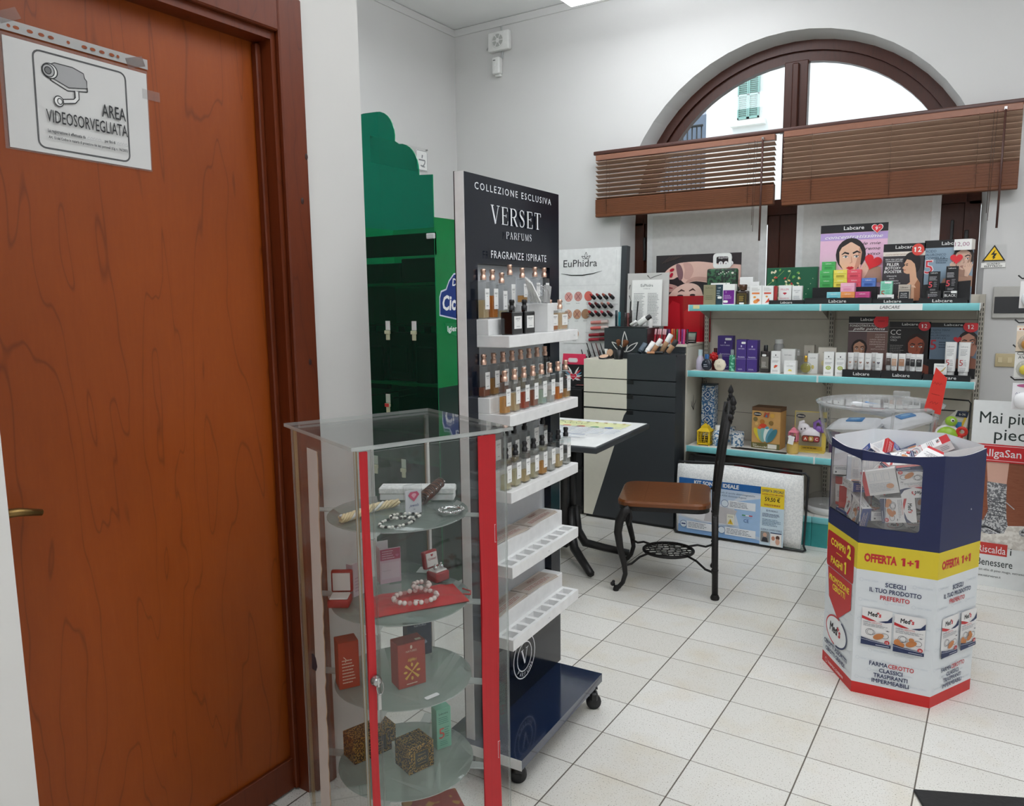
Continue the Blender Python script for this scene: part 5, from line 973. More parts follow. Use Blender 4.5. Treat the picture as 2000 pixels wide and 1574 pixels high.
# ================================================================ TABLE AND CHAIR
t = thing('bistro_table', 'black edged bistro table with a white printed top and pedestal leg', 'table', (-1.985, 3.66, 0), R(4))
mb = MB(); mb.box(-.335, .335, -.40, .40, .695, .726, 'charcoal', b=.006, seg=2); mb.build('table_top', t)
mb = MB(); mb.box(-.322, .322, -.387, .387, .7262, .7275, K('#f3f4f2', .45)); F = Face(mb, (-.322, -.387, .7276), FX, (0, 1, 0))
F.rect(.06, .52, .58, .70, K('#e3e6b0', .5)); F.line([(.14+.012*k, .605+(.045 if k % 3 == 1 else .012*(k % 2))) for k in range(17)], .006, K('#5a7048'))
for k, c in enumerate(('#d88a70', '#b05a44', '#5f9a62', '#4a6ab0')): F.ell(.25+.085*k, .535, .026, .022, K(c)); F.line([(.225+.085*k, .50), (.25+.085*k, .52)], .006, K('#5a5a5a'))
for k in range(9): F.ell(.10+.055*k, .68, .012, .008, K(('#d8a06a', '#8a8a80', '#c9a050')[k % 3]))
for k in range(7): F.rect(.05+.085*k, .24, .053+.085*k, .50, K('#b8c0d0')); F.scrib(.06+.085*k, .25, .125+.085*k, .49, 9, K('#b4bccb'))
F.rect(.20, .20, .50, .215, K('#8f98b0')); F.scrib(.05, .03, .60, .19, 6, K('#b9bfca')); mb.build('printed_sheet', t)
mb = MB()
for y in (-.045, .045): mb.tube([(0, y, .08), (0, y, .69)], .030, 'black_metal', 4, sq=False)
mb.box(-.14, .14, -.14, .14, .682, .694, 'black_metal'); mb.build('column', t)
for dx, dy in ((.24, -.24), (.30, .16), (-.28, -.2), (-.26, .2)):
    mb = MB(); mb.tube([(dx*.12, dy*.12, .30), (dx*.16, dy*.16, .16), (dx*.28, dy*.28, .085), (dx*.6, dy*.6, .055), (dx, dy, .022)], [.022, .024, .025, .022, .020], 'black_metal', 6); mb.build('foot', t)
CHR = R(18.3)
t = thing('cafe_chair', 'black iron chair with a worn brown wooden seat and round lattice footrest', 'chair', (-1.532, 3.342, 0), CHR)
D, Wd = .465, .454
mb = MB()
def rr(x0, x1, y0, y1, r, n=6): return [(cx+r*math.cos(R(a+90*k/n)), cy_+r*math.sin(R(a+90*k/n))) for cx, cy_, a in ((x1-r, y1-r, 0), (x0+r, y1-r, 90), (x0+r, y0+r, 180), (x1-r, y0+r, 270)) for k in range(n+1)]
p0 = rr(-.012, .438, .006, .448, .075); p1 = rr(-.004, .430, .014, .440, .07); n = len(p0)
mb.add([(x, y, .436) for x, y in p0]+[(x, y, .452) for x, y in p0]+[(x, y, .461) for x, y in p1], [(i, (i+1) % n, n+(i+1) % n, n+i) for i in range(n)]+[(n+i, n+(i+1) % n, 2*n+(i+1) % n, 2*n+i) for i in range(n)]+[tuple(range(2*n, 3*n)), tuple(range(n))[::-1]], 'seat_wood')
F = Face(mb, (0, 0, .4612), FX, (0, 1, 0)); rn = random.Random(9)
for k in range(60): x, y = rn.uniform(.01, .42), rn.uniform(.03, .43); l = rn.uniform(.003, .014); a = rn.uniform(-.5, .5); F.k = 1; F.line([(x, y), (x+l*math.cos(a), y+l*math.sin(a))], .0016, K('#b58a62', .6))
F.k = 1; F.line([(.33, .02), (.335, .435)], .0015, K('#a8764c', .5)); F.line([(.12, .02), (.118, .435)], .001, K('#4a2413', .5)); mb.build('seat', t)
mb = MB(); q0 = rr(-.004, .432, .014, .440, .07); q1 = rr(.012, .416, .03, .424, .06); n = len(q0)
mb.add([(x, y, .412) for x, y in q0]+[(x, y, .4355) for x, y in q0]+[(x, y, .4355) for x, y in q1]+[(x, y, .412) for x, y in q1], [((l*n)+i, (l*n)+(i+1) % n, ((l+1) % 4*n)+(i+1) % n, ((l+1) % 4*n)+i) for l in range(4) for i in range(n)], 'iron'); mb.build('seat_frame', t)
for y in (.012, Wd-.012):
    mb = MB(); mb.tube([(.055, y, .425), (.025, y, .405), (.004, y, .36), (-.004, y, .30), (.008, y, .22), (.028, y, .14), (.034, y, .09), (.022, y, .045), (.002, y, .020), (-.02, y, .016)], [.020, .022, .022, .020, .017, .014, .012, .011, .012, .012], 'iron', 10)
    mb.sph((-.028, y, .034), .012, 'iron', None, 10); mb.sph((-.024, y, .046), .008, 'iron', None, 8); mb.lathe([(.013, 0), (.015, .006), (.012, .018)], 'iron', T(-.012, y, 0), 12); mb.tube([(.05, y, .425), (.06, y, .38), (.045, y, .34)], .009, 'iron', 8); mb.build('leg', t)
for y in (0.0, Wd):
    mb = MB(); mb.tube([(.465, y, .012), (.462, y, .20), (.458, y, .42)], [.0145, .0145, .015], 'iron', 10); mb.lathe([(.020, 0), (.022, .010), (.016, .024)], 'iron', T(.465, y, 0), 14)
    mb.sph((.445, y, .435), .008, 'iron', None, 8); mb.sph((.462, y, .145), .018, 'iron', None, 10, (1, 1, .6)); mb.build('leg', t)
mb = MB()
for y in (0.0, Wd):
    mb.tube([(.458, y, .415), (.467, y, .55), (.488, y, .74), (.509, y, .90)], [.015, .0145, .0145, .014], 'iron', 10)
    for k in range(4): mb.sph((.5105+.0055*k, y+(.008, -.008)[k % 2], .868+.022*k), .0155-.001*k, 'iron', None, 8, (1, 1, 1.2))
    mb.lathe([(.010, 0), (.015, .012), (.010, .028), (.006, .036), (.001, .046)], 'iron', T(.527, y, .945), 10)
mb.tube([(.505, 0, .86), (.517, Wd/2, .93), (.505, Wd, .86)], .010, 'iron', 8); mb.tube([(.475, 0, .58), (.482, Wd/2, .60), (.475, Wd, .58)], .009, 'iron', 8)
for s in (-1, 1): mb.tube([(.480, Wd/2+s*.02, .60), (.492, Wd/2+s*.10, .68), (.500, Wd/2+s*.11, .78), (.508, Wd/2+s*.03, .84), (.512, Wd/2+s*.01, .90)], .007, 'iron', 8)
mb.build('back', t)
mb = MB(); cx, cyy, zz = .232, Wd/2, .155
mb.tube([(cx+.125*math.cos(a), cyy+.115*math.sin(a), zz) for a in [2*PI*k/36 for k in range(36)]], .0085, 'iron', 8, True)
for k in range(-3, 4):
    v = k*.030; l = math.sqrt(max(0, 1-(v/.115)**2))*.125; mb.tube([(cx-l+2*l*j/12, cyy+v+.007*math.sin(j*1.05+k), zz) for j in range(13)], .0034, 'iron', 5)
    v = k*.032; l = math.sqrt(max(0, 1-(v/.125)**2))*.115; mb.tube([(cx+v+.007*math.sin(j*1.05+k), cyy-l+2*l*j/12, zz) for j in range(13)], .0034, 'iron', 5)
fr = mb.build('footrest', t)
for (x, y), (ex, ey) in (((.03, .02), (cx-.10, cyy-.08)), ((.03, Wd-.02), (cx-.10, cyy+.08)), ((.455, .01), (cx+.10, cyy-.08)), ((.455, Wd-.01), (cx+.10, cyy+.08))):
    mb = MB(); mb.tube([(x, y, .13), (x+(ex-x)*.3, y+(ey-y)*.3, .128), (x+(ex-x)*.65, y+(ey-y)*.65, .150), (ex, ey, zz)], .0058, 'iron', 7); mb.sph((x, y, .13), .011, 'iron', None, 8); mb.build('footrest_arm', fr)

# ================================================================ SHELVING UNIT
X0, X1, XM = -1.625, -.104, -.8645
t = thing('shelving_unit', 'two bay beige shelving unit with pale turquoise shelf edges under the window', 'shelving', (0, 0, 0))
mb = MB(); mb.box(X0, X1, 4.915, 4.93, .10, 1.44, 'gondola_beige')
for z in (.40, .70, 1.00, 1.30): mb.box(X0, X1, 4.9142, 4.915, z, z+.003, K('#77736a'))
mb.build('back_panel', t)
for x in (X0, XM, X1):
    mb = MB(); mb.box(x-.013, x+.013, 4.885, 4.965, 0, 1.44, 'gondola_upright'); F = front(mb, x-.013, 4.885, 0)
    for k in range(52): F.k = 1; F.rect(.005, .05+.026*k, .009, .066+.026*k, K('#1d1c1a')); F.k = 1; F.rect(.017, .05+.026*k, .021, .066+.026*k, K('#1d1c1a'))
    mb.build('upright', t)
for z, yf in ((1.393, 4.54), (.992, 4.54), (.523, 4.54)):
    for a, b in ((X0, XM-.001), (XM+.001, X1)):
        mb = MB(); mb.box(a, b, yf+.006, 4.90, z-.026, z, 'gondola_white'); s = mb.build('shelf', t)
        mb = MB(); mb.box(a, b, yf-.004, yf+.006, z-.034, z+.004, 'teal_edge', b=.004, seg=2); mb.box(a-.0005, a+.004, yf-.0048, yf+.0065, z-.0345, z+.0045, K('#dfe9e8')); mb.box(b-.004, b+.0005, yf-.0048, yf+.0065, z-.0345, z+.0045, K('#dfe9e8'))
        if z > 1.3 and a > -1:
            mb.box(-.665, -.362, yf-.0062, yf-.0042, z-.031, z+.002, 'paper'); front(mb, -.665, yf-.0063, z-.031).text(.150, .008, 'LABCARE', .016, K('#222222'), 'c', shear=.25, w=.098)
        if z > 1.3 and a < -1: mb.box(-1.595, -1.555, yf-.0060, yf-.0042, z-.020, z+.002, K('#e6dca0'))
        mb.build('shelf_edge', s)
    for x in (X0+.02, XM-.02, XM+.02, X1-.02): mb = MB(); mb.prism([(4.885, z-.027), (4.885, z-.09), (4.66, z-.027)], -.0015, .0015, 'gondola_upright', Matrix(((0, 0, 1, x), (1, 0, 0, 0), (0, 1, 0, 0), (0, 0, 0, 1)))); mb.build('bracket', t)
for a, b in ((X0, XM-.001), (XM+.001, X1)):
    mb = MB(); mb.box(a, b, 4.55, 4.90, .15, .172, 'gondola_white'); s = mb.build('base_deck', t)
    mb = MB(); mb.box(a, b, 4.536, 4.55, .142, .178, 'teal_edge', b=.004, seg=2); mb.build('shelf_edge', s)
    mb = MB(); mb.box(a, b, 4.545, 4.56, 0, .142, 'teal_kick'); mb.build('kick_board', t)

S1, S2, S3 = 1.3936, .9926, .5236
LBK = K('#17171a', .45); LWH = K('#f4f4f2', .5)
def crt(name, label, x, y, z, w, d, h, col, fn=None, cat='box', group=None, rz=0., M=None):
    """a carton whose printed front looks toward -Y; y is its front side"""
    m = MB(); m.box(-w/2, w/2, 0, d, 0, h, col, b=.0008)
    if fn: fn(front(m, -w/2, 0, 0))
    return tag(m.build(name, loc=(x, y, z), rz=rz), label, cat, group)
def portrait(F, x, y, s, hair='#2a211f', skin='#dcb29a', dark='#b98a72', lips='#a8242c', body=None, look=1):
    """a woman's head and shoulders drawn flat; (x, y) chin, s head height"""
    H, S_, S2_ = K(hair, .6), K(skin, .6), K(dark, .6)
    if body: F.poly([(x-.9*s, y-.75*s), (x-.75*s, y-.38*s), (x-.2*s, y-.22*s), (x+.22*s, y-.22*s), (x+.72*s, y-.42*s), (x+.9*s, y-.75*s)], K(body, .6))
    F.poly([(x-.17*s, y-.3*s), (x-.15*s, y+.15*s), (x+.16*s, y+.15*s), (x+.18*s, y-.3*s)], S2_)
    F.ell(x, y+.58*s, .43*s, .50*s, H)
    F.poly([(x-.33*s, y+.66*s), (x-.31*s, y+.30*s), (x-.16*s, y+.06*s), (x, y), (x+.15*s, y+.06*s), (x+.29*s, y+.30*s), (x+.32*s, y+.64*s), (x+.25*s, y+.80*s), (x+.02*s, y+.95*s), (x-.02*s, y+.95*s), (x-.26*s, y+.80*s)], S_)
    F.poly([(x+.32*s, y+.64*s), (x+.29*s, y+.30*s), (x+.15*s, y+.06*s), (x+.13*s, y+.2*s), (x+.2*s, y+.5*s), (x+.24*s, y+.8*s)], S2_)
    F.line([(x-.26*s, y+.58*s), (x-.17*s, y+.64*s), (x-.05*s, y+.60*s)], [.02*s, .055*s, .05*s], H); F.line([(x+.06*s, y+.61*s), (x+.18*s, y+.67*s), (x+.28*s, y+.62*s)], [.05*s, .055*s, .02*s], H)
    for e in (-.15, .16): F.ell(x+e*s, y+.51*s, .075*s, .034*s, K('#efe6e0', .5)); F.ell(x+e*s+.012*s*look, y+.512*s, .03*s, .032*s, K('#4a5a62', .5)); F.line([(x+(e-.08)*s, y+.525*s), (x+e*s, y+.55*s), (x+(e+.08)*s, y+.525*s)], .014*s, H)
    F.line([(x+.02*s, y+.52*s), (x+.045*s, y+.34*s), (x-.01*s, y+.31*s)], [.012*s, .03*s, .02*s], S2_)
    F.poly([(x-.12*s, y+.17*s), (x-.04*s, y+.215*s), (x, y+.20*s), (x+.04*s, y+.215*s), (x+.12*s, y+.17*s), (x, y+.105*s)], K(lips, .4))
def hand(F, x, y, s, a, skin='#e0bba4'):
    c, d = math.cos(a), math.sin(a); S_ = K(skin, .6)
    def tr(u, v): return (x+(u*c-v*d)*s, y+(u*d+v*c)*s)
    F.poly([tr(*p) for p in ((-.25, 0), (-.28, .45), (.28, .45), (.25, 0), (.15, -.5), (-.15, -.5))], S_)
    for k, (u, l) in enumerate(((-.21, .40), (-.07, .52), (.07, .50), (.21, .36))): F.line([tr(u, .40), tr(u+.02, .40+l*.6), tr(u+.05, .40+l)], [.13*s, .12*s, .08*s], S_); F.line([tr(u+.07, .42), tr(u+.08, .8*l+.3)], .012*s, K('#a87f6c', .6))
    F.line([tr(-.25, .1), tr(-.42, .35), tr(-.40, .55)], [.13*s, .12*s, .08*s], S_)
def display(name, label, x, y, z, w, h, draw, tray, grp='shop display cards'):
    """printed back card with a black tray for samples"""
    t = thing(name, label, 'display', (x, y, z), group=grp)
    m = MB(); m.box(-w/2, w/2, 0, .004, 0, h, K('#e9e7e4', .5)); F = front(m, -w/2, 0, 0); F.clip = (0, 0, w, h); draw(F, w, h); m.build('back_card', t)
    tx0, tx1, ty0, th, tm = tray
    m = MB(); m.box(tx0-x, tx1-x, ty0-y, -.002, 0, th*.55, LBK); m.box(tx0-x, tx1-x, ty0-y-.003, ty0-y, 0, th, LBK); front(m, tx0-x, ty0-y-.0031, 0).text((tx1-tx0)/2, th*.28, 'Labcare', min(.017, th*.5), LWH, 'c', w=(tx1-tx0)*.42 if tx1-tx0 < .25 else .09)
    if tm: m.box(tx0-x+.01, tx1-x+.01, -.075, -.004, th*.55, tm, LBK)
    m.build('tray', t); return t
def head(F, w, h, hh, tx=.62, tw=.45): F.rect(0, h-hh, w, h, LBK); F.text(w*tx, h-hh*.66, 'Labcare', hh*.44, LWH, 'c', bold=.004, w=w*tw)
# --- top shelf
def d_concentrate(F, w, h):
    F.rect(0, 0, w, h, K('#e9bdd6', .5)); head(F, w, h, .046, .50, .30); F.rect(0, h-.088, w, h-.048, K('#b49ccf', .5)); F.text(w*.50, h-.079, 'concentratissime', .020, LWH, 'c', shear=.35, bold=.003, w=w*.86)
    for k, s in enumerate(('le mie', 'creme', 'viso')): F.text(w*.90, h-.118-.029*k, s, .0165, K('#2a2426'), 'r', shear=.35, w=w*(.26, .26, .18)[k])
    portrait(F, w*.47, h*.385, .185, hair='#221d1f', skin='#e3b99f', dark='#c4927a', lips='#b0202c', body='#2a2226')
    F.poly([(w*.72, .12), (w*.66, .17), (w*.78, .215), (w*.92, .205), (w*.95, .12)], K('#b08872', .6)); hand(F, w*.67, .175, .075, -.3); F.heart(w*.80, .235, .098, K('#d92a33', .4), -.35)
    F.heart(w*.845, h-.030, .064, LWH); F.heart(w*.845, h-.030, .057, K('#d8343f', .4)); F.text(w*.835, h-.040, '9', .018, LWH, 'c', bold=.02); F.text(w*.875, h-.030, '50', .006, LWH, 'c')
display('cream_display', 'pink poster display with a dark-haired woman and red heart on the top shelf', -.752, 4.80, S1, .355, .450, d_concentrate, (-.958, -.612, 4.580, .036, .095))
def d_filler(F, w, h):
    F.rect(0, 0, w, h, K('#3a3438', .5)); head(F, w, h, .040, .52, .46); F.rect(0, h-.066, w, h-.043, K('#e7ddd2', .5)); F.text(.012, h-.062, 'concentratissime', .012, K('#9a7a62'), 'l', shear=.35, w=w*.66)
    F.text(w*.27, h-.086, 'siero viso anti-age', .008, LWH, 'c', w=w*.42); F.text(w*.27, h-.098, 'CONCENTRATO', .008, LWH, 'c', w=w*.40)
    for k, s in enumerate(('FILLER', 'BOTOX+', 'BOOSTER')): F.text(w*.25, h-.118-.0195*k, s, .0145, LWH, 'c', bold=.015, shear=.15 if k else 0, w=w*(.30, .38, .42)[k])
    for k, s in enumerate(('STIRANTE', 'ANTI', 'RILASSAMENTO', 'SERUM DELICATE')): F.text(w*.23, h-.178-.013*k, s, .007, LWH, 'c', w=w*(.24, .12, .34, .44)[k])
    SK, SKD = K('#d9a98a', .6), K('#a86f4f', .6); F.ell(w*.70, h*.70, w*.20, .052, K('#1f1a1c', .6)); F.ell(w*.78, h*.66, w*.13, .05, K('#1f1a1c', .6))
    F.poly([(w*.58, h*.74), (w*.52, h*.67), (w*.545, h*.64), (w*.475, h*.595), (w*.515, h*.575), (w*.51, h*.545), (w*.53, h*.515), (w*.60, h*.495), (w*.70, h*.50), (w*.80, h*.58), (w*.77, h*.66), (w*.68, h*.72)], SK)
    F.poly([(w*.66, h*.505), (w*.80, h*.58), (w*.83, h*.44), (w*.92, h*.34), (w*.94, h*.05), (w*.45, h*.05), (w*.40, h*.12), (w*.55, h*.28), (w*.68, h*.36)], SK); F.poly([(w*.80, h*.05), (w*.78, h*.30), (w*.86, h*.40), (w*.92, h*.34), (w*.94, h*.05)], SKD)
    F.line([(w*.55, h*.655), (w*.61, h*.665)], .004, K('#2a1c18')); F.line([(w*.56, h*.635), (w*.61, h*.638)], .0035, K('#3a241c')); F.line([(w*.515, h*.56), (w*.56, h*.562)], .004, K('#b4584e')); F.poly([(w*.55, h*.25), (w*.62, h*.33), (w*.80, h*.30), (w*.83, h*.26), (w*.70, h*.28)], K('#e6bea2', .6))
    F.ell(w*.83, h-.035, .030, .032, K('#d94a40', .4)); one(F, w*.83-.013, h-.047, .025, LWH); F.text(w*.83+.008, h-.047, '2', .026, LWH, 'c', bold=.02)
display('serum_display', 'dark poster display with a woman in profile and a red 12 disc', -.483, 4.74, S1, .205, .325, d_filler, (-.611, -.412, 4.60, .028, None))
def d_acido(F, w, h):
    F.rect(0, 0, w, h, K('#8ea3b4', .5)); head(F, w, h, .040, .55, .40); NB = K('#2f4656', .6)
    for k, s in enumerate(('ACIDO', 'IALURONICO', 'COMPLEX')): F.text(.006, h-.063-.019*k, s, (.013, .012, .014)[k], NB, 'l', shear=.15 if k == 2 else .05, w=w*(.22, .42, .42)[k])
    F.text(.004, h-.175, '5', .072, K('#f3e4e4', .5), 'l', bold=.02); F.text(.006, h-.174, '5', .069, K('#c9303c', .5), 'l', bold=-.005); F.scrib(w*.25, h-.125, w*.5, h-.095, 3, NB); F.scrib(.01, .03, w*.24, .09, 7, NB)
    portrait(F, w*.80, h*.52, .115, hair='#2a2523', skin='#d8b4a0', dark='#a88370', lips='#b08274', body='#b48c76'); hand(F, w*.90, h*.50, .055, -.2); hand(F, w*.62, h*.52, .05, .2); F.heart(w*.665, h*.70, .062, K('#e0303a', .4))
    F.poly([(w*.0, 0), (w*.0, .10), (w*.98, .12), (w*.98, 0)], LBK)
display('hyaluronic_display', 'blue-grey poster display with a large red 5 at the right end of the top shelf', -.270, 4.74, S1, .230, .335, d_acido, (-.386, -.168, 4.60, .030, .060))
m = MB(); m.box(-.040, .040, 0, .02, 0, .056, 'paper'); m.add([(.04, 0, 0), (.055, .02, .002), (.055, .02, .052), (.04, 0, .056)], [(0, 1, 2, 3)], K('#d9d4cc')); front(m, -.04, 0, 0).text(.037, .020, '12,00', .021, K('#a36a86', .6), 'c', w=.066); tag(m.build('price_card', loc=(-.206, 4.715, S1+.278)), 'white handwritten 12,00 price card clipped at the top of the blue-grey display', 'price card')
def lid(c2, c3):
    def f(F): F.rect(.004, .026, .068, .0275, K(c2)); F.text(.036, .034, 'Labcare', .007, K('#f6f6f2'), 'c', w=.03); F.rrect(.014, .006, .058, .020, .002, K(c3)); F.scrib(.018, .008, .054, .018, 2, K(c2))
    return f
CB = [('green', -.878, 4.745, .0955, '#4cae5c', '#2f7a3e', '#3b9a4b', 'lower green cream box at the left of the pink poster display'), ('green', -.880, 4.745, .1445, '#55b866', '#2f7a3e', '#3f9e50', 'green cream box stacked on the other green one'), ('green', -.873, 4.760, .1935, '#4fb160', '#2f7a3e', '#43a054', 'topmost green cream box of the stack'),
      ('yellow', -.803, 4.745, .0955, '#f0e05a', '#8a7a20', '#c9b640', 'lower yellow cream box of the stack of two'), ('yellow', -.805, 4.745, .1445, '#f3e462', '#8a7a20', '#c9b640', 'upper yellow cream box of the stack of two'),
      ('red', -.730, 4.745, .0955, '#e8566a', '#a02a3a', '#cf4054', 'lower red cream box behind the pale pink one'), ('red', -.732, 4.745, .1445, '#ea5c6c', '#a02a3a', '#d4495b', 'upper red cream box beside the yellow ones'),
      ('blue', -.655, 4.745, .0955, '#5f86cf', '#23417f', '#3c66b4', 'blue cream box at the right of the coloured stack'),
      ('cyan', -.812, 4.61, .0198, '#8fdbe6', '#2f9ab0', '#3fb4c8', 'pale cyan cream box in the front tray'), ('orange', -.739, 4.61, .0198, '#f5a25e', '#c86a2a', '#ea8a46', 'orange cream box in the front tray under the pale pink one'), ('magenta', -.664, 4.61, .0198, '#d0528e', '#8a1f56', '#b83a78', 'magenta cream box in the front tray'), ('pink', -.742, 4.612, .0690, '#f3b3cb', '#d37fa0', '#ec9fbb', 'pale pink cream box sitting on top of the orange one')]
for c, x, y, z, a, b, c3, lb in CB: crt('cream_box', lb, x, y, S1+z, .072, .046 if z > .09 else .055, .0485, K(a, .4), lid(b, c3), group='coloured cream boxes')
def mint(F): F.scrib(.006, .062, .05, .095, 5, K('#3f9a7e')); F.text(.004, .022, '5', .034, K('#b8402e'), 'l'); F.scrib(.028, .03, .05, .058, 4, K('#4fa98c')); F.rrect(.02, .094, .054, .104, .003, LWH)
crt('serum_carton', 'mint green carton with a red 5 in front of the profile poster', -.549, 4.63, S1+.016, .058, .04, .107, K('#8fd9bd', .4), mint)
def greyc(F): F.rect(.004, .006, .052, .050, K('#22242a')); F.text(.028, .036, 'FILLER', .006, LWH, 'c', w=.03); F.text(.028, .026, 'BOTOX+', .006, LWH, 'c', w=.032); F.text(.028, .016, 'BOOSTER', .006, LWH, 'c', w=.036); F.rect(0, .058, .057, .060, K('#5a544e')); F.text(.028, .068, 'Labcare', .009, K('#4a4642'), 'c', w=.036)
crt('serum_carton', 'taupe carton with a black label in front of the profile poster', -.462, 4.64, S1+.016, .057, .04, .087, K('#bdb2a6', .4), greyc)
m = MB(); m.box(-.04, .04, 0, .003, 0, .022, K('#ecebe8')); F = front(m, -.04, 0, 0); F.rrect(.045, .008, .076, .02, .005, LWH); F.rect(.002, .001, .07, .006, LBK); tag(m.build('price_strip', loc=(-.548, 4.612, S1+.029)), 'small white price strip at the foot of the mint carton', 'price label')
def blk5(w, h):
    def f(F): F.text(w/2, h*.90, 'Labcare', .007, LWH, 'c', w=w*.6); F.scrib(w*.1, h*.55, w*.85, h*.76, 4, K('#c9c9cc')); F.text(w*.05, h*.22, '5', .030, K('#e0505a'), 'l', bold=.01); F.scrib(w*.5, h*.22, w*.85, h*.5, 5, K('#9a9a9e')); F.scrib(w*.2, h*.05, w*.8, h*.15, 2, K('#b9b9bc'))
    return f
crt('serum_carton', 'black carton with a pink 5, shorter of the two on the blue-grey display', -.327, 4.675, S1+.062, .053, .036, .107, LBK, blk5(.053, .107)); crt('serum_carton', 'black carton with a pink 5, taller of the two on the blue-grey display', -.245, 4.675, S1+.062, .056, .038, .132, LBK, blk5(.056, .132))
crt('cream_box', 'low black cream box with pink print at the foot of the blue-grey display', -.319, 4.61, S1+.018, .066, .05, .050, K('#1f1f22', .4), lambda F: (F.text(.033, .038, 'Labcare', .006, LWH, 'c', w=.03), F.scrib(.006, .018, .06, .034, 3, K('#b9b9bc')), F.text(.006, .002, '5', .014, K('#e0505a'), 'l')))
crt('cream_box', 'low black cream box lettered BLACK at the foot of the blue-grey display', -.244, 4.61, S1+.018, .064, .05, .050, K('#1f1f22', .4), lambda F: (F.line([(.003, .008), (.061, .008), (.061, .044), (.003, .044)], .0012, LWH, True), F.text(.032, .018, 'BLACK', .013, LWH, 'c', w=.05), F.rrect(.034, .036, .062, .048, .005, LWH), F.rect(.003, .001, .061, .005, LWH)))
t = thing('tester_tray', 'small black tray lettered in white under the two slim white cartons', 'tray', (-1.063, 4.60, S1)); m = MB(); m.box(-.098, .098, 0, .10, 0, .02, LBK); m.box(-.098, .098, -.004, 0, 0, .026, LBK); front(m, -.098, -.0041, 0).text(.098, .007, 'Labcare', .012, LWH, 'c', w=.065); m.build('tray', t)
PKp = K('#d56a7c')
crt('lip_carton', 'slim white carton with pink lips on the small black tray', -1.081, 4.63, S1+.0206, .072, .03, .090, LWH, lambda F: (F.text(.036, .062, 'FILLER', .010, PKp, 'c', w=.045), F.poly([(.024, .045), (.033, .050), (.036, .048), (.039, .050), (.048, .045), (.036, .036)], K('#c0283c')), F.text(.036, .012, 'VOLUME XXL', .007, PKp, 'c', w=.05)))
crt('lip_carton', 'slim white carton with grey print beside the one with lips', -1.013, 4.63, S1+.0206, .054, .03, .086, LWH, lambda F: (F.text(.027, .056, 'INSTANT', .006, K('#7a8086'), 'c', w=.035), F.text(.027, .046, 'LIFT', .006, K('#7a8086'), 'c', w=.018), F.scrib(.008, .01, .045, .03, 3, K('#a9adb0'))))
def gift(F):
    rn = random.Random(21); cs = ['#d9c98a', '#b03a3a', '#c9d49a', '#e8e0c0', '#8fb05a', '#6aa84f', '#d08a4a']
    for br in (((.02, .02), (.10, .10), (.14, .19)), ((.05, .0), (.12, .07), (.19, .10)), ((.0, .11), (.06, .16), (.10, .20))): F.line(list(br), .002, K('#9db56a'))
    for k in range(54): x = rn.uniform(.006, .19); y = rn.uniform(.006, .205); (x < .20-.3*max(0, .1-y)) and F.ell(x, y, .0085, .0055, K(cs[k % 7]), rn.uniform(0, 3), 10)
    for k in range(5): F.ell(.22+.012*k, .03+.03*k, .002, .002, K('#e8e0c0'))
crt('gift_box', 'large dark green gift box with leaf and berry print on the top shelf', -1.084, 4.800, S1, .290, .075, .218, K('#1c5c40', .4), gift)
crt('fruit_carton', 'white carton with an orange fruit print, left one of the pair', -1.239, 4.60, S1, .068, .04, .112, LWH, lambda F: (F.scrib(.01, .078, .058, .1, 3, K('#b9b4ae')), F.rect(.012, .062, .056, .072, K('#e8884a')), F.ell(.028, .045, .008, .006, K('#e8a04a')), F.ell(.036, .020, .016, .011, K('#e2914a'), .3), F.ell(.048, .028, .010, .008, K('#d2703a'), -.4)))
crt('fruit_carton', 'white carton with a red fruit print, right one of the pair', -1.171, 4.60, S1, .064, .04, .110, LWH, lambda F: (F.scrib(.01, .078, .054, .1, 3, K('#b9b4ae')), F.rect(.012, .062, .052, .072, K('#d8604a')), F.poly([(.018, .010), (.046, .018), (.040, .040)], K('#d8503a')), F.ell(.028, .048, .007, .005, K('#e8a04a'))))
m = MB(); m.box(-.014, .0, 0, .03, 0, .108, K('#a83030', .4)); tag(m.build('slim_carton', loc=(-1.122, 4.606, S1)), 'narrow red carton edge to the right of the fruit cartons', 'box')
crt('plain_carton', 'plain white carton standing behind the fruit cartons, taller one', -1.341, 4.76, S1, .080, .04, .166, LWH, lambda F: (F.heart(.04, .12, .008, K('#c9a8a8')), F.text(.04, .10, 'NATURES', .006, K('#b9b9b9'), 'c', w=.04))); crt('plain_carton', 'plain white carton standing behind the fruit cartons, shorter one', -1.275, 4.70, S1, .055, .035, .136, LWH, lambda F: F.text(.027, .11, 'NATURES', .005, K('#b0b0b0'), 'c', w=.036))
crt('perfume_carton', 'khaki carton at the left end of the top shelf', -1.517, 4.60, S1, .074, .045, .122, K('#8a8468', .5), lambda F: (F.text(.037, .10, 'EuPhidra', .007, K('#4a4838'), 'c', w=.045), F.scrib(.014, .03, .06, .06, 3, K('#6a6650'))))
crt('perfume_carton', 'dark blue-green carton between the khaki and the purple one', -1.455, 4.612, S1, .050, .035, .122, K('#24404e', .5), lambda F: (F.text(.02, .10, 'Lab', .009, LWH, 'c'), F.scrib(.004, .05, .03, .09, 3, K('#b8c8cf')), F.rrect(.01, .038, .036, .052, .004, LWH)))
crt('perfume_carton', 'white carton with a purple front panel on the top shelf', -1.399, 4.60, S1, .072, .045, .124, LWH, lambda F: (F.rect(.003, .006, .069, .088, K('#6d1f86', .4)), F.text(.02, .072, '1', .01, LWH, 'c'), F.scrib(.01, .035, .055, .06, 3, K('#c9a8d6')), F.rrect(.004, .014, .032, .028, .006, LWH)))
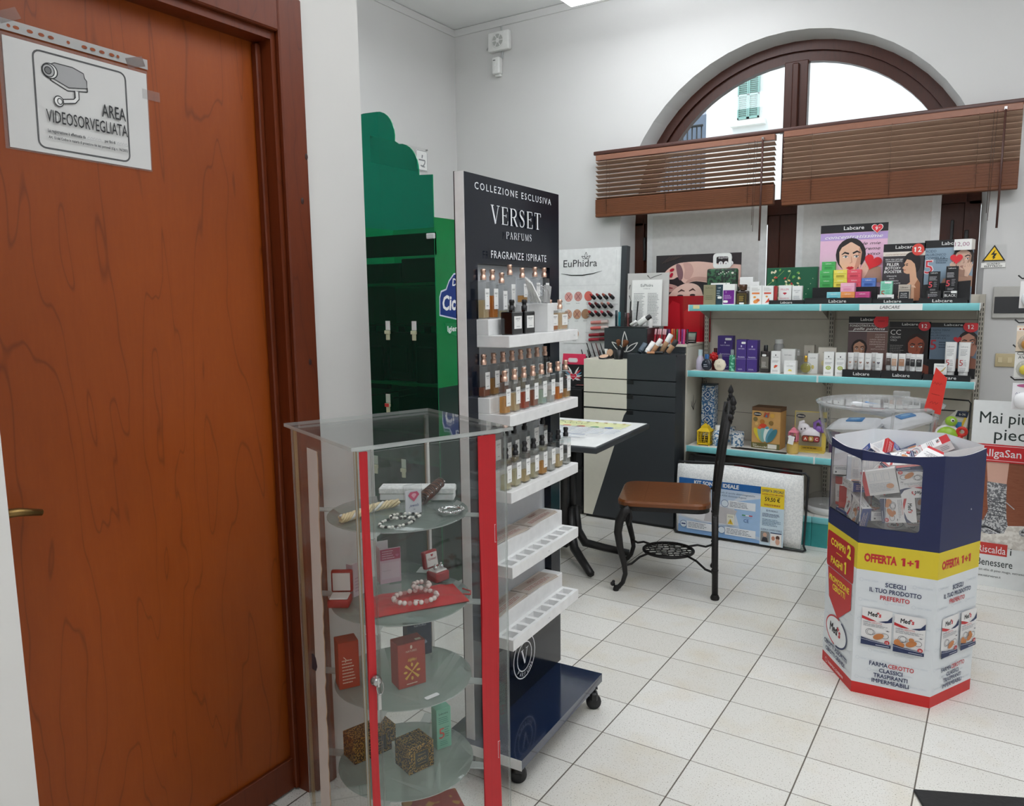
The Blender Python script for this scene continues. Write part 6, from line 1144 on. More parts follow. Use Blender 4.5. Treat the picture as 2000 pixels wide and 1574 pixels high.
t = thing('argan_bottle', 'dark brown oil bottle with a gold labelled front on the top shelf', 'bottle', (-1.325, 4.635, S1)); m = MB(); m.box(-.037, .037, -.02, .02, 0, .084, K('#2a1a0e', .12, 0, .5), b=.006, seg=2); F = front(m, -.028, -.0205, .006); F.rect(0, .0, .056, .062, K('#54461f', .4)); F.rect(.008, .008, .048, .054, K('#2f2a18', .4)); F.scrib(.012, .014, .044, .048, 5, K('#c9ae5a')); F.rrect(.014, -.002, .042, .008, .003, LWH); m.build('body', t)
m = MB(); m.lathe([(.012, .084), (.024, .088), (.026, .116), (.022, .121)], K('#4a2c14', .2, 0, .4), None, 16); m.build('cap', t)
t = thing('gift_bag', 'dark green leaf patterned gift bag with white handle on the top shelf', 'bag', (-1.503, 4.78, S1)); m = MB(); m.box(-.095, .095, 0, .05, 0, .224, 'foliage_print', b=.012, seg=2); F = front(m, -.095, -.0006, 0); [F.ell(.08+.012*k, .19+.006*(k % 3), .004, .003, K('#e8e8dc')) for k in range(6)]; F.ell(.165, .195, .008, .006, K('#e8e8dc')); F.rect(.03, .105, .15, .135, LWH); F.line([(.05, .02), (.08, .10), (.13, .13)], .004, K('#3f7a4e')); m.build('bag_body', t)
m = MB(); pts = rr(-.058, .058, .226, .318, .02, 4); pin = rr(-.038, .038, .250, .298, .01, 4); n = len(pts)
m.add([(x, .01, z) for x, z in pts]+[(x, .01, z) for x, z in pin]+[(x, .016, z) for x, z in pts]+[(x, .016, z) for x, z in pin], [(i, (i+1) % n, n+(i+1) % n, n+i) for i in range(n)]+[(2*n+(i+1) % n, 2*n+i, 3*n+i, 3*n+(i+1) % n) for i in range(n)]+[(i, 2*n+i, 2*n+(i+1) % n, (i+1) % n) for i in range(n)]+[(n+i, n+(i+1) % n, 3*n+(i+1) % n, 3*n+i) for i in range(n)], 'white_plastic'); m.build('handle', t)
# --- second shelf
def bot(name, label, x, y, z, parts, cat='bottle', seg=18, sc=(1, 1, 1), extra=None):
    t = thing(name, label, cat, (x, y, z))
    for pn, prof, mat in parts: m = MB(); m.lathe(prof, mat, Matrix.Diagonal((*sc, 1)), seg); (extra(m) if extra and pn == 'body' else None); m.build(pn, t)
    return t
bot('lotion_bottle', 'pale lilac bottle with a pale blue cap at the left end of the middle shelf', -1.585, 4.66, S2, [('body', [(.024, 0), (.027, .01), (.025, .06), (.014, .085), (.012, .09)], K('#c9c2d6', .25)), ('cap', [(.0135, .088), (.0135, .125)], K('#cfe6ec', .35))])
def rb(c1, ink):
    def f(m): F = front(m, -.034, -.0165, 0); F.scrib(.02, .02, .05, .04, 2, K(ink)); F.ell(.034, .055, .002, .003, K(ink))
    return f
bot('round_bottle', 'round flat navy bottle with a blue cap at the front of the middle shelf', -1.531, 4.62, S2+.001, [('body', [(.001, 0), (.014, .001), (.027, .012), (.034, .034), (.027, .056), (.012, .068), (.010, .072)], K('#1c2233', .3)), ('cap', [(.013, .071), (.0135, .098), (.011, .1)], K('#2f5f96', .35))], sc=(1, .5, 1), extra=rb('', '#d5d8e2'))
bot('round_bottle', 'round flat cream bottle with a grey cap at the front of the middle shelf', -1.448, 4.62, S2+.001, [('body', [(.001, 0), (.016, .001), (.030, .013), (.0385, .038), (.030, .062), (.013, .072), (.011, .076)], K('#efe3cc', .35)), ('cap', [(.013, .075), (.0125, .098), (.010, .1)], K('#6d6870', .4))], sc=(1, .45, 1), extra=rb('', '#a3998a'))
t = bot('bath_bottle', 'amber brown bottle tied with a red ribbon flower behind the round bottles', -1.500, 4.69, S2, [('body', [(.022, 0), (.022, .085), (.010, .10)], K('#5a1f1c', .25)), ('cap', [(.011, .10), (.011, .135)], K('#3a1614', .4))])
m = MB(); rn = random.Random(5)
for k in range(14): a = 2*PI*k/14; m.sph((.020*math.cos(a)*(1-.5*(k % 2)), -.030-.005*(k % 2), .085+.020*math.sin(a)*(1-.5*(k % 2))), .010, 'satin_red', None, 8, (1, .5, 1))
m.build('ribbon_flower', t)
bot('bath_bottle', 'slim green printed bottle with a grey cap on the middle shelf', -1.377, 4.63, S2, [('body', [(.0165, 0), (.0175, .004), (.0175, .094), (.012, .1)], dapple('green_floral', '#2f8a6a', '#8ad0b4', 70, .55, .6, .3)), ('cap', [(.010, .1), (.010, .132)], K('#8d979b', .3))])
PU = K('#46307e', .45); PW = K('#dcd6ee', .5)
def purp(w, h, lab):
    def f(F): F.rect(0, h*.40, w, h*.405, PW); F.ell(w/2, h*.80, .004, .006, PW); F.text(w/2, h*.70, 'NATURES', .007, PW, 'c', w=w*.62); F.text(w/2, h*.44, 'Ametista', .010, PW, 'c', w=w*.7); F.scrib(w*.2, h*.05, w*.8, h*.10, 2, PW); lab and F.rrect(w*.5, h*.87, w*.92, h*.935, .004, LWH)
    return f
crt('purple_carton', 'tall purple carton standing further back on the middle shelf', -1.453, 4.73, S2, .095, .05, .210, PU, purp(.095, .21, 1)); crt('purple_carton', 'purple carton with white sticker, left one of the front pair', -1.323, 4.63, S2, .060, .06, .193, PU, purp(.06, .193, 1)); crt('purple_carton', 'purple carton without sticker, right one of the front pair', -1.259, 4.63, S2, .062, .06, .191, PU, purp(.062, .191, 0))
t = thing('oil_bottle', 'tall dark brown square bottle with a black cap on the middle shelf', 'bottle', (-1.183, 4.65, S2)); m = MB(); m.box(-.027, .027, -.018, .018, 0, .128, K('#241a18', .15, 0, .5), b=.005, seg=2); F = front(m, -.022, -.0185, .025); F.rect(0, 0, .044, .070, K('#77726a', .4)); F.scrib(.006, .006, .036, .04, 4, K('#d5d0c8')); F.rrect(.006, .072, .030, .084, .005, LWH); m.build('body', t); m = MB(); m.lathe([(.012, .128), (.012, .16), (.010, .163)], 'black_plastic', None, 14); m.build('cap', t)
def wc(mark, col):
    def f(F):
        w = .052; F.ell(w/2, .108, .003, .005, K('#4a4a4c')); F.text(w/2, .094, 'NATURES', .005, K('#6a6a6c'), 'c', w=.032)
        if mark == 'leaf': F.poly([(.016, .042), (.026, .052), (.040, .048), (.030, .036)], K(col)); F.ell(.022, .036, .005, .004, K('#d8803a'))
        elif mark == 'kiwi': F.ell(.026, .045, .014, .011, K('#a9b84a')); F.ell(.026, .045, .008, .006, K('#e6ecc0')); F.ell(.026, .045, .004, .003, K('#8a9a3a'))
        else: F.ell(.026, .040, .014, .008, K(col), .3)
        F.scrib(.008, .064, .044, .078, 2, K('#9a9a9c')); F.scrib(.010, .010, .042, .022, 2, K('#a5a5a7'))
    return f
crt('white_carton', 'white carton with an orange-red leaf print beside the tall dark bottle', -1.113, 4.60, S2, .052, .04, .131, LWH, wc('leaf', '#d8503a')); crt('white_carton', 'white carton with a yellow-green fruit ring, left one beside the sample trays', -.821, 4.60, S2, .053, .04, .135, LWH, wc('kiwi', '')); crt('white_carton', 'white carton with a yellow-green fruit ring, right one beside the sample trays', -.760, 4.60, S2, .050, .04, .132, LWH, wc('kiwi', ''))
crt('white_carton', 'wide white carton behind the small one with the yellow crescent', -1.066, 4.70, S2, .080, .05, .138, LWH, lambda F: (F.text(.04, .10, 'NATURES', .006, K('#6a6a6c'), 'c', w=.04), F.text(.04, .05, 'Aloe', .012, K('#8a9a8c'), 'c', w=.03))); crt('white_carton', 'low white carton with a yellow crescent print at the shelf front', -1.029, 4.59, S2, .066, .05, .078, LWH, lambda F: (F.poly([(.022, .018), (.046, .018), (.042, .028), (.028, .030)], K('#e0cf6a')), F.text(.033, .046, 'NATURES', .005, K('#7a7a7c'), 'c', w=.034), F.rrect(.03, .054, .062, .068, .004, K('#fafafa')))); crt('white_carton', 'white carton with a yellow drop print behind the round golden bottle', -.920, 4.67, S2, .055, .04, .118, LWH, lambda F: (F.ell(.028, .04, .008, .012, K('#e0cf7a')), F.text(.028, .09, 'NATURES', .005, K('#7a7a7c'), 'c', w=.03)))
crt('beige_carton', 'beige carton standing furthest back behind the golden bottle', -.969, 4.80, S2, .058, .04, .158, K('#cfc8bc', .5), lambda F: (F.ell(.029, .12, .003, .005, K('#5a564e')), F.text(.029, .10, 'NATURES', .005, K('#6a665e'), 'c', w=.034))); crt('beige_carton', 'wide beige gift carton behind the two fruit ring cartons', -.852, 4.72, S2, .098, .05, .152, K('#d6cfc4', .5), lambda F: (F.text(.05, .12, 'NATURES', .006, K('#6a665e'), 'c', w=.05), F.ell(.03, .06, .012, .016, K('#e6d9a0'))))
t = bot('arnica_bottle', 'tall frosted bottle with a purple mark at the back of the middle shelf', -1.144, 4.80, S2, [('body', [(.029, 0), (.03, .01), (.03, .15), (.022, .165)], 'frost'), ('cap', [(.024, .165), (.024, .19)], 'white_plastic')]); m = MB(); front(m, -.03, -.0312, .10).text(.03, 0, 'arnica', .012, K('#8a3a86'), 'c', w=.044); m.build('label_print', t)
t = thing('clear_bottle', 'small clear pump bottle behind the low white carton', 'bottle', (-1.012, 4.72, S2)); m = MB(); m.box(-.025, .025, -.014, .014, 0, .10, 'bottle_glass', b=.006, seg=2); m.build('body', t); m = MB(); m.lathe([(.010, .10), (.010, .135), (.006, .138)], 'bowl_rim', None, 12); m.build('cap', t)
t = thing('perfume_flacon', 'round clear flacon with golden green liquid and gold neck', 'bottle', (-.949, 4.625, S2+.0005)); m = MB(); M = T(0, 0, .037) @ RX(R(90)); m.lathe([(.001, -.013), (.030, -.012), (.036, -.006), (.036, .006), (.030, .012), (.001, .013)], 'bottle_glass', M, 26); m.build('body', t)
m = MB(); m.lathe([(.001, -.008), (.026, -.007), (.028, 0), (.026, .007), (.001, .008)], thin('flacon_oil', (.80, .78, .35), gl=.3, haze=.3, hazecol='#b9b05a'), M, 22); m.build('oil', t); m = MB(); m.lathe([(.007, .072), (.009, .075), (.009, .104), (.006, .108)], 'gold', None, 14); m.build('cap', t)
# Labcare displays with sample tubes
def d_fondo(F, w, h):
    F.rect(0, 0, w, h, K('#5a484a', .5)); head(F, w, h, .036, .50, .40); F.rect(0, h-.040, w, h-.037, LWH); F.text(.008, h-.058, 'FONDOTINTA FLUIDO', .0125, LWH, 'l', w=w*.82); F.text(w*.52, h-.075, 'pelle perfetta', .014, LWH, 'c', shear=.35, bold=.01, w=w*.8); F.rect(0, h-.085, w, h-.082, LWH)
    F.rect(w*.48, 0, w, h-.085, K('#7a5c56', .5)); portrait(F, w*.30, h*.30, .095, hair='#241a18', skin='#b98a70', dark='#8a604c', lips='#8a4038', body='#a87860', look=1); hand(F, w*.50, h*.26, .045, -.1, '#b08068')
    for k, s in enumerate(('COLORITO', 'UNIFORME', 'LUNGA TENUTA', 'MINIMIZZA LE', 'IMPERFEZIONI', 'EFFETTO', 'ANTI-LUCIDO')): F.text(w*.94, h-.105-.0135*k, s, .0075, K('#d8c6be'), 'r', w=w*.042*len(s)*.75)
    F.ell(w*.84, h-.026, .042, .037, K('#e0303a', .5)); F.scrib(w*.74, h-.034, w*.94, h-.018, 1, K('#b02030'))
display('foundation_display', 'display card with a red dot sticker and a woman in profile on the middle shelf', -.644, 4.74, S2, .205, .330, d_fondo, (-.7435, -.548, 4.58, .042, None))
def d_cc(F, w, h):
    F.rect(0, 0, w, h, K('#1d1b1c', .5)); head(F, w, h, .030, .50, .38); F.rect(0, h-.033, w, h-.031, K('#6a6664')); F.text(.008, h-.072, 'CC', .028, K('#d8d5d2'), 'l', w=.052); F.text(.008, h-.092, 'CREAM', .012, K('#c9c6c3'), 'l', w=.05); F.text(.008, h-.107, 'VISO', .010, K('#c9c6c3'), 'l', w=.034); F.scrib(.008, .12, .08, .175, 6, K('#8a8684'))
    portrait(F, w*.68, h*.34, .125, hair='#2a1512', skin='#9c5038', dark='#6f3322', lips='#7a2a20', body='#7a3c2a', look=-1); F.ell(w*.85, h-.022, .030, .027, K('#c8303a', .5)); one(F, w*.85-.010, h-.033, .020, LWH); F.text(w*.85+.006, h-.033, '2', .021, LWH, 'c')
display('cream_display', 'black CC cream display card with a red 12 disc on the middle shelf', -.434, 4.74, S2, .205, .302, d_cc, (-.5465, -.350, 4.58, .044, None))
def d_aci2(F, w, h):
    F.rect(0, 0, w, h, K('#66788a', .5)); head(F, w, h, .025, .50, .38)
    for k, s in enumerate(('CREMA MANI', 'ACIDO', 'IALURONICO', 'COMPLEX')): F.text(.008, h-.045-.0145*k, s, .010, K('#27384a'), 'l', w=(.09, .05, .09, .075)[k])
    F.text(.008, h-.145, '5', .052, K('#b02a36'), 'l', bold=.01); F.scrib(.05, h-.14, .10, h-.10, 3, K('#27384a')); F.rect(0, 0, w, .10, LBK)
    portrait(F, w*.82, h*.46, .11, hair='#2a2220', skin='#b98470', dark='#8a5a48', lips='#8a4a3c', body='#8a5a48'); F.heart(w*.60, h*.70, .04, K('#c82c36')); hand(F, w*.93, h*.48, .045, -.2, '#b07c68'); F.ell(w*.86, h-.020, .036, .030, K('#cf3038', .5)); one(F, w*.86-.010, h-.032, .021, LWH); F.text(w*.86+.006, h-.032, '2', .022, LWH, 'c')
display('hand_cream_display', 'display card with red 5 and 12 disc at the right end of middle shelf', -.226, 4.74, S2, .227, .298, d_aci2, (-.3435, -.128, 4.58, .032, None))
def smp(name, label, x, y, z, w, h, kind, group):
    t = thing(name, label, 'tube', (x, y, z), group=group); m = MB(); n = 12; vs = []
    for f, ww, dd in ((.0, .40, .40), (.13, .40, .40), (.14, .46, .46), (.55, .49, .30), (.95, .50, .04), (1, .5, .04)): vs += [(w*ww*math.cos(2*PI*i/n), w*dd*math.sin(2*PI*i/n), h*f) for i in range(n)]
    m.add(vs[2*n:], [(s*n+i, s*n+(i+1) % n, (s+1)*n+(i+1) % n, (s+1)*n+i) for s in range(3) for i in range(n)], LWH, None, True); m.add(vs[2*n:], [tuple(range(3*n, 4*n)), tuple(range(n))[::-1]], LWH)
    F = front(m, -w/2, -w*.46-.001, 0); F.M = F.M @ RX(R(0))
    if kind[0] == 'h': F.text(w/2, h*.72, 'Labcare', h*.05, K('#9a9a9c'), 'c', w=w*.55); F.heart(w/2, h*.50, w*.42, K(kind[1])); F.scrib(w*.22, h*.25, w*.78, h*.38, 3, K('#a3a3a5'))
    elif kind[0] == 'c': F.text(w/2, h*.80, 'Labcare', h*.045, K('#9a9a9c'), 'c', w=w*.55); F.rect(w*.14, h*.38, w*.86, h*.74, K(kind[1])); F.text(w/2, h*.60, 'CC', h*.08, K('#e8e2de'), 'c', w=w*.4); F.scrib(w*.22, h*.2, w*.78, h*.32, 2, K('#a3a3a5'))
    else: F.text(w/2, h*.85, 'Labcare', h*.05, K('#8a8a8c'), 'c', w=w*.6); F.scrib(w*.2, h*.60, w*.8, h*.80, 5, K('#9a9a9c')); F.text(w*.14, h*.32, '5', h*.17, K('#b03a3a'), 'l'); F.scrib(w*.5, h*.3, w*.8, h*.5, 4, K('#9a9a9c')); F.scrib(w*.2, h*.12, w*.8, h*.26, 3, K('#9a9a9c'))
    m.build('tube_body', t); m = MB(); m.lathe([(w*.40, 0), (w*.40, h*.135)], 'white_plastic', None, 14); m.build('cap', t); return t
z = S2+.0245
for k, (x, y, w, c) in enumerate(((-.715, 4.66, .034, '#c09a86'), (-.692, 4.70, .030, '#c9a38c'), (-.661, 4.66, .034, '#b98a7a'), (-.624, 4.655, .036, '#8a7066'), (-.598, 4.70, .032, '#c9a896'), (-.570, 4.66, .040, '#6a6670'))): smp('foundation_tube', f'white sample tube with heart mark before the dotted display, {ORD[k]} from the left', x, y, z, w, .106, ('h', c), 'heart sample tubes')
for k, (x, y, w, c) in enumerate(((-.524, 4.69, .030, '#5a4a44'), (-.492, 4.655, .032, '#c9a58c'), (-.455, 4.655, .036, '#b08468'), (-.428, 4.70, .028, '#4a4a4c'), (-.402, 4.655, .030, '#2a2a2c'), (-.371, 4.655, .036, '#232326'))): smp('cc_cream_tube', f'white sample tube with a dark band before the CC display, {ORD[k]} from the left', x, y, S2+.0256, w, .106, ('c', c), 'banded sample tubes')
for k, x in enumerate((-.227, -.165)): smp('hand_cream_tube', f'tall white tube with a red 5 before the blue-grey display card, {("left", "right")[k]} one', x, 4.67, S2+.019, .054, .180, ('5',), 'tall white tubes')
crt('white_carton', 'small white carton with a gold swirl before the two tall white tubes', -.268, 4.615, S2+.019, .060, .03, .066, LWH, lambda F: (F.line([(.02, .02), (.04, .03), (.055, .05)], [.002, .008, .003], K('#c9b06a')), F.scrib(.012, .05, .048, .06, 1, K('#a3a3a5'))))
# --- bottom shelf
t = thing('tiled_tin', 'tall tin with blue and white tile pattern standing at the left of the low shelf', 'tin', (-1.565, 4.80, S3)); m = MB(); m.box(-.042, .042, -.042, .042, 0, .358, 'blue_tile', b=.006, seg=2)
F = front(m, -.042, -.0425, 0); BL = K('#2f5f96')
for z in (.255, .345, .10, .175): F.rect(0, z-.002, .084, z+.002, BL)
for zz in (.300, .210, .137): F.poly([(.042, zz-.03), (.072, zz), (.042, zz+.03), (.012, zz)], BL); F.poly([(.042, zz-.02), (.062, zz), (.042, zz+.02), (.022, zz)], K('#dfe6ea')); F.ell(.042, zz, .010, .010, BL)
m.build('body', t); m = MB(); m.box(-.043, .043, -.043, .043, .3582, .368, K('#3c4a56', .4), b=.003); m.build('lid', t)
def lantern(name, label, x, y, z, s, col):
    t = thing(name, label, 'lantern', (x, y, z)); m = MB(); c = K(col, .4); w = .040*s
    m.box(-w, w, -w, w, .006*s, .014*s, c, b=.001)
    for sx in (-1, 1):
        for sy in (-1, 1): m.box(sx*w*.9-.004*s, sx*w*.9+.004*s, sy*w*.9-.004*s, sy*w*.9+.004*s, 0, .086*s, c)
    for face in range(4):
        M = RZ(face*PI/2)
        for k in range(-2, 3): m.tube([(k*w*.32, -w*.88, .014*s), (k*w*.32+.006*s*(-1)**k, -w*.88, .05*s), (k*w*.32, -w*.88, .084*s)], .0017*s, c, 4, M=M); m.tube([(-w*.8, -w*.88, .022*s+.014*s*(k+2)), (w*.8, -w*.88, .022*s+.014*s*(k+2))], .0015*s, c, 4, M=M)
    m.build('body', t); m = MB(); m.lathe([(w*1.45, .085*s), (w*1.5, .089*s), (w*.8, .108*s), (w*.75, .118*s), (w*.35, .128*s), (.004*s, .134*s)], c, RZ(PI/4), 4, False); m.build('roof', t)
    m = MB(); m.tube([(.0085*s*math.cos(a), 0, .141*s+.0085*s*math.sin(a)) for a in [2*PI*k/12 for k in range(12)]], .0016*s, c, 5, True); m.build('ring', t); m = MB(); m.lathe([(w*.5, .0145*s), (w*.5, .05*s)], K('#3a2a12'), None, 12); m.build('candle', t); return t
lantern('candle_lantern', 'small yellow metal lantern at the left of the low shelf', -1.536, 4.64, S3, 1.0, '#e8c31c')
t = bot('diffuser_bottle', 'blue patterned bottle with a white cap beside the yellow lantern', -1.459, 4.65, S3, [('body', [(.031, 0), (.034, .005), (.034, .075), (.028, .09), (.017, .097)], 'blue_tile'), ('cap', [(.018, .096), (.018, .122), (.016, .127)], 'white_plastic')]); m = MB(); m.box(-.012, .012, -.001, 0, 0, .014, 'paper', T(.004, -.035, .060) @ RY(R(15))); m.build('price_sticker', t)
for k, (x, y, h, lb) in enumerate(((-1.351, 4.70, .088, 'clear glass candle jar with blue leaf pattern in front, right of the chair post'), (-1.437, 4.80, .098, 'patterned glass candle jar further back behind the chair post'))):
    t = thing('candle_jar', lb, 'jar', (x, y, S3)); m = MB(); m.lathe([(.039, 0), (.040, .004), (.040, h)], dapple('jar_leaf', '#dfe3e4', '#54789a', 55, .52, .56, .25) if k == 0 else 'jar_leaf', None, 22); m.build('jar', t); m = MB(); m.lathe([(.0402, h-.006), (.0415, h-.004), (.0415, h), (.038, h), (.038, h-.02), (.001, h-.022)], 'bowl_rim', None, 22); m.build('rim', t)
for k in range(3): m = MB(); m.tube([(-1.36+.02*k, 4.60+.012*k, S3+.0032), (-1.03, 4.575+.010*k, S3+.0032)], .003, K('#1f1712', .5), 6); tag(m.build('reed_stick'), ('front dark reed stick lying along the low shelf', 'middle dark reed stick lying along the low shelf', 'back dark reed stick lying along the low shelf')[k], 'stick', 'reed sticks on the low shelf')
t = thing('toy_carton', 'kraft toy carton with a hot-air balloon toy picture on the low shelf', 'box', (-1.176, 4.68, S3), R(-4)); m = MB(); w, h = .172, .252; m.box(-w/2, w/2, 0, .11, 0, h, K('#c89a5c', .6), b=.001); m.box(-w/2-.0005, w/2+.0005, -.0005, .1105, h-.022, h+.0005, K('#6a4a30', .6)); F = front(m, -w/2, -.0008, 0); WTT = K('#f0e9da')
F.rect(0, 0, w, .034, K('#6a6436')); F.text(.01, .018, 'Baby', .009, WTT, 'l'); F.text(.01, .006, 'Transform-a-Ball', .009, WTT, 'l', bold=.02, w=.085); F.rect(.10, .004, .155, .030, K('#eae6dc')); F.ell(.034, h-.042, .024, .012, K('#1f2430')); F.text(.034, h-.046, 'chicco', .010, WTT, 'c', bold=.02, w=.04)
for u, v, r_, c in ((.022, .178, .014, '#7a6a3f'), (.064, .165, .015, '#b9732c'), (.118, .160, .014, '#8a6a34'), (.124, .205, .013, '#d8a84a'), (.03, .150, .010, '#d8b06a')): F.ell(u, v, r_, r_, K(c))
F.poly([(.07, .195), (.10, .190), (.108, .225), (.09, .22), (.078, .226)], K('#b0523a')); F.poly([(.08, .195), (.095, .195), (.09, .215)], K('#4a7a9a'))
for k, c in enumerate(('#d8c23a', '#8fb0a0', '#7fb4b0', '#e6efe8', '#5f96a8', '#3f7a86')): F.ell(.042+.017*k, .088+(.004 if k in (2, 3) else -.004), .018, .048, K(c), (k-2.5)*-.22)
F.ell(.07, .140, .022, .014, K('#d2452c')); F.ell(.05, .128, .012, .009, K('#e0603a')); F.ell(.095, .130, .012, .009, K('#5f96a8')); m.build('carton', t)
t = thing('toy_card', 'toy pack with a purple and white elephant phone on a yellow card', 'toy', (-.932, 4.74, S3), R(3)); m = MB(); w, h = .178, .238; m.box(-w/2, w/2, 0, .004, 0, h, K('#d8c05a', .5)); m.box(-w/2, w/2, -.06, 0, 0, .006, K('#d8c05a', .5)); F = front(m, -w/2, -.0005, 0); F.rect(.004, .03, .155, h-.004, K('#a9a08c')); F.ell(.034, h-.03, .026, .013, K('#1f2430')); F.text(.034, h-.034, 'chicco', .010, WTT, 'c', bold=.02, w=.04); F.rect(.135, h-.06, .178, h-.035, K('#1f2a44')); F.text(.157, h-.053, '6-36', .010, WTT, 'c', w=.034); F.rect(.04, .004, .16, .028, K('#c9a83a')); F.scrib(.05, .008, .14, .024, 1, K('#5a4a1c')); m.build('card', t)
m = MB(); P('toy_purple', '#8a62b0', .3); P('toy_white', '#ece6ea', .3)
m.sph((.005, -.028, .105), .050, 'toy_white', None, 18, (1.1, .42, .85)); m.sph((-.032, -.028, .138), .040, 'toy_white', None, 16, (.9, .42, .85)); m.tube([(-.058, -.028, .125), (-.052, -.028, .175), (-.03, -.028, .182)], .009, 'toy_white', 8)
m.tube([(.03, -.028, .135), (.028, -.028, .175), (.05, -.028, .19), (.072, -.028, .165), (.07, -.028, .12)], .010, 'toy_purple', 8); m.sph((.05, -.030, .14), .020, 'toy_purple', None, 12, (1, .5, 1)); F = front(m, -.05, -.0505, .05)
F.rrect(.012, .012, .112, .052, .012, K('#5a2f22')); [F.rrect(.018+.031*k, .017, .046+.031*k, .047, .008, K(c)) for k, c in enumerate(('#a8432a', '#b08a3a', '#a83a44'))]; [F.text(.032+.031*k, .024, ch, .016, WTT, 'c', bold=.02) for k, ch in enumerate('ABC')]; F.ell(.008, .088, .004, .006, K('#2a2a33')); F.ell(.028, .092, .004, .006, K('#2a2a33')); m.build('elephant_phone', t)
t = bot('candle_jar', 'round amber candle jar with the pink lantern on top, front of the low shelf', -1.002, 4.62, S3, [('jar', [(.030, 0), (.035, .012), (.034, .05), (.029, .062)], K('#c9a85a', .25)), ('lid', [(.031, .0622), (.031, .072)], K('#b9853a', .35))], 'jar')
lantern('candle_lantern', 'small pink lantern standing on the amber candle jar', -1.000, 4.62, S3+.0725, .62, '#d87a8c'); m = MB(); m.box(-.016, .016, -.001, 0, -.028, .022, 'paper', RY(R(12))); m.box(-.012, .004, -.002, -.001, -.01, .026, 'paper', RY(R(-18))); tag(m.build('gift_tag', loc=(-1.003, 4.578, S3+.088)), 'white paper tags tied to the pink lantern', 'tag')
crt('purple_carton', 'narrow dark purple carton at the bay joint on the low shelf', -.800, 4.75, S3, .05, .05, .125, K('#4a3350', .5))
t = thing('wire_display_rack', 'bent black wire rack at the right of the low shelf', 'rack', (-.19, 4.80, S3)); m = MB(); m.tube([(-.12, -.10, .005), (-.12, .02, .01), (-.12, .04, .33), (-.10, .04, .345), (.055, .04, .34), (.066, .04, .325), (.06, .04, .01), (.06, -.10, .005)], .0045, 'black_metal', 8); m.tube([(-.12, .035, .28), (.063, .035, .28)], .0035, 'black_metal', 6); m.tube([(-.12, .03, .05), (.062, .03, .05)], .0035, 'black_metal', 6); m.build('wire_frame', t)
t = thing('turtle_toy_pack', 'green turtle toy with red rattle on a curved white and yellow card', 'toy', (-.212, 4.66, S3)); m = MB(); vs = [(-.075, 0, 0), (.045, -.01, 0), (.065, .0, .10), (.088, .01, .30), (.028, .02, .305), (-.03, .02, .24), (-.075, .01, .12)]; m.add(vs+[(x, y+.004, z) for x, y, z in vs], [tuple(range(7)), tuple(range(13, 6, -1))]+[(i, i+7, (i+1) % 7+7, (i+1) % 7) for i in range(7)], K('#eeeae0', .4))
F = Face(m, (-.075, -.012, 0), (1, .0, 0), (0, .05, 1)); F.poly([(.128, .19), (.163, .30), (.155, .305), (.118, .20)], K('#e3c23a')); F.poly([(.10, .275), (.155, .27), (.163, .302), (.11, .305)], K('#1f2a44')); F.text(.132, .281, '6-36', .012, WTT, 'c', w=.03); F.rrect(.105, .20, .132, .245, .004, K('#3f8fd0')); m.build('card', t)
m = MB(); P('toy_green', '#9ac23a', .3); P('toy_red', '#d8352c', .3); P('toy_teal', '#2f9ab0', .3)
m.sph((-.005, -.035, .165), .056, 'toy_green', None, 18, (1, .5, 1.05)); m.tube([(-.005+.058*math.cos(a), -.035, .165+.060*math.sin(a)) for a in [2*PI*k/24 for k in range(24)]], .008, 'toy_white', 8, True); m.sph((.010, -.035, .252), .030, 'toy_green', None, 14, (1, .7, .9)); m.sph((.017, -.055, .259), .010, 'toy_white', None, 8); m.sph((.019, -.063, .259), .005, 'black_plastic', None, 8)
m.tube([(.062+.020*math.cos(a), -.04, .200+.020*math.sin(a)) for a in [2*PI*k/16 for k in range(16)]], .009, 'toy_red', 8, True); m.sph((.052, -.04, .165), .017, 'toy_red', None, 10); m.sph((.030, -.04, .108), .019, 'toy_teal', None, 10, (1.6, .6, .8)); m.build('turtle', t)
# --- floor level
t = thing('pillow_bag', 'white quilted pillow in a clear zip bag with a blue printed insert', 'pillow', (-1.268, 4.445, .006), R(-.3)); w, h, dp = .748, .425, .085
m = MB(); nx, nz = 28, 16; vs = []
def bulge(u, v, s): e = (1-abs(2*u-1)**5)*(1-abs(2*v-1)**4); return s*(.012+dp*.5*e**.6)
for s in (-1, 1):
    vs += [((u-.5)*w*(.985+.015*math.cos(PI*(v-.5))), bulge(u, v, s)+.022*v*0, v*h+.012*math.sin(PI*u)*(1 if v > .5 else 0)+.004*math.sin(9*u+4*v)) for v in [j/nz for j in range(nz+1)] for u in [i/nx for i in range(nx+1)]]
N = (nx+1)*(nz+1); g = lambda s, i, j: s*N+j*(nx+1)+i
m.add(vs, [(g(0, i, j), g(0, i+1, j), g(0, i+1, j+1), g(0, i, j+1)) for i in range(nx) for j in range(nz)]+[(g(1, i, j), g(1, i, j+1), g(1, i+1, j+1), g(1, i+1, j)) for i in range(nx) for j in range(nz)], 'woven_white', None, True)
bd = [(i, 0) for i in range(nx)]+[(nx, j) for j in range(nz)]+[(i, nz) for i in range(nx, 0, -1)]+[(0, j) for j in range(nz, 0, -1)]; nb = len(bd)
m.add(vs, [(g(0, *bd[k]), g(1, *bd[k]), g(1, *bd[(k+1) % nb]), g(0, *bd[(k+1) % nb])) for k in range(nb)], 'woven_white'); m.build('pillow', t)
M_ = Matrix(((1, 0, 0, -w/2), (0, 0, -1, -dp/2-.014), (0, 1, 0, 0), (0, 0, 0, 1)))
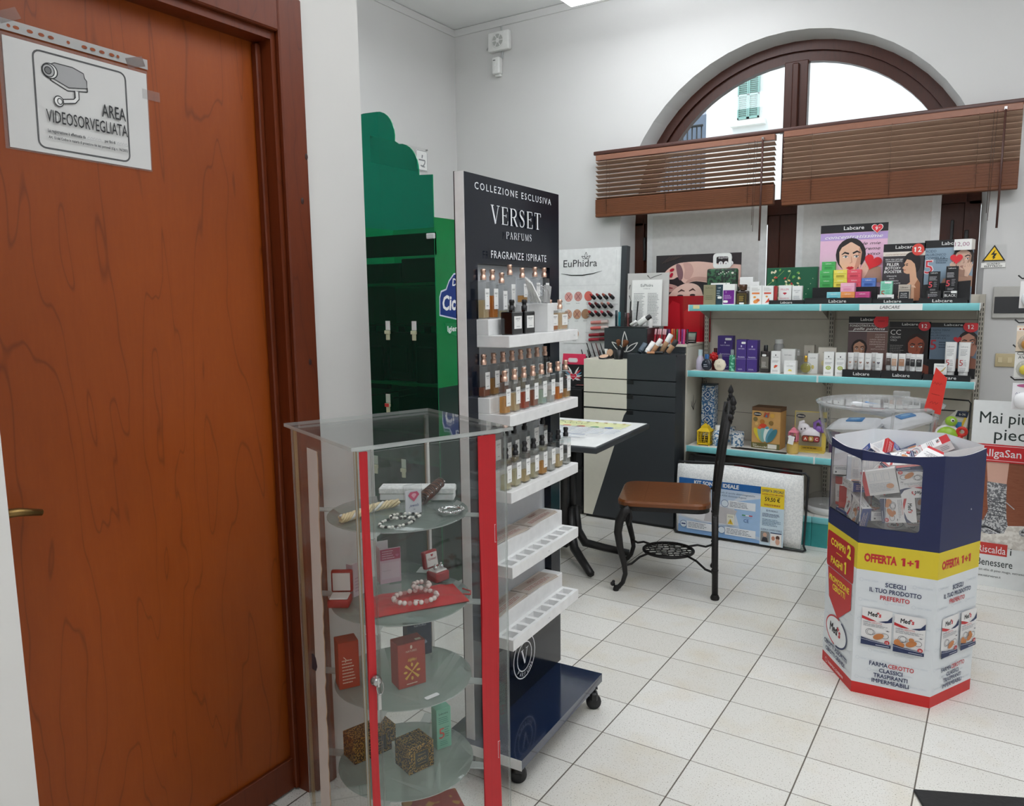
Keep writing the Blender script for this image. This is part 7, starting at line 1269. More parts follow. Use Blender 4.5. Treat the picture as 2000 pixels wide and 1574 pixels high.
m = MB(); m.box(-.342, .151, -.0575, -.0568, .012, .352, K('#c3d4e8', .3)); F = front(m, -.342, -.0578, 0); BD = K('#1f5f9f', .35); F.rect(0, .31, .493, .352, BD); F.text(.23, .320, 'KIT SONNO IDEALE', .022, LWH, 'c', bold=.03, w=.27)
F.poly([(.0, .18), (.14, .20), (.30, .22), (.40, .30), (.493, .30), (.493, .16), (.36, .10), (.2, .085), (0, .11)], K('#d9dfe8', .4)); F.poly([(.33, .24), (.493, .28), (.493, .05), (.38, .07)], K('#a3c3e6', .4)); F.poly([(0, .06), (.2, .09), (.493, .03), (.493, .012), (0, .012)], K('#7fa6d4', .4)); F.poly([(.10, .10), (.32, .10), (.36, .19), (.20, .21)], K('#c3bfc0', .5)); F.poly([(.02, .115), (.16, .10), (.17, .15), (.02, .16)], K('#e6e4e6', .5))
F.text(.22, .285, "l'accumulo di cariche elettromagnetiche", .011, K('#4a6a8a'), 'l', shear=.2, w=.24); F.text(.22, .267, 'sistema ASAA Antistress Argento', .011, K('#4a6a8a'), 'l', shear=.2, w=.19)
for u, v, a in ((.285, .225, .13), (.27, .062, .15), (.035, .065, .13)): F.rect(u+.02, v-.025, u+.02+a+.03, v+.022, K('#eef1f4')); F.scrib(u+.03, v-.018, u+.03+a, v+.016, 4, K('#5a6070')); F.ell(u, v, .021, .021, K('#dfe9f2')); F.ring(u, v, .021, .021, .0025, K('#3f5a86'))
F.rect(.022, .062, .048, .070, K('#2a3f74')); F.poly([(.30, .10), (.345, .10), (.345, .165), (.30, .165)], K('#e6e4d6')); F.poly([(.306, .105), (.339, .105), (.322, .138)], K('#d8b42c')); F.text(.322, .110, '!', .018, K('#222222'), 'c'); F.text(.322, .145, 'ASAA', .01, K('#8a8a6a'), 'c', w=.03); F.text(.415, .128, 'CE', .020, K('#2a4a8a'), 'c', w=.03); F.rect(.39, .168, .41, .174, K('#3f8a4a')); F.rect(.41, .168, .43, .174, LWH); F.rect(.43, .168, .45, .174, K('#c83a3a')); F.text(.008, .128, '1.', .008, K('#222222'), 'l'); m.build('printed_insert', t)
m = MB(); m.box(.151, .283, -.0590, -.0580, .010, .353, K('#cfe2ee', .3)); F = front(m, .151, -.0593, 0); F.rect(0, .235, .132, .353, K('#f0d02c', .35)); NVY = K('#2a3f66'); F.text(.066, .325, 'OFFERTA SPECIALE', .015, NVY, 'c', bold=.02, w=.122); F.text(.066, .308, 'CUSCINO ATTIVO AIR SYSTEM', .009, K('#a8432c'), 'c', bold=.02, w=.12); F.text(.066, .272, '59,50 €', .022, K('#3a2f1c'), 'c', bold=.02, w=.085); F.rect(.02, .300, .112, .3015, K('#8a6a1c')); F.text(.066, .245, 'INVECE DI 89,00 €', .010, K('#a8432c'), 'c', bold=.02, w=.09)
F.text(.066, .212, 'ED IN REGALO', .010, NVY, 'c', w=.065); F.scrib(.012, .178, .12, .200, 3, NVY); F.scrib(.012, .125, .12, .168, 5, K('#5a7a96')); F.text(.066, .100, 'GUIDA AL SONNO IDEALE', .010, NVY, 'c', w=.118); F.rrect(.006, .03, .056, .092, .006, K('#8a8a88')); F.ell(.031, .072, .011, .013, K('#c9a08a')); F.poly([(.012, .03), (.018, .055), (.031, .060), (.044, .055), (.050, .03)], K('#2a2a30')); F.rect(.062, .012, .124, .092, K('#efeae6')); F.rect(.062, .086, .124, .092, NVY); F.ell(.078, .058, .010, .013, K('#c98a70')); F.ell(.103, .064, .011, .013, K('#5a3a2c')); F.ell(.103, .040, .012, .018, K('#d8a890')); m.build('offer_insert', t)
m = MB(); m.tube([(-.376, -.01, .0), (-.374, .01, .40), (-.370, .014, .435), (-.34, .02, .434), (0, .022, .452), (.34, .022, .438), (.375, .018, .44), (.392, .018, .42), (.388, .01, .2), (.384, 0, .02), (.40, -.03, .006), (.39, -.045, .004), (.30, -.05, .004), (-.36, -.052, .004), (-.376, -.03, .004)], .0065, 'black_plastic', 6, True); m.build('black_piping', t)
m = MB(); m.box(-.20, .20, 0, .008, 0, .26, 'black_blister'); tag(m.build('grill_box', loc=(-1.14, 4.60, .1726), rz=0), 'dark red and black shiny box standing behind the pillow bag', 'box')
t = thing('clear_box', 'clear fronted black box above the left end of the pillow bag', 'box', (-1.53, 4.60, .1726)); m = MB(); m.box(-.09, .09, 0, .16, 0, .29, K('#1d1c1e', .3), b=.004); F = front(m, -.09, -.0005, 0); F.rect(.004, .21, .16, .28, K('#2c2b2d', .2)); F.text(.075, .238, 'XCOOK', .018, K('#8a8a8c'), 'c', shear=.2, w=.09); m.build('carton', t); m = MB(); m.box(-.094, .094, -.004, -.0006, .19, .292, 'film'); m.build('clear_front', t)
t = thing('frying_pan_pack', 'flat clear pack with a white rim on the base deck beside the pillow bag', 'package', (-.80, 4.74, .1726)); m = MB(); m.lathe([(.13, 0), (.145, .02), (.15, .045), (.14, .047), (.125, .012), (.001, .008)], K('#e6e6e4', .3), None, 32); m.build('dish', t); m = MB(); m.lathe([(.155, .0472), (.15, .07), (.10, .10), (.001, .115)], 'film', None, 24); m.build('clear_wrap', t)
BX = [(0.051,0.036,0.627,0.00,0.00,-2.04),(0.084,-0.085,0.627,0.00,-0.00,-2.62),(0.182,0.011,0.654,-1.57,0.00,-1.86),(-0.043,-0.095,0.627,0.00,-0.00,-0.98),(0.077,-0.029,0.661,-0.00,0.00,-2.12),(-0.155,-0.048,0.627,0.00,0.00,0.55),(0.139,0.156,0.654,1.57,0.00,2.09),(-0.114,0.144,0.627,-3.14,0.00,1.05),(0.157,-0.124,0.654,1.57,-0.00,-2.09),(-0.085,0.001,0.649,-0.00,-0.45,-2.56),(-0.047,0.028,0.664,0.25,0.37,1.19),(-0.006,0.039,0.684,-0.41,0.12,-0.73),(0.097,0.097,0.66,0.07,0.03,2.21),(0.05,-0.118,0.677,0.32,0.42,-1.43),(-0.02,0.139,0.644,-2.70,-0.00,1.05),(0.146,-0.075,0.742,-1.57,0.00,-2.09),(0.138,0.047,0.708,-0.07,-0.22,-0.11),(0.057,0.15,0.691,-0.11,0.05,0.45),(-0.065,-0.127,0.661,-0.00,-0.00,0.51),(-0.157,0.063,0.686,-0.41,-2.10,1.05),(0.094,-0.158,0.742,-0.33,2.08,0.63),(-0.118,0.171,0.699,-0.64,-1.57,-0.11),(-0.19,0,0.698,1.94,-1.67,-1.02),(0.089,-0.015,0.721,-0.77,-0.00,2.80),(-0.044,0.104,0.712,-0.44,0.23,0.43),(0.084,0.143,0.726,0.07,-0.10,-2.14),(-0.033,-0.037,0.728,-0.03,-0.13,2.15),(0.137,0.154,0.786,-1.52,0.10,2.09),(-0.14,-0.148,0.671,-1.57,-0.39,2.12),(0.071,0.087,0.767,0.08,0.06,-1.93),(-0.038,0.13,0.736,-0.25,-0.43,-1.04),(0.034,-0.067,0.758,-0.27,-0.28,-2.10),(-0.157,-0.065,0.688,-1.57,-0.00,2.73),(0.199,-0.052,0.746,1.57,-0.85,1.05),(0.061,-0.052,0.782,-0.29,-0.27,-2.05),(-0.142,-0.086,0.75,0.01,0.01,2.01),(0.076,0.159,0.827,-0.07,0.53,-2.93),(0.105,0.056,0.809,0.23,-0.02,-1.10),(0.173,-0.004,0.811,2.63,-0.81,-0.25),(-0.018,0.168,0.754,0.49,-0.02,3.14),(-0.02,-0.127,0.764,-1.92,-0.33,-0.31),(-0.069,-0.158,0.789,1.57,2.25,-0.00),(0.082,-0.008,0.84,-0.33,0.44,-2.18),(-0.095,0.064,0.757,-0.99,0.70,2.30),(-0.176,0.011,0.775,0.22,0.13,2.65),(0.005,0.139,0.825,0.48,0.11,-1.42),(-0.005,-0.016,0.791,1.46,0.08,-2.14),(0.096,0.126,0.871,0.13,-0.52,0.09),(-0.134,-0.081,0.81,-1.58,0.01,0.13),(-0.013,0.036,0.849,0.03,-0.35,-0.44),(-0.076,0.159,0.816,-0.21,2.37,-0.03),(-0.02,-0.086,0.843,-0.33,0.14,-3.01),(-0.102,0.116,0.834,-0.81,2.69,-0.52),(-0.103,-0.03,0.831,2.02,0.59,0.45),(0.103,-0.137,0.816,-0.13,0.17,-0.55),(0.122,-0.124,0.846,0.18,0.12,1.06),(-0.138,0.047,0.803,0.49,0.45,2.12)]
# ================================================================ PLASTER STAND (hexagonal carton)
HX = (-.276, 3.123, 0); HR = R(3.2); HM = T(*HX) @ RZ(HR); s_ = .2545; ap = s_*math.sqrt(3)/2
t = thing('hexagonal_display_bin', 'six-sided navy, yellow and white cardboard bin full of plaster boxes', 'display bin', HX, HR)
V6 = [(-s_/2, -ap), (s_/2, -ap), (s_, 0), (s_/2, ap), (-s_/2, ap), (-s_, 0)]       # front edge first
P('card_white', '#e3e7ea', .45, var=.015); P('card_navy', '#141f4d', .4, var=.04); P('card_yellow', '#dcc52c', .45, var=.02); P('card_red', '#c8201f', .45, var=.03); P('card_inside', '#d9d5d6', .7, var=.02)
CW_, CN, CY_, CRD = 'card_white', 'card_navy', 'card_yellow', 'card_red'
INK = K('#1c2b54', .5); REDI = K('#c0272d', .5); YEI = K('#f2dd3a', .5)
def side(k, name, window=None):
    """one cardboard side between corners k and k+1, colour bands bottom to top, optional see-through opening"""
    a, b = Vector(V6[k]), Vector(V6[(k+1) % 6]); d = (b-a); L = d.length; d.normalize(); nrm = Vector((d.y, -d.x))
    mb = MB(); M = Matrix(((d.x, 0, nrm.x, a.x), (d.y, 0, nrm.y, a.y), (0, 1, 0, 0), (0, 0, 0, 1))); th = .004
    def strip(z0, z1, mat, u0=0., u1=L, top=None):
        n = 10; pts = [(u0+(u1-u0)*i/n, z0) for i in range(n+1)]; tp = [(u0+(u1-u0)*i/n, (top(u0+(u1-u0)*i/n) if top else z1)) for i in range(n+1)]
        mb.add([(x, z, 0) for x, z in pts]+[(x, z, 0) for x, z in tp], [(i, i+1, n+2+i, n+1+i) for i in range(n)], mat, M)
        mb.add([(x, z, -th) for x, z in pts]+[(x, z, -th) for x, z in tp], [(i, n+1+i, n+2+i, i+1) for i in range(n)], 'card_inside', M)
        mb.add([(x, z, 0) for x, z in tp]+[(x, z, -th) for x, z in tp], [(i, i+1, n+2+i, n+1+i) for i in range(n)], 'card_inside', M)
    dip = (lambda u: .905-.012*math.sin(PI*u/L)) if k in (0, 5, 1, 2) else None
    strip(0, .042, CRD); strip(.042, .470, CW_); strip(.470, .567, CY_)
    if window is None: strip(.567, .905, CN, top=dip)
    else:
        w0, w1, zb, zt = window; strip(.567, zb, CN); strip(zt, .905, CN, top=dip)
        r = .014
        if w1 < L-.001:
            strip(zb, zt, CN, w1, L)
            if w0 > 0: strip(zb, zt, CN, 0, w0)
            for zc, sg in ((zb, 1), (zt, -1)):
                p = [(w1, zc)]+[(w1-r+r*math.cos(R(c)), zc+sg*r-sg*r*math.sin(R(c))) for c in (0, 22, 45, 68, 90)]; mb.add([(x, z, 0) for x, z in p], [tuple(range(len(p)))], CN, M)
            mb.add([(w1, zb+r, 0), (w1, zt-r, 0), (w1, zt-r, -th), (w1, zb+r, -th)], [(0, 1, 2, 3)], 'card_inside', M)
        for z in (zb, zt): mb.add([(w0, z, 0), (w1, z, 0), (w1, z, -th), (w0, z, -th)], [(0, 1, 2, 3)], 'card_inside', M)
    F = Face(mb, (0, 0, 0), FX, (0, 1, 0)); F.M = M
    return mb, F, L, M
FAINT = K('#ccd3da', .45)
def wallpaper(F, L):
    rn = random.Random(4)
    for r_ in range(11):
        v = .06+.037*r_
        for c in range(3):
            u = .012+.085*c+(.04 if r_ % 2 else 0)
            if u+.06 < L: F.k = 1; F.text(u+.014, v, 'FARMAC-ZABBAN', .006, FAINT, 'l', w=.046); F.k = 1; F.ring(u+.005, v+.003, .006, .006, .001, FAINT)
def pack(F, u, v, w, h, two):
    F.rect(u, v, u+w, v+h, K('#eceae9', .4)); meds(F, u+w*.40, v+h*.79, h*.115, .95)
    F.poly([(u, v+h*.78), (u, v+h*.70), (u+w*.25, v+h*.655), (u+w*.5, v+h*.665), (u+w*.2, v+h*.735)], REDI); F.poly([(u+w, v+h*.86), (u+w, v+h*.70), (u+w*.8, v+h*.66), (u+w*.55, v+h*.665), (u+w*.85, v+h*.73)], INK)
    F.text(u+w*.06, v+h*.60, 'FARMA', h*.035, INK, 'l', w=w*.24); F.text(u+w*.31, v+h*.60, 'CEROTTO', h*.035, REDI, 'l', w=w*.36); F.scrib(u+w*.06, v+h*.50, u+w*.95, v+h*.585, 3, K('#7d7f86'))
    BR = K('#c07a45', .5); LN_ = K('#4a4a50', .5); F.ring(u+w*.28, v+h*.36, w*.13, h*.085, .0014, LN_); F.ring(u+w*.33, v+h*.36, w*.13, h*.07, .0012, LN_); F.ring(u+w*.78, v+h*.31, w*.13, h*.07, .0014, LN_)
    F.ell(u+w*.58, v+h*.27, w*.19, h*.075, BR, .45)
    if two: F.ell(u+w*.13, v+h*.25, w*.11, h*.09, BR); F.ell(u+w*.25, v+h*.20, w*.12, h*.07, BR); F.ell(u+w*.58, v+h*.38, w*.09, h*.05, BR)
    F.poly([(u+w*.80, v+h*.46), (u+w*.9, v+h*.44), (u+w*.95, v+h*.47), (u+w*.9, v+h*.455), (u+w*.88, v+h*.475)], LN_)
    F.poly([(u, v), (u+w, v), (u+w, v+h*.10), (u+w*.6, v+h*.13), (u+w*.3, v+h*.15), (u, v+h*.20)], INK); F.line([(u, v+h*.15), (u+w*.4, v+h*.115), (u+w, v+h*.09)], .0012, K('#d5d8e2')); F.rect(u+w*.5, v+h*.035, u+w*.95, v+h*.048, K('#d5d8e2')); F.ell(u+w*.87, v+h*.15, w*.085, w*.075, REDI); F.text(u+w*.87, v+h*.12, '20' if two else '12', h*.045, K('#f6f1f1'), 'c', bold=.02)
def common(F, L, k=1.):
    c = L/2; F.text(c, .503, 'OFFERTA', .028, REDI, 'r', bold=.05, w=.105*k, ); one(F, c+.022*k, .503, .029, REDI, 1.2); F.rect(c+.032*k, .514, c+.052*k, .5195, REDI); F.rect(c+.0392*k, .507, c+.0447*k, .5265, REDI); one(F, c+.064*k, .503, .029, REDI, 1.2)
    F.text(c, .418, 'SCEGLI', .0155, INK, 'c', bold=.018, w=.065*k); F.text(c, .394, 'IL TUO PRODOTTO', .0155, INK, 'c', bold=.018, w=.165*k); F.text(c, .369, 'PREFERITO', .0155, REDI, 'c', bold=.018, w=.094*k)
    F.text(c-.0105, .118, 'FARMA', .0155, INK, 'r', bold=.018, w=.060*k); F.text(c-.009, .118, 'CEROTTO', .0155, REDI, 'l', bold=.016, w=.082*k)
    for j, s in enumerate(('CLASSICI', 'TRASPIRANTI', 'IMPERMEABILI')): F.text(c, .097-.0205*j, s, .0145, INK, 'c', bold=.018, w=(.076, .110, .120)[j]*k)
mb, F, L, M = side(0, 'front', (0, .190, .627, .868)); wallpaper(F, L); common(F, L); pack(F, .025, .194, .098, .138, False); pack(F, .130, .190, .098, .138, True); o = mb.build('carton_side', t); o['label'] = 'front side with the OFFERTA 1+1 band'
mb, F, L, M = side(1, 'right'); wallpaper(F, L); common(F, L); pack(F, .042, .175, .100, .146, False); pack(F, .152, .180, .098, .142, True); mb.build('carton_side', t)
mb, F, L, M = side(5, 'left', (.0025, L-.0025, .630, .870)); wallpaper(F, L)
F.rrect(.004, .400, .232, .541, .010, K('#b3181d', .45)); F.text(.098, .492, 'COMPRI', .026, YEI, 'c', bold=.03, w=.125); F.text(.190, .486, '2', .045, YEI, 'c', bold=.05, w=.032); F.line([(.085, .472), (.135, .472)], .003, YEI); F.text(.092, .420, 'PAGHI', .026, YEI, 'c', bold=.03, w=.10); one(F, .168, .416, .046, YEI, .9)
F.poly([(.020, .398), (.226, .398), (.226, .300), (.122, .222), (.040, .282)], K('#c01f23', .45)); F.text(.122, .352, 'PROMOZIONE', .022, YEI, 'c', bold=.03, w=.172); F.text(.122, .322, 'CEROTTI', .022, YEI, 'c', bold=.03, w=.108)
F.ell(.118, .168, .088, .056, K('#eef0f1', .4)); F.ring(.118, .168, .088, .056, .006, REDI, PI*.42, PI*1.45); F.ring(.118, .168, .088, .056, .007, INK, -PI*.5, PI*.35); meds(F, .105, .156, .034, .95)
F.text(.118, .088, 'CEROTTI ASSORTITI', .0155, INK, 'c', bold=.03, w=.20); F.text(.118, .062, 'CEROTTI GRANDI', .0155, INK, 'c', bold=.03, w=.165); F.ring(.045, .021, .009, .009, .0016, K('#f3d9d9')); F.text(.064, .016, 'FARMAC-ZABBAN', .010, K('#f3d9d9'), 'l', bold=.02, w=.13); o = mb.build('carton_side', t); o['label'] = 'left side with the red COMPRI 2 PAGHI 1 banner'
for k in (2, 3, 4): mb, F, L, M = side(k, 'back'); mb.build('carton_side', t)
mb = MB(); ri = .972
mb.prism([(x*ri, y*ri) for x, y in V6], .600, .609, 'card_inside'); mb.build('inner_tray', t)
mb = MB()
for k in (2, 3, 4, 1):
    a, b = Vector(V6[k])*.965, Vector(V6[(k+1) % 6])*.965; mb.add([(a.x, a.y, .76), (b.x, b.y, .76), (b.x, b.y, .915), (a.x, a.y, .915)], [(0, 1, 2, 3)], 'card_inside')
    a2, b2 = a*.99, b*.99; mb.add([(a2.x, a2.y, .84), (b2.x, b2.y, .84), (b2.x, b2.y, .915), (a2.x, a2.y, .915)], [(0, 1, 2, 3)], 'card_white')
mb.build('inner_flap', t)
mb = MB()
for k, u1 in ((0, .192/.2545), (5, 1.)):
    a, b = Vector(V6[k])*.980, Vector(V6[(k+1) % 6])*.980; b = a+(b-a)*u1; d = (b-a).normalized(); nn = Vector((d.y, -d.x))*.0015
    q_ = [(a.x, a.y), (b.x, b.y), (b.x+nn.x, b.y+nn.y), (a.x+nn.x, a.y+nn.y)]; mb.prism(q_, .620, .876, 'film')
mb.build('clear_window', t)
# plaster boxes, one mesh per look
BW_, BH_, BT_ = .11, .088, .034
def plaster_box(v):
    m = MB(); m.box(-BW_/2, BW_/2, -BH_/2, BH_/2, -BT_/2, BT_/2, K('#e9e6e4', .4), b=.0006)
    F = Face(m, (-BW_/2, -BH_/2, BT_/2), FX, (0, 1, 0)); RED_ = K('#b92127', .4)
    # front is read with the long side upright: u along -y ... use a turned frame
    F2 = Face(m, (-BW_/2, BH_/2, BT_/2), (0, -1, 0), FX); w, h = BH_, BW_
    if v != 1:
        if v == 2: pack(F2, 0, 0, w, h, False)
        else: pack(F2, 0, 0, w, h, True)
    else: F2.rect(0, 0, w, h, RED_); F2.rect(.0, .012, w, h-.03, K('#eceae9', .4)); meds(F2, w*.42, h*.6, .012); F2.scrib(.01, .03, w-.01, .055, 4, K('#8a8a90'))
    B = Face(m, (BW_/2, BH_/2, -BT_/2), (-1, 0, 0), (0, -1, 0)) if False else Face(m, (-BW_/2, BH_/2, -BT_/2), FX, (0, -1, 0))
    B.rect(0, 0, .014, BH_, RED_ if v else K('#dfe3ea', .4)); LG = K('#9aa6b8', .5)
    for a in (.022, .046, .070): B.line([(a, .05), (a+.018, .05), (a+.018, .078), (a, .078)], .0008, LG, True)
    B.scrib(.02, .01, .095, .042, 6, K('#b5b9c2')); B.ell(.085, .028, .012, .009, K('#d8a27c', .5))
    for (o_, r_, u_, wd) in (((-BW_/2, -BH_/2, -BT_/2), FX, FZ, BW_), ((BW_/2, BH_/2, -BT_/2), (-1, 0, 0), FZ, BW_)):
        S = Face(m, o_, r_, u_); S.scrib(.010, .018, wd*.6, .028, 2, K('#55565e')); S.rect(.01, .006, .016, .012, K('#2a2a30')); S.scrib(wd*.62, .008, wd-.01, .026, 3, K('#8f9098'))
    E_ = Face(m, (BW_/2, -BH_/2, -BT_/2), (0, 1, 0), FZ); E_.rect(0, 0, BH_, BT_, K('#eceae9', .4)); meds(E_, BH_*.42, .013, .010); E_.ring(BH_*.45, .018, .030, .012, .0015, REDI, PI*.5, PI*1.5); E_.ring(BH_*.45, .018, .030, .012, .0018, INK, -PI*.5, PI*.5)
    E2 = Face(m, (-BW_/2, BH_/2, -BT_/2), (0, -1, 0), FZ); E2.rect(0, 0, BH_, BT_, RED_ if v else K('#1f3f8a', .4)); E2.scrib(.01, .008, BH_-.01, .026, 3, K('#e8d5d5'))
    return m
protos = [plaster_box(v) for v in (0, 1, 2)]
def pbox(loc, rot, v, label):
    o = protos[v].build('plaster_box') if not protos[v].__dict__.get('me') else bpy.data.objects.new('plaster_box', protos[v].me)
    if not protos[v].__dict__.get('me'): protos[v].me = o.data
    else: COL.objects.link(o)
    M = HM @ T(*loc) @ Euler(rot).to_matrix().to_4x4(); o.matrix_world = M; return tag(o, label, 'plaster box', 'plaster boxes in the hexagonal bin')
pbox((.034, -.193, .803), (R(90), R(78), 0), 2, 'upright white plaster box with one tan strip picture behind the upper right of the opening')
pbox((-.006, -.192, .698), (R(90), R(-8), 0), 0, 'white plaster box turned sideways with tan strips, low in the front opening')
pbox((-.068, -.192, .792), (R(90), R(14)+PI, PI), 1, 'white plaster box showing its line-drawn back, upper middle of the opening')
DESC = {0: 'small white and blue plaster box with tan strips, in the pile', 1: 'small white and red plaster box, loose in the pile', 2: 'small white plaster box with one tan strip, loose in the pile'}
for i, (x, y, z, a, b, c) in enumerate(BX): v = (0, 2, 1, 0, 2)[i % 5]; pbox((x, y, z), (a, b, c), v, DESC[v]+' inside the hexagonal bin')

# ================================================================ BOWL OF WIPES BEHIND THE BIN
bx, by, bz = -.440, 3.665, .98
t = thing('clear_bowl', 'large clear plastic bowl on a stand holding white wipe packs', 'bowl', (bx, by, 0))
m = MB(); prof = [(.001, .735), (.09, .738), (.15, .757), (.195, .80), (.222, .86), (.236, .93), (.242, .975)]; m.lathe(prof+[(r-.004, z+.002) for r, z in prof[::-1]], 'bowl_plastic', None, 48); m.build('bowl_body', t)
m = MB(); m.lathe([(.238, .966), (.256, .970), (.257, .980), (.240, .984), (.237, .972)], 'bowl_rim', None, 48)
for a in (R(200), R(290), R(60), R(-22)): m.tube([((r+.002)*math.cos(a), (r+.002)*math.sin(a), z) for r, z in prof[2:]], .006, 'bowl_rim', 6)
m.build('rim', t); m = MB(); m.box(.03, .10, .228, .25, .975, 1.005, 'bowl_rim', b=.004); m.build('clip', t)
m = MB(); m.lathe([(.10, .700), (.10, .7345), (.05, .735)], 'bowl_rim', None, 28); m.lathe([(.045, .02), (.045, .70)], 'bowl_plastic', None, 24); m.lathe([(.001, 0), (.165, 0), (.170, .008), (.165, .02), (.001, .022)], 'white_plastic', None, 36); m.build('stand', t)
m = MB(); M = T(.215, -.135, .965) @ RZ(R(-25)) @ RY(R(8)); m.prism([(-.035, 0), (.035, .0), (.032, .15), (-.020, .185)], -.0006, .0006, K('#e23a30', .6), M @ RX(R(90))); m.box(-.02, .01, -.002, -.0012, -.004, .012, 'frost', M)
F = Face(m, (0, 0, 0), FX, FZ); F.M = M @ T(-.035, -.0012, 0) @ RX(R(90))
for k in range(3): F.line([(.019+.0042*j, .117-.040*k+.010*((j*(k+2)) % 3)/2) for j in range(9)], .0016, K('#9a2620', .6))
tag(m.build('price_flag', loc=(bx, by, 0)), 'bright red handwritten paper flag taped to the bowl rim', 'price flag')
def wipes(label, loc, rot, w=.20, d=.12, h=.045):
    t = thing('wipes_pack', label, 'wipes', loc, group='wipe packs in the bowl', rot=rot); m = MB(); nx, ny = 16, 10; rn = random.Random(label)
    f = [rn.uniform(-1, 1) for _ in range(4)]
    def hgt(u, v): e = (1-abs(2*u-1)**6)*(1-abs(2*v-1)**4); return e**.5
    vs = []
    for s in (-1, 1): vs += [((u-.5)*w, (v-.5)*d*(.94+.06*hgt(u, .5)), s*h/2*hgt(u, v)*(1+.12*math.sin(9*u+f[0]*3)*math.sin(7*v+f[1]))) for v in [j/ny for j in range(ny+1)] for u in [i/nx for i in range(nx+1)]]
    N = (nx+1)*(ny+1); g = lambda s, i, j: s*N+j*(nx+1)+i
    m.add(vs, [(g(0, i, j), g(0, i, j+1), g(0, i+1, j+1), g(0, i+1, j)) for i in range(nx) for j in range(ny)]+[(g(1, i, j), g(1, i+1, j), g(1, i+1, j+1), g(1, i, j+1)) for i in range(nx) for j in range(ny)], K('#ecedef', .35), None, True)
    m.add([(-w/2-.014, -d*.47, 0), (-w/2, -d*.47, 0), (-w/2, d*.47, 0), (-w/2-.014, d*.47, 0)], [(0, 1, 2, 3), (3, 2, 1, 0)], K('#ecedef', .35)); m.add([(w/2, -d*.47, 0), (w/2+.014, -d*.47, 0), (w/2+.014, d*.47, 0), (w/2, d*.47, 0)], [(0, 1, 2, 3), (3, 2, 1, 0)], K('#ecedef', .35)); m.build('pouch', t)
    m = MB(); m.box(-.035, .035, -.022, .022, h*.5-.001, h*.5+.006, K('#3f86c4', .3), b=.003, seg=2); F = Face(m, (-.03, -.016, h*.5+.0062), FX, (0, 1, 0)); F.ell(.03, .016, .022, .011, K('#8fbfe4', .3)); m.build('blue_flap', t)
    return t
wipes('wipes pack on top of the others at the back of the bowl', (bx-.035, by+.05, .938), (R(-12), R(10), R(20))); wipes('wipes pack lying at the left front of the bowl', (bx-.078, by-.060, .880), (R(12), R(-6), R(-12))); wipes('wipes pack lying at the right of the bowl', (bx+.112, by-.02, .905), (R(8), R(-12), R(38))); wipes('wipes pack at the bottom of the bowl', (bx-.0, by+.01, .815), (0, 0, R(70)), w=.18)

# ================================================================ RIGHT EDGE
t = thing('standing_poster', 'tall white and red foot warmer poster board with grey socks by the right edge', 'poster', (.16, 4.35, 0), R(0))
TM = RX(R(-2.5)); w, h = .52, .925; m = MB(); m.box(-w/2, w/2, 0, .006, 0, h, K('#eef0ef', .45), TM); F = front(m, -w/2, -.0004, 0); F.M = TM @ F.M; DK = K('#23302c', .5)
F.rect(0, .175, w, .625, wood('poster_floor', '#5e2f20', '#8a4c34', '#a66a4e', scale=12, axis='X', figure=.4)); F.poly([(0, .175), (0, .315), (.05, .335), (.15, .31), (.30, .33), (.42, .30), (w, .33), (w, .175)], 'fur')
for dx in (0, .19):
    F.poly([(.072+dx, .625), (.165+dx, .625), (.160+dx, .50), (.155+dx, .46), (.085+dx, .46), (.082+dx, .52)], K('#d9ab98', .6))
    F.poly([(.080+dx, .525), (.162+dx, .52), (.165+dx, .42), (.170+dx, .36), (.178+dx, .315), (.165+dx, .275), (.10+dx, .262), (.04+dx, .275), (.035+dx, .295), (.075+dx, .33), (.092+dx, .38), (.085+dx, .44)], 'sock_knit')
    for k in range(5): F.line([(.088+dx, .45-.022*k), (.165+dx, .445-.022*k)], .004, K('#45464a'))
    F.line([(.045+dx, .29), (.09+dx, .30), (.15+dx, .275)], .006, K('#2a2b2f')); F.line([(.05+dx, .28), (.10+dx, .288), (.145+dx, .268)], .004, K('#e6e6e6')); F.line([(.165+dx, .43), (.20+dx, .40)], .004, K('#b9b9bb'))
F.rect(0, .625, w, h, K('#eef0ef', .45)); F.text(.030, .815, 'Mai più', .056, DK, 'l', bold=.004, w=.200); F.text(.095, .735, 'piedi', .056, DK, 'l', bold=.004, w=.150)
RD = K('#cc2228', .4); F.rect(0, .625, w, .712, RD); F.rect(0, .703, w, .7055, K('#f0d5d5')); F.rect(0, .632, w, .6345, K('#f0d5d5')); F.text(.042, .652, 'AllgaSan', .036, K('#f4eeee'), 'l', bold=.008, w=.170)
F.rect(0, 0, w, .20, K('#eef0ef', .45)); F.rect(.052, .160, .184, .220, K('#c93a34', .45)); F.text(.060, .170, 'Riscalda', .036, K('#f6efef'), 'l', bold=.004, w=.118); F.text(.196, .170, 'i', .036, DK, 'l', bold=.004); F.text(.060, .105, 'Benessere', .036, DK, 'l', bold=.004, w=.150); F.text(.060, .078, 'Con olio di pino mugo, estratto di arnica', .011, DK, 'l', w=.26); F.text(.060, .048, 'www.naturwaren.it', .012, DK, 'l', w=.105)
m.build('poster_board', t); m = MB(); m.prism([(.010, 0), (.16, 0), (.025, .55)], -.004, .004, K('#c9a67a', .7), Matrix(((0, 0, 1, 0), (1, 0, 0, 0), (0, 1, 0, 0), (0, 0, 0, 1))) @ T(0, .0, 0)); m.build('back_strut', t)
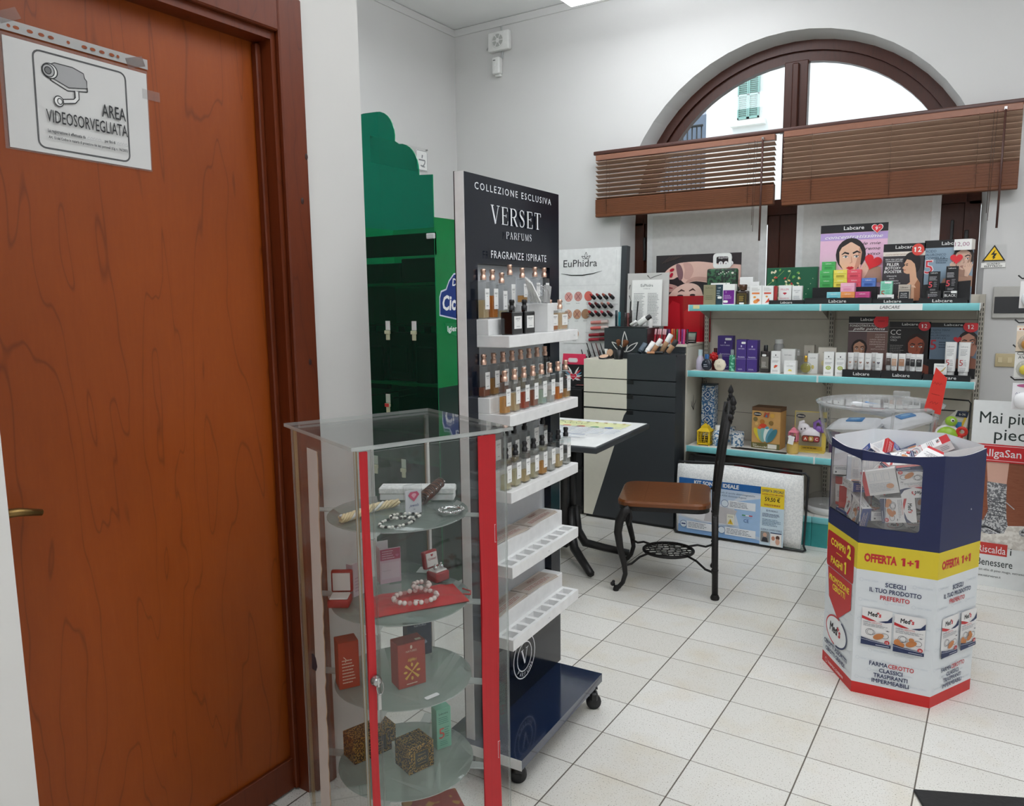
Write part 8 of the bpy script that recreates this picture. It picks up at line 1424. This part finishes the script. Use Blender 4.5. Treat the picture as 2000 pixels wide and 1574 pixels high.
t = thing('hanging_rack', 'slim white rack with hooks of blister packs at the right edge', 'rack', (.23, 4.02, 0)); m = MB(); m.box(-.02, .30, .0, .02, .05, 1.55, 'white_paint', b=.003); m.box(-.04, .34, -.12, .16, 0, .05, 'white_paint', b=.005); m.build('post', t)
for k, (z, lb, ca, cb) in enumerate(((1.455, 'white hang card at the right edge level with the top shelf', '#eceae8', '#dfe3e4'), (1.265, 'amber pacifier blister hanging at the right edge by the light switch', '#e2d0b8', '#c98a3a'), (1.155, 'clear blister with a yellow dot hanging at the right edge above the poster', '#eae9e4', '#dcdcd4'), (1.015, 'white round-topped pack with a pink lid just behind the poster top', '#f0eef0', '#ecebec'))):
    m = MB(); m.tube([(-.13, -.02, z+.055), (-.13, -.1, z+.055), (-.13, -.11, z+.075)] if False else [(-.02, .008, z+.055), (-.11, .0, z+.055), (-.175, -.01, z+.052), (-.190, -.012, z+.066)], .0032, 'black_metal', 6); hk = m.build('hook', t)
    b = thing('blister_pack', lb, 'package', (.23-.125, 3.985, z-.075), group='packs on the hooks at the right edge'); m = MB(); m.box(-.055, .06, .0, .003, 0, .115, K(ca, .4), b=.001); F = front(m, -.055, -.0004, 0)
    if k == 1: F.rect(0, .092, .115, .108, K('#f3ece2')); [F.ell(.012+.012*j, .1, .004, .004, K('#b05a3a')) for j in range(3)]
    if k == 2: F.text(.012, .082, 'AVENT', .013, K('#2a2a2c'), 'l', w=.06); F.ring(.02, .105, .012, .006, .002, K('#3a3a3c'))
    if k == 3: F.line([(.012+.005*j, .066+.008*(j % 2)) for j in range(10)], .002, K('#4a4a7a')); F.ell(.06, .105, .045, .008, K('#b55a86'))
    m.build('card', b)
    m = MB(); m.sph((-.015, -.018, .04), .034, 'bottle_glass' if k in (1, 2) else K(cb, .4), None, 16, (1, .55, 1.1)); b2 = m.build('blister', b)
    if k in (1, 2): m = MB(); m.sph((-.015, -.014, .035), .022, K(('#c98a3a', '#e8d23a')[k-1], .4), None, 12, (1, .5, 1)); m.build('insert', b2)
t = thing('electrical_sign', 'yellow triangle electric panel warning sign on the wall right of the window', 'sign', (-.067, YB, 1.577)); m = MB(); m.box(-.058, .058, -.001, 0, -.004, .128, 'clear_plate'); F = front(m, -.058, -.0012, 0); Y_ = K('#f1c40f', .4)
F.poly([(.002, .040), (.112, .040), (.057, .127)], K('#141414', .4)); F.poly([(.013, .046), (.101, .046), (.057, .116)], Y_); F.poly([(.064, .104), (.042, .074), (.056, .074), (.048, .058), (.054, .060), (.052, .048), (.066, .060), (.060, .061), (.071, .082), (.057, .081)], K('#141414', .4))
F.rect(.000, .004, .114, .034, K('#f4f3ee', .5)); F.line([(.001, .005), (.113, .005), (.113, .033), (.001, .033)], .0015, K('#2a2a2a'), True); F.text(.057, .021, 'QUADRO', .0085, K('#1c1c1c'), 'c', bold=.02, w=.062); F.text(.057, .009, 'ELETTRICO', .0085, K('#1c1c1c'), 'c', bold=.02, w=.082); m.build('sign_plate', t)
t = thing('fuse_panel', 'flush grey electrical panel with a smoked dark window below the warning sign', 'electrical panel', (.05, YB, 1.31)); m = MB(); m.box(-.108, .16, -.018, 0, 0, .170, K('#b3b1ab', .45), b=.003); m.build('cover', t); m = MB(); m.box(-.10, .15, -.021, -.0182, .026, .115, K('#2c2d30', .15, 0, .4), b=.001); m.build('smoked_door', t)
t = thing('switch_plate', 'beige wall plate with two rocker switches below the electrical panel', 'switch', (.04, YB, 1.045)); m = MB(); m.box(-.068, .07, -.010, 0, 0, .072, K('#c9b992', .4), b=.003, seg=2); m.build('plate', t)
for u in (-.045, .0, .04): m = MB(); m.box(u-.011, u+.011, -.0135, -.0101, .022, .052, K('#d8c9a3', .35), b=.0015); m.build('rocker', t)
m = MB(); M_ = T(-.139, 2.372, 0) @ RZ(R(24.2)); m.box(0, .95, -.55, 0, .0005, .009, P('rubber_mat', '#151517', .55, var=.25, scale=60, bump=.2), M_, b=.003); tag(m.build('door_mat'), 'black rubber mat whose corner shows at the bottom right of the floor', 'mat')
t = thing('promotion_board', 'white standing promotion board outside the picture, mirrored faintly in the showcase door', 'poster', (.53, 1.64, 0))
TB_ = RZ(R(-84)); m = MB(); m.box(-.27, .27, 0, .006, 0, .86, K('#dfe6ea', .5), TB_); F = front(m, -.27, -.0004, 0); F.M = TB_ @ F.M; GB = K('#2a3a4a', .5)
F.text(.10, .49, 'Natale regala', .036, GB, 'l', shear=.25, w=.29); F.ell(.30, .30, .17, .11, K('#f4f6f7', .5)); F.ring(.30, .30, .17, .11, .014, K('#16202c', .5), -PI*.5, PI*.4); F.ring(.30, .30, .17, .11, .012, REDI, PI*.45, PI*1.45); meds(F, .29, .275, .06)
for k in range(8): a = 2*PI*k/8; F.ell(.17+.045*math.cos(a), .63+.045*math.sin(a), .022, .010, GB if k % 3 else REDI, a)
for k in range(6): F.ell(.30+.03*k, .60+.02*(k % 2), .016, .009, GB if k % 2 else REDI, k)
m.build('board', t); m = MB(); m.prism([(.010, 0), (.15, 0), (.03, .5)], -.004, .004, K('#c9a67a', .7), TB_ @ Matrix(((0, 0, 1, 0), (1, 0, 0, 0), (0, 1, 0, 0), (0, 0, 0, 1)))); m.build('back_strut', t)
